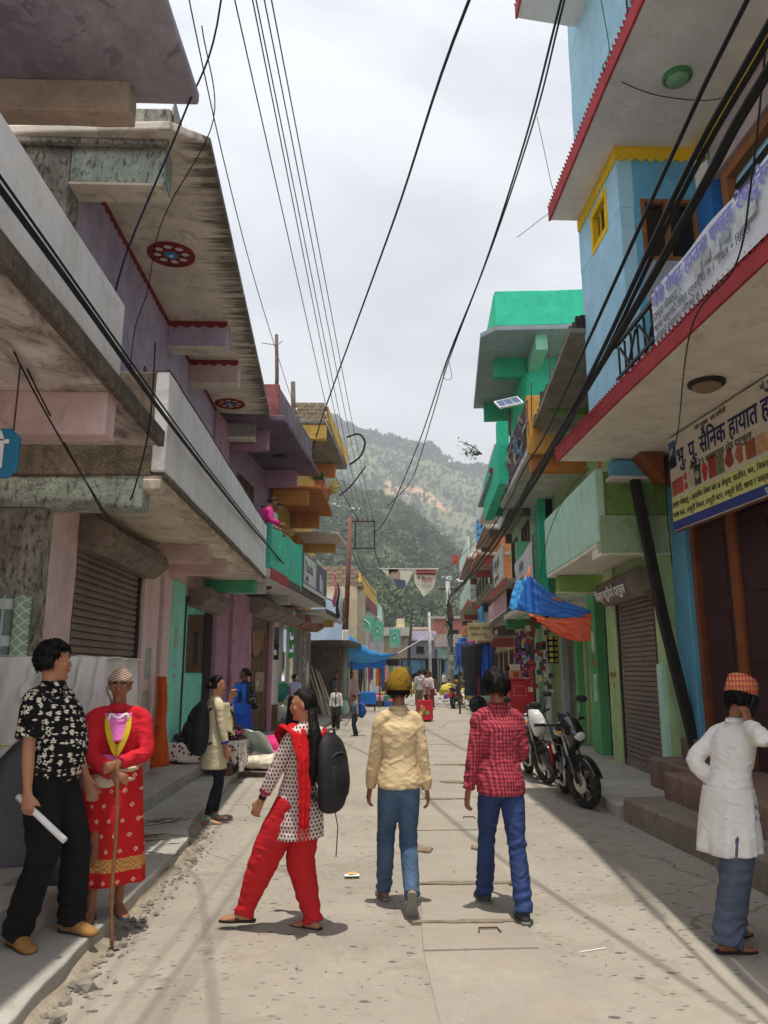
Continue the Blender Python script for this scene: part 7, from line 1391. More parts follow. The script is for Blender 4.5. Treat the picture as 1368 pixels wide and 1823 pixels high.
d = (p.wri['L'] - p.elb['L']).normalized(); wc = p.wri['L'] - d*.03; MB().tube([wc - d*.012, wc + d*.012], .030*s, 14).build('wristwatch', M('black_leather', '#1a1614', rough=.5), p.t, smooth=True); MB().tube([wc + d*.022, wc + d*.028], .029*s, 14).build('bangle', M('brass', '#9a7a3c', rough=.35, metal=.8), p.t, smooth=True)
MB().tube([p.neck + Vector((.062*math.cos(a)*s, .066*math.sin(a)*s, (.01 + .01*math.sin(a))*s)) for a in [2*math.pi*k/20 for k in range(20)]], .003, 5, close=True).build('necklace', MATS['brass'], p.t)
m_bp = M('black_nylon', '#17171a', rough=.65, var=.25, vscale=8, bump=.3, bscale=60, spec=.35); m_zip = M('grey_zip', '#3c3c40', rough=.5)
bpk = backpack('black backpack on the back of the woman in red, filled and hanging low', p, .05, -.235, 1.0, .27, .14, .46, m_bp, m_zip)
MB().tube([(0, -.02, -.19), (.01, -.05, -.34), (-.005, -.05, -.52)], .004, 5).build('dangling_cord', m_zip, bpk)
# ---------------------------------------------------------------- man in black floral shirt at the left edge
p = Person('man in a black floral shirt and black trousers holding a rolled paper', (-1.85, 4.96, .12), -100, 1.72, SK1, lean=(0, -.05), feet={'L': (-.16, .12, .085, -12, 0), 'R': (.12, -.06, .085, -30, 0)}, hands={'L': (-.27, .10, .86), 'R': (.30, .04, .82)}, head=(42, 3), build=1.0, belly=.07, curl={'L': .6, 'R': 1.15})
p.body(pn={'R': Vector((-1, .1, 0))})
m_flo = cloth('black_floral', '#101011', var=.1)
def floral(nt, co, lk):
    v = N_(nt, 'ShaderNodeTexVoronoi'); v.inputs['Scale'].default_value = 25; v.inputs['Randomness'].default_value = .55; lk(co, v.inputs[0]); sv = N_(nt, 'ShaderNodeVectorMath', operation='SUBTRACT'); sc = N_(nt, 'ShaderNodeVectorMath', operation='SCALE'); lk(co, sc.inputs[0]); sc.inputs['Scale'].default_value = 1.0
    lk(co, sv.inputs[0]); lk(v.outputs['Position'], sv.inputs[1]); o = sep(nt, sv.outputs[0], lk); ang = mathn(nt, 'ARCTAN2', o[2], mathn(nt, 'ADD', o[0], o[1])); spc = N_(nt, 'ShaderNodeSeparateColor'); lk(v.outputs['Color'], spc.inputs[0])
    pet = mathn(nt, 'ADD', .36, mathn(nt, 'MULTIPLY', mathn(nt, 'SINE', mathn(nt, 'ADD', mathn(nt, 'MULTIPLY', ang, 5), mathn(nt, 'MULTIPLY', spc.outputs[0], 6))), .11)); dd = v.outputs['Distance']
    f = mathn(nt, 'MULTIPLY', mathn(nt, 'LESS_THAN', dd, pet), mathn(nt, 'GREATER_THAN', dd, mathn(nt, 'MULTIPLY', spc.outputs[1], .2))); return [(f, '#b8b09c')]
pattern(m_flo, floral); p.shirt(m_flo, .42, .95, .022, amp=.007, collar=m_flo, seed=11, sl_fit=.026); p.trousers(cloth('black_trousers', '#131315', var=.12), .030, amp=.010, seed=12)
q = MB(); q.tube([Vector((p.pel.x + math.cos(a)*.165*p.b*p.s, p.pel.y + math.sin(a)*(.125 + .02)*p.s, .985*p.s)) for a in [2*math.pi*k/36 for k in range(36)]], .018, 8, close=True); q.build('belt', MATS['black_leather'], p.t, smooth=True)
p.hair('short', seed=8, lift=1.25); p.shoe('shoe', M('tan_suede', '#7c5a33', rough=.85, var=.12), m_sole)
hd = p.wri['R'] + p.hand_d['R']*.085*p.s; Mw = Matrix.Translation(p.t.location) @ Matrix.Rotation(p.t.rotation_euler.z, 4, 'Z'); hw = Mw @ (hd + Vector((-.022, 0, .0)))
rl_ = thing('rolled_paper', 'rolled white paper held by the man in the floral shirt', 'paper roll', hw); dv = Vector((.80, -.25, -.55)).normalized(); q = MB(); q.tube([-dv*.10, dv*.30], .017, 16, cap=False); q.build('paper', m_white, rl_, smooth=True, solid=.002); q = MB(); q.tube([-dv*.09, dv*.295], .010, 12, cap=False); q.build('inner_turn', m_white, rl_, smooth=True)
# ---------------------------------------------------------------- old woman in red with walking stick
p = Person('elderly woman in a red cardigan and red patterned skirt leaning on a stick', (-1.62, 5.46, .12), -162, 1.55, SK2, lean=(0, .04), feet={'L': (-.09, .02, .08, 15, 0), 'R': (.10, .10, .08, -10, 0)}, hands={'L': (-.02, .30, 1.08), 'R': (.02, .30, 1.00)}, head=(-8, -2), build=1.12, curl=1.5, elbow={'L': (-1, -.4, -.6), 'R': (1, -.4, -.6)})
p.body(pn={'L': Vector((.6, -.2, -.3)), 'R': Vector((-.6, -.2, -.3))}, hd={'L': Vector((.75, .45, -.2)), 'R': Vector((-.75, .45, -.2))})
m_card = cloth('red_wool', '#a81c26', var=.08, rough=.95); p.shirt(m_card, .98, 1.0, .018, sl_fit=.014, amp=.006, seed=13, name='cardigan'); s = p.s
def bl(u, v): w = .10*(1 - v)**.6 + .02; return tuple(Vector(((u-.5)*2*w, .138 + .052*v - .25*((u-.5)*2*w)**2*18, 1.425 - .20*v))*s)
drape(bl, 10, 12, 'pink_blouse', cloth('pink_satin', '#c45a9c', rough=.6), p.t)
m_skt = cloth('red_patterned_skirt', '#a5191c', var=.1)
def skt(nt, co, lk):
    o = sep(nt, co, lk); u = mathn(nt, 'MULTIPLY', mathn(nt, 'SUBTRACT', mathn(nt, 'MULTIPLY', o[0], .94), mathn(nt, 'MULTIPLY', o[1], .34)), 13); v = mathn(nt, 'MULTIPLY', o[2], 11); u2 = mathn(nt, 'ADD', u, mathn(nt, 'MULTIPLY', mathn(nt, 'FLOOR', v), .5)); a = mathn(nt, 'ABSOLUTE', mathn(nt, 'SUBTRACT', mathn(nt, 'FRACT', u2), .5)); b = mathn(nt, 'ABSOLUTE', mathn(nt, 'SUBTRACT', mathn(nt, 'FRACT', v), .5))
    sm = mathn(nt, 'ADD', a, b); f = mathn(nt, 'MULTIPLY', mathn(nt, 'LESS_THAN', sm, .17), mathn(nt, 'GREATER_THAN', sm, .07)); band = mathn(nt, 'MULTIPLY', mathn(nt, 'GREATER_THAN', o[2], .285), mathn(nt, 'LESS_THAN', o[2], .365)); ck = N_(nt, 'ShaderNodeTexChecker'); ck.inputs['Scale'].default_value = 70; lk(co, ck.inputs[0])
    return [(mathn(nt, 'MULTIPLY', f, .8), '#c9a58c'), (mathn(nt, 'MULTIPLY', band, .85), '#b58a4c'), (mathn(nt, 'MULTIPLY', mathn(nt, 'MULTIPLY', band, ck.outputs[1]), .6), '#7a2a1c')]
pattern(m_skt, skt); p.skirt(m_skt, 1.03, .22, .175, .24, nf=7, amp=.014, seed=3)
def sash(u, v): a = 2*math.pi*u; return tuple(Vector((math.cos(a)*(.178 + .012*math.sin(v*9)), math.sin(a)*(.150 + .012*math.sin(v*9)) + .01, 1.05 - .10*v + .015*math.sin(2*a)))*s)
drape(sash, 40, 8, 'cream_sash', cloth('cream_cotton', '#b0a288'), p.t); mb = MB(); ellips(mb, Vector((.06, .17, .95))*s, Vector((1, 0, 0)), Vector((0, 1, 0)), Vector((0, 0, 1)), .085*s, .04*s, .05*s); mkobj('sash_knot', vox(mb, .009, 1, folds(.012, 20, 20, 2)), MATS['cream_cotton'], p.t, smooth=True)
def loop(w, drop, out): n0 = p.neck/s; return [Vector(n0 + Vector(v))*s for v in ((0, -.062, .01), (-.06, -.03, .012), (-.072, .03, -.02), (-w, .085, -.09), (-w*.8, out, -drop*.6), (0, out + .012, -drop), (w*.8, out, -drop*.6), (w, .085, -.09), (.072, .03, -.02), (.06, -.03, .012))]
def ring_tube(pts, r, nm, mt): 
    P = [pts[i % len(pts)] for i in range(len(pts))]; Q = catmull(P + [P[0]], 5)[:-1]; MB().tube(Q, r, 6, close=True).build(nm, mt, p.t, smooth=True)
for k in range(5): ring_tube(loop(.066 + .006*k, .27 + .018*k, .128 + .004*k), .0055, 'bead_necklace', M('yellow_beads', '#c9a520', rough=.4, bump=.6, bscale=300))
ring_tube(loop(.07, .075, .09), .010, 'white_necklace', M('white_beads', '#d0cfc8', rough=.4)); ring_tube(loop(.065, .03, .075), .010, 'neck_cord', M('maroon_cord', '#7a1418'))
drape(lambda u, v: tuple(Vector((math.sin((u-.5)*1.7)*.158, .03 + .138*math.cos((u-.5)*1.7), 1.13 - .09*v))*s), 14, 6, 'pink_waist', MATS['pink_satin'], p.t)
d = (p.wri['R'] - p.elb['R']).normalized(); MB().tube([p.wri['R'] - d*.06*s, p.wri['R'] - d*.01*s], .035*s, 14).build('gold_bangle', M('gold', '#a8832c', rough=.35, metal=.7), p.t, smooth=True)
h = p.hair('long'); q = MB(); rs = []; c = p.hc
for j in range(0, 15):
    el = .18 + (math.pi/2 - .18)*j/15; rs.append([c + p.hr*(math.sin(a)*math.cos(el)*(.100 + .004*math.sin(9*el + 3*a)))*s + p.hf*((math.cos(a)*math.cos(el)*(.118 + .004*math.sin(9*el)) - .012)*s) + p.hu*((math.sin(el)*.128 + .018 - .03*(1 - math.cos(a))*.5)*s) for a in [2*math.pi*k/40 for k in range(40)]])
m_wrapc = cloth('striped_headwrap', '#a08d7c'); pattern(m_wrapc, lambda nt, co, lk: [(stripe(nt, mathn(nt, 'ADD', sep(nt, co, lk)[2], mathn(nt, 'MULTIPLY', sep(nt, co, lk)[0], .45)), 62, .42), '#4a2f2c')]); q.rings(rs); q.build('headwrap', m_wrapc, p.t, smooth=True)
def tailc(u, v): return tuple(c + (p.hr*(.085 + .02*math.sin(v*5)) - p.hf*(.03 + .06*u) + p.hu*(.03 - .17*v) )*s)
drape(tailc, 6, 10, 'headwrap_tail', m_wrapc, p.t); p.shoe('sandal', M('slate_rubber', '#3c434c', rough=.7), M('slate_rubber', '#3c434c'))
Mw = Matrix.Translation(p.t.location) @ Matrix.Rotation(p.t.rotation_euler.z, 4, 'Z'); top = Mw @ (Vector((-.005, .385, 1.12))*s); st_k = thing('walking_stick', 'thin brown wooden walking stick held by the elderly woman', 'stick', (top.x + .06, top.y - .05, .01)); tv = Vector((top.x, top.y, top.z)) - Vector((top.x + .06, top.y - .05, .01))
MB().tube(catmull([(0, 0, 0), tv*.3 + Vector((-.012, 0, 0)), tv*.65 + Vector((.006, 0, 0)), tv*1.0], 4), .0115, 8).build('shaft', M('stick_wood', '#6b4a30', rough=.7, var=.2, vscale=14, bump=.4), st_k, smooth=True)
# ---------------------------------------------------------------- girl in cream tunic with black backpack
p = Person('girl in a cream tunic and black leggings with a hand at her mouth', (-1.62, 9.15, .0), -62, 1.60, SK1, feet={'L': (-.10, .08, .08, -10, 0), 'R': (.10, -.08, .08, -25, 0)}, hands={'R': (.24, .10, .80), 'L': (-.02, .20, 1.46)}, head=(-5, 0), build=.92, curl=.9, elbow={'L': (-1, .3, -.8)})
p.body(hd={'L': Vector((.1, .2, 1))}); m_crm = cloth('cream_tunic', '#b5a888', var=.08); p.shirt(m_crm, .86, .64, .014, sl_fit=.010, flare=.04, amp=.007, seed=15, name='tunic', cuff=cloth('royal_blue_trim', '#2a3c9a')); p.trousers(cloth('navy_leggings', '#14161f'), .0, tight=True, name='leggings'); s = p.s
def dup_(u, v): a = -1.9 + 3.6*u; r = .17 + .05*math.sin(u*3.1)*v; return tuple(Vector((math.sin(a)*r*1.15, math.cos(a)*(r*.85) + .02 + .05*v*math.cos(a), 1.42 - (.30 + .10*math.sin(u*3.14))*v + .012*math.sin(u*25)*v))*s)
drape(dup_, 40, 14, 'draped_shawl', cloth('pale_cream_shawl', '#b8aa80', var=.12), p.t); h = p.hair('bun'); MB().lathe([(.0, 0), (.02, 0), (.02, .012), (0, .012)], 10, tuple(p.hc - p.hf*.105*s + p.hr*.03*s + p.hu*.02*s), 'y').build('hair_flower', M('orange_flower', '#b5702c'), h); p.shoe('ankle', M('turquoise_strap', '#3fae9a', rough=.5), M('brown_sandal', '#5a4234', rough=.7))
backpack('large black backpack worn by the girl in the cream tunic', p, -.02, -.175, 1.03, .38, .24, .49, m_bp, m_zip)
Mw = Matrix.Translation(p.t.location) @ Matrix.Rotation(p.t.rotation_euler.z, 4, 'Z'); ph_ = MB().box(-.035, .035, -.006, .006, -.065, .065).build('mobile_phone', M('phone_black', '#151518', rough=.25), bevel=.004); ph_.location = Mw @ (p.wri['R'] + p.hand_d['R']*.09 + Vector((-.025, .02, 0))); ph_.rotation_euler = (.4, 0, -1.0); tag(ph_, 'small black phone in the hanging hand of the girl in cream', 'phone')
# ---------------------------------------------------------------- woman in blue behind the bench
p = Person('woman in a blue sari with a black and white shawl near the teal doorway', (-2.06, 14.6, .12), 75, 1.58, SK3, hands={'L': (-.12, .22, 1.05), 'R': (.15, .22, 1.0)}, head=(10, 0), vs=.012)
p.body(); p.shirt(cloth('dark_blouse', '#1b2440'), .6, 1.0, .02, vs=None) if False else p.shirt(cloth('dark_blouse', '#1b2440'), .6, 1.0, .02); p.skirt(cloth('blue_sari', '#1f3f9a', var=.15), 1.05, .05, .15, .24, nf=8, amp=.014); s = p.s
m_shw = cloth('black_white_shawl', '#1c1d20'); pattern(m_shw, lambda nt, co, lk: [((lambda v: (lk(co, v.inputs[0]), setattr(v.inputs['Scale'], 'default_value', 28), mathn(nt, 'LESS_THAN', v.outputs['Distance'], .3))[-1])(N_(nt, 'ShaderNodeTexVoronoi')), '#6d6f74')])
drape(lambda u, v: tuple(Vector((-.19 + .42*u, .14*math.cos(u*5) - .02 - .10*v, 1.46 - .55*v*(.6 + .4*u) + .02*math.sin(u*14)))*s), 24, 14, 'patterned_shawl', m_shw, p.t); drape(lambda u, v: tuple(Vector((-.22 - .03*math.sin(v*4), -.13 + .26*u, 1.45 - .62*v))*s), 12, 14, 'blue_sari_end', cloth('bright_blue_silk', '#1f56c0', rough=.6, var=.2), p.t); p.hair('bun')
# ---------------------------------------------------------------- man in white kurta on the phone
p = Person('man in a long white shirt and red patterned cap talking on a phone', (2.39, 5.12, 0), -70, 1.60, SK2, lean=(0, .12), feet={'L': (-.10, .02, .085, 5, 0), 'R': (.10, -.22, .085, -20, 0)}, hands={'R': (.17, .06, 1.44), 'L': (-.12, .05, .98)}, head=(4, -20), build=.98, curl={'R': .7, 'L': .6}, elbow={'R': (.9, .1, -1), 'L': (-.5, -1, 0)})
p.body(hd={'R': Vector((-.25, .15, 1))}, pn={'R': Vector((-1, 0, -.2))}); m_kur = cloth('white_cotton', '#c4c2bd', var=.05); p.shirt(m_kur, .97, .64, .016, flare=.045, amp=.010, collar=m_kur, seed=21, sl_fit=.016, name='long_shirt'); p.skirt(m_kur, 1.02, .60, .165, .205, nf=7, amp=.014, name='shirt_tail', seed=4, dy=-.05); p.trousers(cloth('slate_trousers', '#3f4654', var=.12), .045, amp=.013, seed=22, hemw=.04); p.shoe('sandal', M('black_strap', '#171717', rough=.6), M('black_rubber', '#1c1a1a')); p.hair('short', seed=5)
q = MB(); c = p.hc; s = p.s; rs = []
for z, k in ((.050, 1.0), (.085, .99), (.125, .96), (.155, .93), (.160, .6), (.158, .2)): rs.append([c + p.hr*(math.sin(a)*.104*k*s) + p.hf*((math.cos(a)*.124*k - .012)*s) + p.hu*((z + .018*math.sin(a)*(z/.15) - .02*math.cos(a)*(1 if z > .1 else 0))*s) for a in [2*math.pi*j/32 for j in range(32)]])
m_topi = cloth('patterned_cap', '#9a3f38'); pattern(m_topi, lambda nt, co, lk: [(mathn(nt, 'MULTIPLY', stripe(nt, mathn(nt, 'ADD', sep(nt, co, lk)[0], sep(nt, co, lk)[1]), 34, .5), stripe(nt, sep(nt, co, lk)[2], 30, .55)), '#b88a4c'), (mathn(nt, 'MULTIPLY', stripe(nt, mathn(nt, 'ADD', sep(nt, co, lk)[0], sep(nt, co, lk)[1]), 34, .2, -.15), stripe(nt, sep(nt, co, lk)[2], 30, .22, -.16)), '#8c2f2c')]); q.rings(rs); q.build('patterned_cap', m_topi, p.t, smooth=True)
Mw = Matrix.Translation(p.t.location) @ Matrix.Rotation(p.t.rotation_euler.z, 4, 'Z'); ph_ = MB().box(-.008, .008, -.033, .033, -.07, .07).build('mobile_phone', M('phone_black', '#151518'), bevel=.004); ph_.location = Mw @ (c + p.hr*.10*s - p.hu*.02*s + p.hf*.015*s); ph_.rotation_euler = (R(-25), R(8), R(-60)); tag(ph_, 'black phone held to the ear of the man in white', 'phone')
# ---------------------------------------------------------------- smaller figures
def simple(label, loc, rz, h, skin, top, bottom, hairst='short', sleeve=.9, hem=.90, feet=None, hands=None, head=(0, 0), vs=.013, tr=.022, shoes='shoe', lean=(0, 0), belly=0., skirt=None, build=1.0, shoecol='#2a2624', nolegs=False, elbow=None, flare=0.):
    p = Person(label, loc, rz, h, skin, vs=vs, feet=feet, hands=hands, head=head, lean=lean, belly=belly, build=build, elbow=elbow); p.body(); p.shirt(top, sleeve, hem, .024, amp=.008, seed=int(h*100), flare=flare)
    if skirt: p.skirt(bottom, 1.04, skirt, .15, .23, nf=8, amp=.014)
    elif bottom: p.trousers(bottom, tr, amp=.010)
    if hairst: p.hair(hairst)
    if shoes: p.shoe(shoes, M('shoe' + shoecol, shoecol, rough=.7), m_sole)
    return p
m_wsh = cloth('white_school_shirt', '#bdbcb8'); m_dkt = cloth('charcoal_trousers', '#20201f')
# man with the red bag
p = simple('man in a pink patterned T-shirt and black trousers carrying a red bag, facing right', (2.32, 26.3, 0), -88, 1.66, SK2, cloth('pink_print', '#a88a8c', var=.25, vscale=25), cloth('black_cloth2', '#151517'), sleeve=.42, feet={'L': (-.09, .10, .085, 0, 0), 'R': (.09, -.08, .085, -15, 0)}, hands={'L': (-.1, .2, 1.1), 'R': (.27, .03, .82)}, shoecol='#7a4a2c')
sc_ = thing('carry_bag', 'red and yellow printed carry bag held by the man facing right', 'bag', (2.24, 26.0, .0))
MB().prism([(-.26, .12), (-.22, .08), (.22, .08), (.26, .12), (.25, .66), (.20, .72), (-.20, .72), (-.25, .66)], -.09, .09, 'y').build('bag_body', M('red_vinyl', '#b3202a', rough=.4), sc_, bevel=.02); rr3 = random.Random(1)
for k in range(9):
    x, z = rr3.uniform(-.16, .16), rr3.uniform(.2, .6); w = rr3.uniform(.03, .08); c = rr3.choice(['#d0a52c', '#c9762c', '#b83a5c', '#d8c84c', '#5a9a5c']); MB().prism([(x + w*math.cos(a)*rr3.uniform(.7, 1.2), z + w*math.sin(a)) for a in [2*math.pi*j/10 for j in range(10)]], -.096 - k*.0008, -.09, 'y').build('printed_patch', M('print' + c, c, rough=.4), sc_)
MB().tube([(-.08, 0, .72), (-.07, 0, .82), (.07, 0, .82), (.08, 0, .72)], .012, 6).build('handle', m_dark, sc_, smooth=True)
# schoolboy with tie
p = simple('schoolboy in white shirt with dark tie walking towards the camera', (-.60, 23.0, 0), 175, 1.22, SK2, m_wsh, m_dkt, feet={'L': (-.10, .15, .085, 0, 0), 'R': (.10, -.14, .10, 0, -12)}, tr=.03); s = p.s
MB().prism([(-.02, 1.42), (.02, 1.42), (.035, 1.05), (0, .98), (-.035, 1.05)], .128, .142, 'y').build('tie', cloth('maroon_tie', '#4a1c22'), p.t); [setattr(q, 'scale', (s, s, s)) for q in p.t.children if q.name.startswith('tie')]
# small boy with blue backpack
p = simple('small boy in dark clothes with a blue backpack holding a stick', (-.03, 20.7, 0), 118, 1.05, SK2, cloth('grey_vest', '#6a6c70'), cloth('dark_jeans', '#1e2430'), feet={'L': (-.10, .06, .085, 0, 0), 'R': (.10, -.10, .085, 0, 0)}, head=(0, -14), lean=(0, .05), tr=.03)
backpack('small blue backpack on the small boy', p, 0, -.17, .66, .24, .17, .34, cloth('blue_bag', '#1f3f7c', rough=.6), m_zip); q = MB().bar((-.30, 20.3, .28), (-.12, 20.55, .52), .02).build('stick', m_wood); tag(q, 'short stick in the hand of the small boy', 'stick')
# schoolgirl with green bag
p = simple('schoolgirl in lilac shirt and black skirt with white hair ribbons at the shop', (-1.72, 21.7, .12), -20, 1.45, SK3, cloth('lilac_shirt', '#9f9ac0'), cloth('black_skirt', '#121214'), hairst='long', hem=.98, skirt=.10, hands={'L': (-.15, .25, 1.1), 'R': (.15, .25, 1.1)}); s = p.s
for sg in (-1, 1):
    b_ = MB()
    for k in range(3): a = k*2.1; ellips(b_, p.hc + p.hr*(sg*.085*s) + Vector((math.cos(a)*.03, -.02, math.sin(a)*.03)), Vector((1, 0, 0)), Vector((0, 1, 0)), Vector((0, 0, 1)), .035, .02, .022, 8, 6)
    b_.build('hair_ribbon', m_white, p.t, smooth=True)
backpack('green and yellow school bag hanging on the schoolgirl by the shop', p, -.30, -.14, .98, .36, .22, .46, M('green_bag', '#1f6a5c', rough=.6, var=.2), M('yellow_zip', '#c9a52c'), tilt=22, straps=False)
# two women
p = simple('woman in a slate blue top and grey patterned shawl facing the camera', (-.74, 28.6, 0), 178, 1.62, SK1, cloth('slate_jacket', '#3d4654'), cloth('grey_pattern', '#6d7884', var=.3, vscale=20), hairst='long', hem=.85, skirt=.10, hands={'L': (-.05, .22, 1.0), 'R': (.08, .22, 1.02)}); s = p.s
drape(lambda u, v: tuple(Vector((-.23 + .46*u, .13*math.cos((u-.5)*4) + .03, 1.42 - .35*v + .02*math.sin(u*12)))*s), 18, 10, 'shawl', cloth('grey_pattern', '#6d7884'), p.t); cb = thing('carrier_bag', 'pale green carrier bag held by the woman in slate blue', 'bag', (-.42, 28.3, .15)); mb = MB(); etube(mb, [(Vector((0, 0, .05)), .13, .06), (Vector((0, 0, .25)), .16, .07), (Vector((0, 0, .45)), .08, .03)]); mkobj('bag', vox(mb, .02, 1, folds(.02, 9, 9, 1)), M('pale_green_plastic', '#8fbfae', rough=.4), cb, smooth=True)
p = simple('woman in a pink sari walking towards the camera under the blue tarpaulin', (-.20, 31.2, 0), 185, 1.60, SK2, cloth('peach_blouse', '#b5786a'), cloth('pink_sari', '#b5707e', var=.15), hairst='bun', sleeve=.4, skirt=.04, hem=1.02); s = p.s
drape(lambda u, v: tuple(Vector((-.20 + .40*u - .15*v*(1-u), .14 + .02*math.cos(u*6), 1.45 - .60*v - .22*u*v))*s), 16, 14, 'sari_drape', cloth('pale_pink_sari', '#b89a9c', var=.2, vscale=22), p.t); drape(lambda u, v: tuple(Vector((.23 + .05*math.sin(v*4), -.10 + .2*u, 1.38 - 1.05*v))*s), 8, 14, 'sari_end', cloth('rose_sari', '#b04a64'), p.t)
# farther people
simple('far man in dark jacket with a pale pink bag walking away in the street centre', (3.26, 52.0, 0), 0, 1.65, SK2, cloth('dark_jacket', '#2c2b30'), m_dkt, vs=.02, feet={'L': (-.09, .12, .085, 0, 0), 'R': (.09, -.12, .085, 0, 0)})
pkb = MB(); ellips(pkb, Vector((0, 0, 0)), Vector((1, 0, 0)), Vector((0, 1, 0)), Vector((0, 0, 1)), .16, .10, .34); o = mkobj('shoulder_bag', vox(pkb, .025, 1, folds(.02, 8, 8, 3)), cloth('pale_pink_bag', '#b09088'), smooth=True); o.location = (3.34, 51.8, 1.05); tag(o, 'pale pink shoulder bag of the far man in the street centre', 'bag')
simple('man in a grey shirt standing behind the man with the red bag', (2.62, 33.0, 0), 20, 1.68, SK2, cloth('grey_shirt', '#8d8f8c'), cloth('khaki', '#5c564a'), vs=.016)
simple('person in white top beside the man in the grey shirt, half hidden', (3.2, 34.5, 0), -60, 1.6, SK2, cloth('white_top', '#b9b5ae'), cloth('maroon_skirt', '#5a1f2c'), vs=.018, hairst='long', skirt=.1)
simple('woman in a yellow green top standing at the clothes stall', (4.75, 26.5, .15), 40, 1.55, SK3, cloth('lime_top', '#8a9a3c'), m_dkt, hairst='bun', vs=.016)
simple('man in a cream shirt with his back to the street at the clothes stall', (5.15, 26.8, .15), -10, 1.66, SK2, cloth('cream_shirt', '#b3ab98'), m_dkt, vs=.016)
simple('man in pale blue shirt at the right edge of the clothes stall', (5.5, 27.2, .15), 10, 1.62, SK2, cloth('pale_blue_shirt', '#7d94b0'), m_dkt, vs=.018)
for i, (x, y, c, lab) in enumerate(((4.6, 56, '#b9b5ae', 'far person in white at the end stalls, left of the thin pale pole'), (6.3, 57, '#b0a08c', 'far person in pale clothes at the stall behind the concrete pole'), (1.7, 54, '#a08a3c', 'far person in ochre by the leftmost end stall'))): simple(lab, (x, y, 0), 200 + i*40, 1.6, SK2, cloth('far_top' + c, c), m_dkt, vs=.025, shoes=None)
# on the teal balcony
a6 = R(-A6)
def onb(x, y): v = Matrix.Rotation(a6, 2) @ Vector((x, y)); return (PL3[0] + v.x, PL3[1] + v.y, 3.66)
p = simple('woman in magenta leaning over the gap beside the teal balcony', onb(-.30, .30), -75, 1.55, SK2, cloth('magenta_top', '#a82a6c', var=.12), m_dkt, hairst='bun', lean=(0, .30), head=(0, -28), hands={'L': (-.2, .50, .98), 'R': (.2, .55, 1.0)}, shoes=None)
p = simple('woman in a white and black dress leaning on the teal balcony and looking down', onb(-.36, 1.25), -80, 1.62, SK2, cloth('white_grey_top', '#a9a7a4', var=.15), cloth('black_dress', '#1c1b1f'), hairst='long', sleeve=.45, lean=(0, .24), head=(-10, -24), hands={'L': (-.25, .42, .98), 'R': (.22, .45, .98)}, shoes=None); p.tail([(0, -.05, 1.58), (.10, .08, 1.48), (.12, .22, 1.38), (.12, .26, 1.25)], [.03, .03, .028, .015], p.t, 'braid')
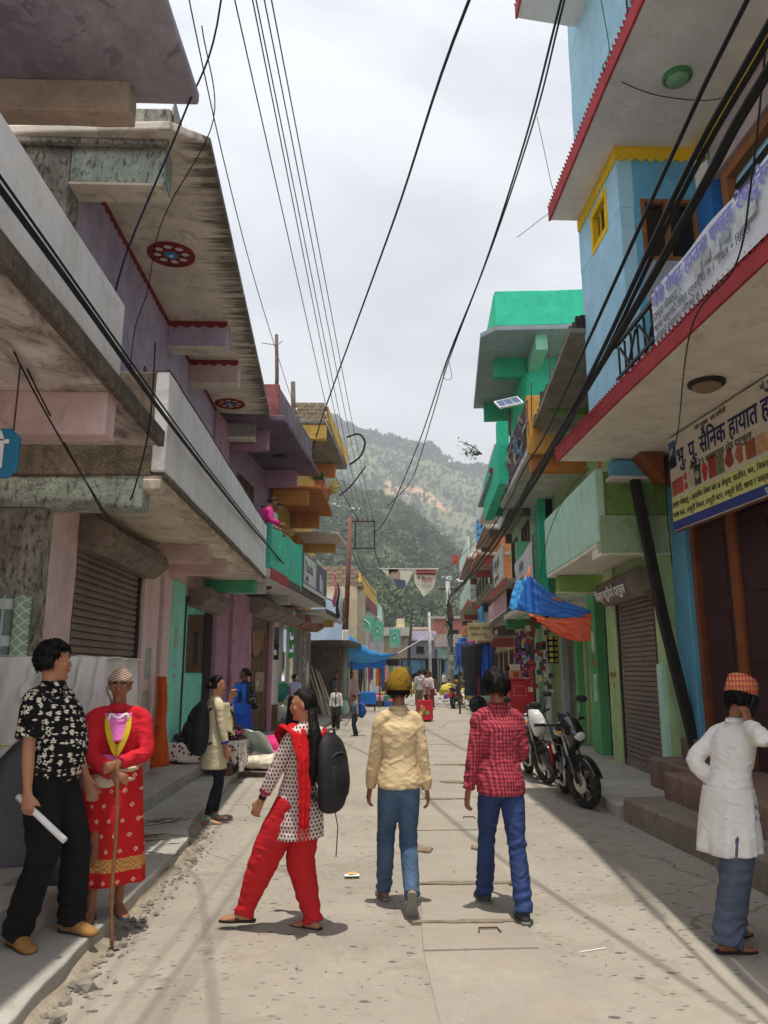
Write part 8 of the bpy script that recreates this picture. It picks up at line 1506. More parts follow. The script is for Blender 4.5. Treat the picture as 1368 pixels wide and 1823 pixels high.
# ================================================================ motorcycles
m_tyre = M('tyre_rubber', '#1b1b1c', rough=.85, var=.2, vscale=12, dirt=.35, dirtcol='#5a534a', dscale=6, bump=.4, bscale=50); m_alloy = M('black_alloy', '#1a1a1b', rough=.4); m_chrome = M('steel', '#8d8d8c', rough=.3, metal=.9, bump=0); m_disc = M('brake_disc', '#8a8780', rough=.4, metal=.7, bump=0)
m_eng = M('engine_grey', '#4d4c4a', rough=.5, var=.2, metal=.4); m_seat = M('seat_black', '#1e1e20', rough=.6); m_blackpl = M('gloss_black', '#0c0d10', rough=.15, spec=.6, bump=0, coat=.5); m_whitepl = M('gloss_white', '#c4c5c4', rough=.2, bump=0, coat=.5); m_lamp = M('lamp_lens', '#b9bcb9', rough=.1, bump=0, spec=.8)
def motorcycle(label, loc, rz, steer, lean, bodym, cowlm, rimm, tank2=None):
    t = thing('motorcycle', label, 'motorcycle', loc, rz, 'parked motorcycles'); t.rotation_euler.y = R(lean)
    Rs = Matrix.Translation((0, .52, 0)) @ Matrix.Rotation(R(steer), 4, 'Z') @ Matrix.Translation((0, -.52, 0))
    def S(pts): return [Rs @ Vector(p) for p in pts]
    def circ(c, r, n, T=None): 
        P = [(c[0], c[1] + r*math.cos(2*math.pi*k/n), c[2] + r*math.sin(2*math.pi*k/n)) for k in range(n)]; return [T @ Vector(p) for p in P] if T else P
    for nm, y, T, w in (('front_wheel', .66, Rs, .048), ('rear_wheel', -.66, None, .058)):
        c = (0, y, .31); wh = MB().tube(circ(c, .235, 32, T), .018, 8, close=True).build(nm, rimm, t, smooth=True); MB().tube(circ(c, .265, 36, T), w, 10, close=True).build('tyre', m_tyre, wh, smooth=True)
        for k in range(6):
            a = math.pi*k/3 + .3; p0 = (0, y + .04*math.cos(a), .31 + .04*math.sin(a)); p1 = (0, y + .23*math.cos(a + .12), .31 + .23*math.sin(a + .12)); q = [Vector(p0), Vector(p1)]; q = [T @ v for v in q] if T else q; MB().bar(q[0], q[1], .03, .022).build('spoke', m_alloy, wh)
        hubp = [Vector((-.06, y, .31)), Vector((.06, y, .31))]; hubp = [T @ v for v in hubp] if T else hubp; MB().tube(hubp, .045, 12).build('hub', m_eng, wh, smooth=True)
        for sx in ((-.05, -.045) if nm == 'front_wheel' else ()): pass
        dp = [Vector((-.058, y, .31)), Vector((-.052, y, .31))]; dp = [T @ v for v in dp] if T else dp; MB().tube(dp, .125, 28).build('brake_disc', m_disc, wh)
        dp = [Vector((.052, y, .31)), Vector((.058, y, .31))]; dp = [T @ v for v in dp] if T else dp; MB().tube(dp, .125, 28).build('brake_disc', m_disc, wh)
    for sx in (-1, 1): MB().tube(S([(sx*.085, .66, .31), (sx*.085, .56, .62)]), .024, 10).build('fork_lower', m_blackpl, t, smooth=True); MB().tube(S([(sx*.085, .565, .60), (sx*.085, .47, .93)]), .017, 10).build('fork_tube', m_chrome, t, smooth=True)
    mg = MB(); rs = []
    for k in range(14): a = R(10 + 150*k/13); rs.append([Rs @ Vector((x, .66 + (.335 - abs(x)*.25)*math.cos(a), .31 + (.335 - abs(x)*.25)*math.sin(a))) for x in (-.065, -.035, 0, .035, .065)])
    w5 = 5; mg.add([v for r in rs for v in r], [(j*w5+i, j*w5+i+1, (j+1)*w5+i+1, (j+1)*w5+i) for j in range(13) for i in range(4)]); mg.build('front_mudguard', m_blackpl, t, smooth=True, solid=.006)
    rs = []
    for k in range(12): a = R(40 + 120*k/11); rs.append([(x, -.66 - (.345 - abs(x)*.25)*math.cos(a), .31 + (.345 - abs(x)*.25)*math.sin(a)) for x in (-.075, -.04, 0, .04, .075)])
    q = MB(); q.add([v for r in rs for v in r], [(j*w5+i, j*w5+i+1, (j+1)*w5+i+1, (j+1)*w5+i) for j in range(11) for i in range(4)]); q.build('rear_mudguard', m_blackpl, t, smooth=True, solid=.006)
    def soft(nm, secs, mat, n=14, lat=(1, 0, 0), vs=.014, par=None): mb = MB(); etube(mb, [(Vector(a), b, c) for a, b, c in secs], lat, n); return mkobj(nm, vox(mb, vs, 2), mat, par or t, smooth=True)
    soft('fuel_tank', [((0, .42, .90), .085, .07), ((0, .30, .93), .135, .115), ((0, .12, .90), .14, .105), ((0, -.06, .84), .09, .07)], bodym)
    if tank2: soft('tank_panel', [((.0, .36, .80), .15, .06), ((.0, .16, .74), .155, .07), ((0, .0, .74), .12, .05)], tank2)
    soft('seat', [((0, -.02, .82), .085, .045), ((0, -.25, .80), .115, .05), ((0, -.48, .86), .11, .05), ((0, -.72, .90), .085, .035)], m_seat)
    soft('tail_cowl', [((0, -.35, .74), .11, .06), ((0, -.62, .80), .095, .06), ((0, -.86, .88), .06, .04)], bodym); bx('tail_light', M('red_lens', '#8c1c1c', rough=.2, bump=0), t, -.05, .05, -.92, -.88, .84, .90); bx('number_plate', M('plate_red', '#9a2a2a', rough=.5), t, -.10, .10, -.99, -.975, .52, .66)
    for sx in (-1, 1): soft('side_panel', [((sx*.12, .0, .68), .02, .07), ((sx*.13, -.22, .66), .02, .09), ((sx*.11, -.42, .72), .02, .05)], bodym, 10)
    soft('engine_block', [((0, .02, .42), .13, .13), ((0, .20, .42), .13, .12)], m_eng); cy = MB()
    for k in range(7): a = .52 + k*.028; cy.box(-.085, .085, .13 + k*.008, .30 + k*.008, a, a + .014)
    cy.build('cylinder_fins', m_eng, t); bx('cylinder', m_eng, t, -.065, .065, .15, .30, .48, .73)
    MB().tube(catmull([(.08, .34, .58), (.11, .40, .44), (.12, .30, .26), (.13, -.05, .24), (.15, -.30, .28)], 4), .02, 8).build('exhaust_pipe', m_chrome, t, smooth=True); MB().tube([(.15, -.28, .28), (.16, -.42, .31), (.18, -.95, .46)], [.03, .05, .048], 12).build('muffler', m_chrome if bodym is m_whitepl else m_alloy, t, smooth=True)
    fr = MB()
    for a, b in (((0, .42, .86), (0, .34, .38)), ((0, .34, .38), (0, -.15, .30)), ((0, -.15, .30), (0, -.3, .75)), ((0, .40, .80), (0, -.6, .76)), ((-.09, -.05, .36), (-.09, -.66, .31)), ((.09, -.05, .36), (.09, -.66, .31))): fr.bar(a, b, .035)
    fr.build('frame', m_alloy, t)
    for sx in (-1, 1): MB().tube([(sx*.12, -.55, .36), (sx*.12, -.45, .72)], .03, 10).build('rear_shock', M('shock_red', '#7c1c1c') if bodym is not m_whitepl else m_chrome, t, smooth=True); MB().bar((sx*.10, .0, .30), (sx*.30, .0, .30), .03).build('foot_peg', m_seat, t)
    MB().tube(S([(-.36, .36, 1.04), (-.22, .44, 1.02), (0, .47, .99), (.22, .44, 1.02), (.36, .36, 1.04)]), .013, 8).build('handlebar', m_alloy, t, smooth=True)
    for sx in (-1, 1):
        MB().tube(S([(sx*.26, .42, 1.03), (sx*.38, .35, 1.04)]), .02, 8).build('grip', m_seat, t, smooth=True); MB().tube(S([(sx*.24, .45, 1.05), (sx*.30, .46, 1.17), (sx*.33, .42, 1.24)]), .007, 6).build('mirror_stem', m_alloy, t, smooth=True)
        mm = MB(); ellips(mm, Rs @ Vector((sx*.36, .41, 1.28)), Vector((1, 0, .15)), Vector((0, 1, 0)), Vector((-.1, 0, 1)), .075, .018, .05, 12, 7); mm.build('mirror', m_seat, t, smooth=True); mm = MB(); ellips(mm, Rs @ Vector((sx*.16, .56, .92)), Vector((1, 0, 0)), Vector((0, 1, 0)), Vector((0, 0, 1)), .04, .025, .022, 8, 6); mm.build('indicator', M('amber_lens', '#b5742c', rough=.3, bump=0), t, smooth=True)
    mb = MB(); etube(mb, [(Rs @ Vector((0, .50, 1.10)), .07, .04), (Rs @ Vector((0, .60, .98)), .12, .10), (Rs @ Vector((0, .64, .84)), .125, .10), (Rs @ Vector((0, .58, .72)), .07, .05)], n=16); mkobj('headlight_cowl', vox(mb, .014, 2), cowlm, t, smooth=True); mm = MB(); ellips(mm, Rs @ Vector((0, .715, .86)), Vector((1, 0, 0)), Vector((0, 1, 0)), Vector((0, 0, 1)), .085, .04, .06, 14, 8); mm.build('headlight', m_lamp, t, smooth=True)
    vz = MB(); vz.grid(lambda u, v: tuple(Rs @ Vector(((u-.5)*.22*(1 - .3*v), .66 - .10*v - .12*(2*u-1)**2, .96 + .20*v))), 8, 6); vz.build('windscreen', M('smoked_screen', '#23262c', rough=.1, bump=0, spec=.6), t, smooth=True, solid=.004)
    MB().bar((-.10, -.05, .30), (-.26, .06, .02), .018).build('kickstand', m_alloy, t); return t
motorcycle('black motorcycle parked nearest on the right, front wheel turned to the road', (2.84, 10.50, .0), 174, 26, 7, m_blackpl, m_blackpl, m_alloy)
motorcycle('white and black motorcycle parked behind the nearest black one', (2.84, 12.60, .0), 178, 18, 7, m_whitepl, m_whitepl, M('white_rim', '#a9a79f', rough=.4), m_blackpl)
motorcycle('black motorcycle parked far up the street beside the rubble, tail to the camera', (4.55, 35.8, 0), -22, 0, -6, m_blackpl, m_blackpl, m_alloy)
# ================================================================ left pavement goods
m_tarpw = M('white_tarpaulin', '#b0b0ae', rough=.55, var=.08, vscale=3, dirt=.25, dirtcol='#85827c', bump=.15, bscale=12); m_sheetg = M('grey_sheet_cover', '#4b4c4f', rough=.75, var=.15, bump=.3, bscale=30)
ts = thing('covered_stall', 'stall covered with a grey sheet and a loosely draped white tarpaulin on the left step', 'stall', (-2.25, 6.2, .30))
mb = MB(); etube(mb, [(Vector((-.35, .1, .02)), .72, .42), (Vector((-.35, .1, .6)), .70, .40), (Vector((-.35, .1, 1.32)), .66, .36), (Vector((-.35, .1, 1.40)), .5, .28)], n=28); mkobj('grey_cover', vox(mb, .022, 2, folds(.02, 4, 3, 6)), m_sheetg, ts, smooth=True)
drape(lambda u, v: (-1.12 + 1.52*u, -.36 + .95*v + .03*math.sin(u*9), 1.455 + .035*mnoise.noise((u*5, v*5, 7))), 30, 18, 'tarpaulin_top', m_tarpw, ts)
def hangs(x0, x1, y0, z_a, z_b, sd): return lambda u, v: (x0 + (x1-x0)*u + .05*mnoise.noise((v*3, u*2, sd))*v, y0 - .05*math.sin(u*15 + sd + 3*v)*(.3 + v) - .03*math.sin(u*31 + 5*v + sd)*v - .02*v, 1.46 - (z_a + (z_b - z_a)*u)*v + .05*mnoise.noise((u*4, 0, sd + 2))*v)
drape(hangs(-.85, -.12, -.42, 1.25, .55, 1), 30, 34, 'tarpaulin_hanging', m_tarpw, ts); drape(hangs(-.16, .14, -.41, .30, .10, 4), 24, 14, 'tarpaulin_fold', m_tarpw, ts); drape(hangs(.12, .42, -.40, .22, .75, 7), 20, 22, 'tarpaulin_hanging', m_tarpw, ts)
drape(lambda u, v: (.38 + .03*math.sin(u*15)*(.3 + v), -.36 + .9*u, 1.46 - (.75 - .3*u)*v), 22, 18, 'tarpaulin_hanging', m_tarpw, ts)
MB().tube([(-1.2, -.38, .86), (-.62, -.50, .84), (-.2, -.46, .84)], .008, 5).build('tie_rope', M('yellow_rope', '#8d8a4c'), ts)
m_net1 = M('green_netting', '#7d9a7c', rough=.7, var=.15); pattern(m_net1, lambda nt, co, lk: [(mathn(nt, 'MAXIMUM', stripe(nt, mathn(nt, 'ADD', sep(nt, co, lk)[0], sep(nt, co, lk)[2]), 11, .14), stripe(nt, mathn(nt, 'SUBTRACT', sep(nt, co, lk)[0], sep(nt, co, lk)[2]), 11, .14)), '#b8c9b0')])
m_net2 = M('grey_green_netting', '#5d706c', rough=.7, var=.15); pattern(m_net2, lambda nt, co, lk: [(stripe(nt, sep(nt, co, lk)[2], 3.2, .28), '#a9b4b4'), (stripe(nt, sep(nt, co, lk)[0], 12, .2), '#98a5a2')])
for x, mt, lab in ((-2.88, m_net1, 'upright roll of green patterned netting against the mouldy wall'), (-3.02, m_net2, 'upright roll of grey and white netting beside the green roll')):
    o = MB().lathe([(.065, 0), (.07, .02), (.07, 1.98), (.03, 2.0)], 18).build('netting_roll', mt, smooth=True); o.location = (x, 6.75, .30); tag(o, lab, 'fabric roll', 'netting rolls at the left edge')
oc = drape(lambda u, v: (.06*math.sin(u*11 + v*3) + .10*v*u, .30*(u-.5)*(.55 + .45*math.sin(v*2.6)) + .05*math.sin(v*5), 1.28 - 1.2*v), 14, 24, 'hanging_orange_cloth', cloth('orange_cloth', '#b5491c', var=.12), None); oc.location = (-2.72, 11.05, .30); tag(oc, 'bright orange cloth hanging at the dark door behind the elderly woman', 'cloth'); MB().box(-.01, .012, -.1, .1, .45, .62).build('printed_motif', M('dark_motif', '#5a2f28'), oc)
# bench with cloths
bn_ = thing('low_bench', 'low wooden bench covered with flower printed cloth on the left pavement', 'bench', (-2.36, 12.45, .12)); bx('seat_board', m_wood, bn_, -.50, .52, -.3, .9, .36, .42)
for x, y in ((-.44, -.25), (.44, -.25), (-.44, .84), (.44, .84)): bx('leg', m_wood, bn_, x - .05, x + .05, y - .05, y + .05, 0, .36)
m_flower = cloth('flower_print', '#cdbdb4')
pattern(m_flower, lambda nt, co, lk: [((lambda v: (lk(co, v.inputs[0]), setattr(v.inputs['Scale'], 'default_value', 15), mathn(nt, 'LESS_THAN', v.outputs['Distance'], .33))[-1])(N_(nt, 'ShaderNodeTexVoronoi')), '#5a2230')])
drape(lambda u, v: (-.56 + 1.14*u, -.36 + .03*math.sin(u*17)*(1-v) + .0*v, .20 + .25*v + .02*math.sin(u*11)*(1-v)), 30, 6, 'cloth_front', m_flower, bn_); drape(lambda u, v: (-.56 + 1.14*u, -.36 + 1.2*v, .45 + .015*mnoise.noise((u*6, v*6, 1))), 16, 16, 'cloth_top', m_flower, bn_); drape(lambda u, v: (.58 + .05*math.sin(v*13)*(1-u) + .03*(1-u), -.36 + 1.2*v, .06 + .39*u), 8, 20, 'cloth_side', m_flower, bn_)
def heap(name, label, cat, loc, dims, mat, seed, group=None, amp=.03, fx=6):
    mb = MB(); ellips(mb, Vector((0, 0, dims[2])), Vector((1, 0, 0)), Vector((0, 1, 0)), Vector((0, 0, 1)), dims[0], dims[1], dims[2], 22, 14); ellips(mb, Vector((dims[0]*.3, -dims[1]*.2, dims[2]*.8)), Vector((1, 0, 0)), Vector((0, 1, 0)), Vector((0, 0, 1)), dims[0]*.7, dims[1]*.8, dims[2]*.7, 18, 10)
    o = mkobj(name, vox(mb, .02, 1, folds(amp, fx, fx*1.6, seed, .3)), mat, smooth=True); o.location = loc; return tag(o, label, cat, group)
m_dkfl = cloth('dark_flower_cloth', '#2a1c26'); pattern(m_dkfl, lambda nt, co, lk: [((lambda v: (lk(co, v.inputs[0]), setattr(v.inputs['Scale'], 'default_value', 13), mathn(nt, 'LESS_THAN', v.outputs['Distance'], .4))[-1])(N_(nt, 'ShaderNodeTexVoronoi')), '#a04a5c')])
heap('cloth_pile', 'pile of dark flower printed cloth on the bench behind the girl', 'cloth', (-2.08, 13.0, .56), (.26, .34, .13), m_dkfl, 3); heap('cloth_pile', 'black and white folded cloth on the left end of the bench', 'cloth', (-2.66, 12.6, .56), (.18, .25, .09), m_shw, 5)
lc = drape(lambda u, v: (.62*(u-.5) + .30*v, .5*(v-.5) - .25*u, .60 - .52*v*v*(.7 + .3*u) + .02*math.sin(u*12)), 20, 20, 'pale_blue_cloth', cloth('pale_aqua_cloth', '#b5d4da', var=.08), None); lc.location = (-1.92, 13.35, .12); tag(lc, 'pale aqua cloth spread from the bench down to the pavement', 'cloth')
heap('bedding_bundle', 'lower pink plastic wrapped bundle on the ground beside the bench', 'bundle', (-1.50, 13.9, .0), (.46, .34, .16), M('pink_plastic', '#d0507c', rough=.35, var=.2), 7, 'pink bundles by the bench', .035, 5); heap('bedding_bundle', 'upper dark pink bundle stacked on the pink plastic one', 'bundle', (-1.52, 14.15, .24), (.40, .32, .15), cloth('deep_pink', '#b02a5c'), 8, 'pink bundles by the bench')
m_bluefl = cloth('blue_flower_cloth', '#2f66c0', var=.2); pattern(m_bluefl, lambda nt, co, lk: [((lambda v: (lk(co, v.inputs[0]), setattr(v.inputs['Scale'], 'default_value', 7), mathn(nt, 'LESS_THAN', v.outputs['Distance'], .34))[-1])(N_(nt, 'ShaderNodeTexVoronoi')), '#b9b48c')])
fb = drape(lambda u, v: (1.15*(u-.5), 1.5*(v-.5), .12 + .05*mnoise.noise((u*4, v*5, 3)) + .06*math.sin(u*6)), 24, 24, 'flowered_blanket', m_bluefl, None); fb.location = (-1.45, 16.6, .12); tag(fb, 'blue flowered blanket spread out in the sun on the left', 'blanket'); heap('cloth_pile', 'purple and pink cloth heap at the edge of the blue blanket', 'cloth', (-2.2, 16.6, .12), (.4, .4, .12), cloth('purple_cloth', '#5a2a6a', var=.3), 9)
for i, (x, y, z, c, lab) in enumerate(((-1.28, 14.6, 0, '#d0a8b0', 'pale pink folded quilt on the road beside the pink bundles'), (-1.75, 15.2, .12, '#7c2f8c', 'violet quilt heaped behind the pink bundles'), (-1.2, 15.4, 0, '#3f8fb8', 'turquoise folded sheet at the outer edge of the cloth heaps'), (-1.6, 13.1, .12, '#c4b8a0', 'cream folded sheet under the aqua cloth'), (-1.0, 16.2, 0, '#b8343c', 'red folded quilt nearest the road among the cloth heaps'))): heap('quilt', lab, 'quilt', (x, y, z), (.36, .34, .11), cloth('quilt' + c, c, var=.3, vscale=9), 20 + i, 'quilts for sale by the bench', .045, 7)
m_sack = M('white_sack', '#a3a29c', rough=.6, var=.12, vscale=4, bump=.2); heap('sack', 'large wrinkled white sack in front of the open shop', 'sack', (-2.55, 22.6, .12), (.42, .38, .38), m_sack, 11, 'white sacks by the shop', .05, 4); heap('sack', 'smaller white sack to the right of the large one', 'sack', (-2.0, 23.2, .12), (.28, .3, .26), m_sack, 12, 'white sacks by the shop', .04, 4)
cr = thing('yellow_crate', 'yellow plastic crate behind the white sacks', 'crate', (-2.32, 23.9, .12)); 
for k in range(4): bx('slat', M('yellow_plastic', '#b38f1c', rough=.4), cr, -.34, .34, -.02, .02, .08 + k*.15, .19 + k*.15)
bx('side', MATS['yellow_plastic'], cr, .32, .35, -.02, .4, .05, .68); bx('side', MATS['yellow_plastic'], cr, -.35, -.32, -.02, .4, .05, .68); bx('floor', MATS['yellow_plastic'], cr, -.34, .34, 0, .4, .02, .06)
for k in range(6): c = MB().box(-.11, .11, -.15, .15, 0, .19).build('shoe_box', M('white_carton', '#b5b2ac', var=.1), bevel=.004); c.location = (-2.26 + .01*(k % 2), 21.2, .78 + k*.195); c.rotation_euler = (0, 0, R(-6 + (k*37 % 9) - 4)); tag(c, ['bottom', 'second', 'third', 'fourth', 'fifth', 'top'][k] + ' white carton of the stack at the shop post', 'box', 'white cartons at the shop')
bx_ = MB().box(-.14, .14, -.2, .2, 0, .66).build('packing_case', m_wood); bx_.location = (-2.26, 21.2, .115); tag(bx_, 'wooden case under the stack of white cartons', 'box')
fan = thing('pedestal_fan', 'white round fan standing beside the schoolgirl', 'fan', (-1.55, 24.6, .12)); MB().tube([(0, 0, 0), (0, 0, 1.25)], .02, 8).build('stem', m_chrome, fan); MB().lathe([(.18, 0), (.18, .03), (.03, .05)], 16).build('base', m_white, fan)
cg = MB(); cgx = [cg.tube([(.0 + .02*j, r*math.cos(a), 1.45 + 1.3*r*math.sin(a)) for a in [2*math.pi*k/24 for k in range(24)]], .006, 5, close=True) for j, r in ((0, .30), (1, .22), (1, .14), (-1, .22))]
for k in range(16): a = 2*math.pi*k/16; cg.bar((.02, 0, 1.45), (0, .30*math.cos(a), 1.45 + .39*math.sin(a)), .006)
cg.build('cage', m_white, fan); MB().lathe([(0, -.02), (.26, -.02), (.26, -.01), (0, -.01)], 20, (0, 0, 1.45), 'x').build('blades', M('grey_blade', '#8d9296', rough=.4), fan)
gp = thing('hanging_packets', 'strip of shiny green packets hanging in the open shop', 'packets', (-1.86, 22.0, 2.2), -6)
for k in range(7): o = MB().grid(lambda u, v: ((u-.5)*.03, (u-.5)*.22, (v-.5)*.14 + .01*math.sin(u*9)), 4, 4).build('packet', M('green_foil', '#1f8a3c', rough=.25, var=.2), gp, smooth=True); o.location = (.02*(k % 2), .03*((k*5) % 3 - 1), .6 - k*.12); o.rotation_euler = (0, 0, .3*(k % 3 - 1))
gp2 = thing('hanging_packets', 'mixed small packets hanging on the far post of the open shop', 'packets', (-1.62, 23.9, 1.7), -6)
for k in range(10): c = rr.choice(['#b3582c', '#c9a23c', '#a83a3a', '#d0cfc8']); o = MB().grid(lambda u, v: (0, (u-.5)*.16, (v-.5)*.12), 2, 2).build('packet', M('foil' + c, c, rough=.3), gp2); o.location = (.02*(k % 2), .05*((k*7) % 3 - 1), 1.0 - k*.11)
# ================================================================ tarpaulins and right side goods
m_tb = M('blue_tarpaulin', '#1d4f9a', rough=.5, var=.12, bump=.2, bscale=10); m_to = M('orange_tarpaulin', '#b5401f', rough=.5, var=.12, bump=.2, bscale=10)
rt = thing('tarpaulin', 'blue tarpaulin with an orange underside slung over the right shop front', 'tarpaulin', (3.3, 14.4, 2.3))
def tri(pts, nm, mt, sag, seed, nu=26, nv=20):
    a, b, c, d = [Vector(x) for x in pts]
    drape(lambda u, v: tuple(a.lerp(b, u).lerp(d.lerp(c, u), v) + Vector((.03*mnoise.noise((u*7, v*7, seed)), .04*math.sin(u*13 + seed)*(.3 + v*.7), -sag*math.sin(math.pi*u)*(1 - .4*v) + .02*mnoise.noise((u*12, v*9, seed + 4))))), nu, nv, nm, mt, rt, .006)
tri([(.06, .55, 1.22), (.85, -.75, .42), (.85, -.80, .30), (-.22, .55, .53)], 'blue_sheet', m_tb, .12, 1); tri([(-.05, .2, .42), (.86, -.78, .36), (.75, -1.0, -.13), (.28, -.4, .02)], 'orange_sheet', m_to, .10, 2); tri([(.0, 1.55, 1.2), (.06, .62, 1.22), (-.15, .7, .55), (-.18, 1.5, .62)], 'bright_blue_sheet', M('bright_blue_tarp', '#2f7fd0', rough=.5, var=.1), .05, 3)
MB().tube([(.08, .6, 1.24), (.03, .9, 1.0), (-.03, 1.1, .75)], .035, 6).build('orange_hem', M('orange_hem', '#c4662c'), rt, smooth=True); MB().tube([(.07, .54, 1.36), (.07, .54, 1.0), (.2, .3, .82), (.5, -.2, .62)], .018, 6).build('orange_hem', M('orange_hem', '#c4662c'), rt, smooth=True)
lt = thing('tarpaulin', 'bright blue tarpaulin canopy tied between the rusty pole and the far left stalls', 'tarpaulin', (.6, 31.8, 2.0))
def lt_fn(u, v): a = Vector((-.92, -.8, 1.05)).lerp(Vector((1.12, 1.2, .38)), u); b = Vector((-1.02, -.6, .02)).lerp(Vector((1.12, 1.25, .36)), u); p_ = a.lerp(b, v); return (p_.x + .02*mnoise.noise((u*6, v*6, 1)), p_.y - .25*math.sin(math.pi*v)*(1-u), p_.z - .28*math.sin(math.pi*u)*(1 - .2*v) + .03*math.sin(u*26)*(1-v)*.6)
drape(lt_fn, 40, 18, 'canopy', M('bright_blue_tarp', '#2f7fd0'), lt, .006); drape(lambda u, v: tuple(Vector(lt_fn(u*.75, 1)) + Vector((0, -.05*v, -.22*v*(1 + .3*math.sin(u*9))))), 26, 5, 'valance', M('mid_blue_tarp', '#1d5fb8', rough=.5, var=.1), lt, .006)
MB().tube([(1.12, 1.2, .38), (2.6, 6, 1.2)], .015, 5).build('guy_rope', m_white, lt)
for i, (y, c) in enumerate(((33.0, '#2c4a8c'), (34.2, '#3c2c44'), (35.6, '#6a1f2c'))): o = drape(lambda u, v: (.05*math.sin(v*5), .9*(u-.5), -1.4*v), 8, 12, 'hanging_garment', cloth('garment' + c, c, var=.3, vscale=4), None); o.location = (-.30 + i*.18, y, 2.0); o.rotation_euler = (0, 0, R(50)); tag(o, ['nearest dark blue garment hung under the blue canopy', 'middle dark garment hung under the blue canopy', 'farthest maroon garment hung under the blue canopy'][i], 'garment', 'garments under the blue canopy')
ftb = thing('blue_table', 'small bright blue table under the blue canopy', 'table', (.45, 33.2, .0)); bx('top', MATS['mid_blue_tarp'], ftb, -.35, .35, -.3, .3, .72, .78); bx('front_cloth', MATS['mid_blue_tarp'], ftb, -.35, .35, -.31, -.29, .3, .74)
for x in (-.3, .3): bx('leg', m_wood, ftb, x - .03, x + .03, -.25, -.2, 0, .72)
fg = thing('red_cabinet', 'plain red cold cabinet standing in front of the right shops', 'cabinet', (4.2, 20.0, .15), -4); bx('body', M('red_enamel', '#9a1a1f', rough=.4, var=.06), fg, -.31, .31, 0, .55, 0, 1.27, bevel=.02); bx('lid', M('red_enamel', '#9a1a1f'), fg, -.32, .32, -.01, .56, 1.275, 1.31, bevel=.01)
for a in ((-.2, .05, 1.12, 1.13), (-.2, .12, .88, .89), (-.21, -.2, .88, 1.12), (.11, .12, .9, 1.08)): bx('scratched_outline', M('pale_scratch', '#a88a86'), fg, a[0], a[1], -.003, 0, a[2], a[3], bevel=0)
cb_ = thing('carton', 'brown and white carton on top of the red cabinet', 'box', (4.1, 20.2, 1.462), -4); bx('box', M('carton_brown', '#9a6a44'), cb_, -.14, .14, -.12, .12, 0, .20); bx('upper_box', M('carton_pale', '#b39a8c'), cb_, -.13, .11, -.11, .11, .205, .36); bx('label_patch', M('print_red', '#8c2a26'), cb_, -.08, .06, -.126, -.12, .04, .16, bevel=0)
hgz = [(4.62, 20.6, '#7a2f6a', 'purple packets'), (4.72, 19.6, '#8c2a2a', 'red toys'), (4.78, 18.8, '#3c3a3c', 'dark bags'), (4.85, 21.6, '#6a4a8c', 'violet packets')]
for i, (x, y, c, w) in enumerate(hgz):
    t = thing('hanging_goods', 'strings of %s hung at the front of the right shop' % w, 'goods', (x - .25, y, 1.1), -5, 'goods hung at the right shops'); r7 = random.Random(i)
    for k in range(22): o = MB().grid(lambda u, v: ((u-.5)*.13, .02*math.sin(u*5), (v-.5)*.12), 3, 3).build('packet', M('hang' + c, c, rough=.4, var=.3, vscale=9) if k % 3 else M('hang_mix%d' % (k % 5), ['#b3a08c', '#9a2c34', '#2c2a30', '#c4b07c', '#7c8a94'][k % 5], rough=.5), t); o.location = (r7.uniform(-.16, .16), r7.uniform(-.1, .1), .1 + k*.085); o.rotation_euler = (r7.uniform(-.3, .3), 0, r7.uniform(-.8, .8))
ys2 = drape(lambda u, v: (.25*(u-.5), .03*math.sin(u*9), -.6*v), 10, 12, 'hanging_shirt', cloth('yellow_black_check', '#a89a3c'), None); pattern(MATS['yellow_black_check'], lambda nt, co, lk: [(mathn(nt, 'MAXIMUM', stripe(nt, sep(nt, co, lk)[0], 9, .35), stripe(nt, sep(nt, co, lk)[2], 8, .4)), '#1c1c22')]); ys2.location = (4.36, 17.3, 2.42); tag(ys2, 'yellow and black checked shirt hanging by the green pipe', 'shirt')
# covered clothes stall
cs = thing('covered_clothes_stall', 'tall stall hung with black and blue sheets and clothes on the right', 'stall', (4.6, 31, 0), -5)
for x in (-.55, .15, .72): MB().tube([(x, 0, 0), (x, 0, 2.95)], .04, 8).build('post', m_wood, cs, smooth=True)
def dr(x0, x1, z0, z1, y, nm, mt, sd, taper=.0): drape(lambda u, v: (x0 + (x1-x0)*u*(1 - taper*v) + taper*v*(x1-x0)*.5 + .04*mnoise.noise((u*5, v*4, sd)), y - .12*math.sin(u*3.1) + .05*math.sin(u*17 + sd)*(.4 + v), z1 - (z1-z0)*v*(.85 + .15*math.sin(u*5 + sd)) + .04*mnoise.noise((u*6, 0, sd))), 20, 16, nm, mt, cs, .01)
m_cb = M('bright_blue_plastic', '#1f4fc4', rough=.45, var=.15); dr(-.45, .35, 1.0, 2.65, -.5, 'black_sheet', cloth('black_sheet', '#26262a', var=.2), 1, .25); dr(.2, .82, 1.3, 2.65, -.42, 'blue_sheet', m_cb, 2, .25); dr(-.70, -.3, 1.5, 2.75, -.3, 'blue_drape', M('denim_blue_drape', '#2c4c8c', var=.2), 3); dr(-.6, .8, 2.5, 2.95, -.15, 'top_bundle', M('blue_mixed_bundle', '#3a6aa8', var=.4, vscale=6), 4)
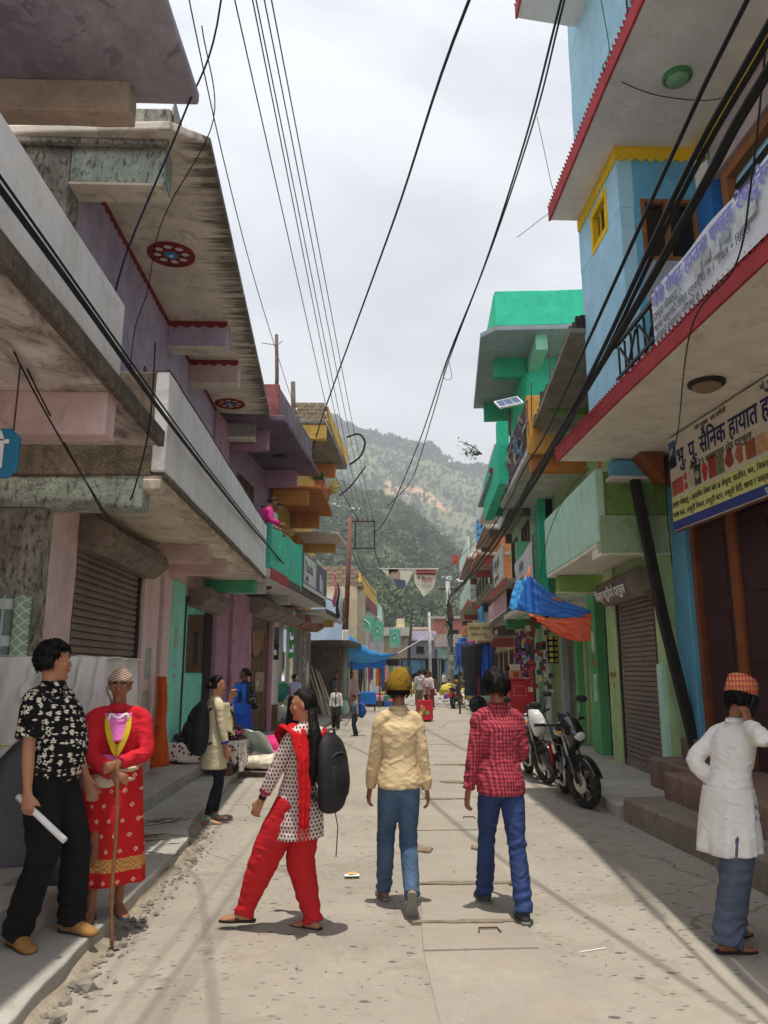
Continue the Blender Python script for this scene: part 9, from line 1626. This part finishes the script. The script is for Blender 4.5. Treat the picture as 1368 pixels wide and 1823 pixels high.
for k in range(16): c = rr.choice(['#1d1d20', '#2c2c34', '#7c2c4c', '#1f2f4c']); x = -.3 + k*.06; o = drape(lambda u, v: (.12*(u-.5), .05*math.sin(u*6), -.9*v), 5, 8, 'hung_garment', cloth('garm' + c, c), cs); o.location = (x, -.1 - .05*(k % 3), 1.6 + .3*((k*3) % 2)); o.rotation_euler = (0, 0, (k*1.3) % 1.2)
for k, c in enumerate(('#b8487c', '#c4c0bc', '#a83a5c')): o = drape(lambda u, v: (.3*(u-.5), .04*math.sin(u*6), -.25*v), 6, 6, 'pink_garment', cloth('garm' + c, c), cs); o.location = (-.1 + k*.25, -.5, 2.95)
ck = heap('clothes_heap', 'dark clothes piled on the ground under the covered stall', 'clothes', (4.75, 31.0, 0), (.35, .3, .35), m_black, 3)
wb = thing('white_price_board', 'low white board with red lettering on the ground by the covered stall', 'sign', (5.2, 33, .0)); bx('board', M('board_white', '#b9b6b0', rough=.6), wb, -.4, .4, 0, .04, .1, .55); txt('श्री आदर्श अ', .2, M('print_red', '#8c2a26'), wb, (-.34, -.005, .26), U, V, bold=.004); bx('foot', m_wood, wb, -.35, .35, .04, .2, 0, .1)
rb = scatter_stones('rubble_heap', 700, lambda r8: (lambda a, d: (5.0 + d*math.cos(a)*1.3, 40 + d*math.sin(a)*1.8, max(0, .35 - d*.16)))(r8.random()*6.28, r8.random()**.5*2.2), .05, .13, 7, M('pale_rubble', '#8f8c88', var=.2)); rb['label'] = 'heap of pale rubble and broken stone beside the far motorcycle'; rb['category'] = 'rubble'
heap('sack', 'yellow sack on the rubble behind the far motorcycle', 'sack', (5.0, 42.5, .0), (.55, .4, .5), M('yellow_sack', '#a8953c', var=.15), 4, 'far sacks', .06, 3); heap('sack', 'yellow straw sack by the far left stalls', 'sack', (3.7, 56.5, 0), (.6, .4, .45), M('yellow_sack', '#a8953c'), 6, 'far sacks', .06, 3); heap('sack', 'second yellow straw sack right of the first by the far stalls', 'sack', (4.6, 57.5, 0), (.5, .4, .4), M('yellow_sack', '#a8953c'), 9, 'far sacks', .06, 3)
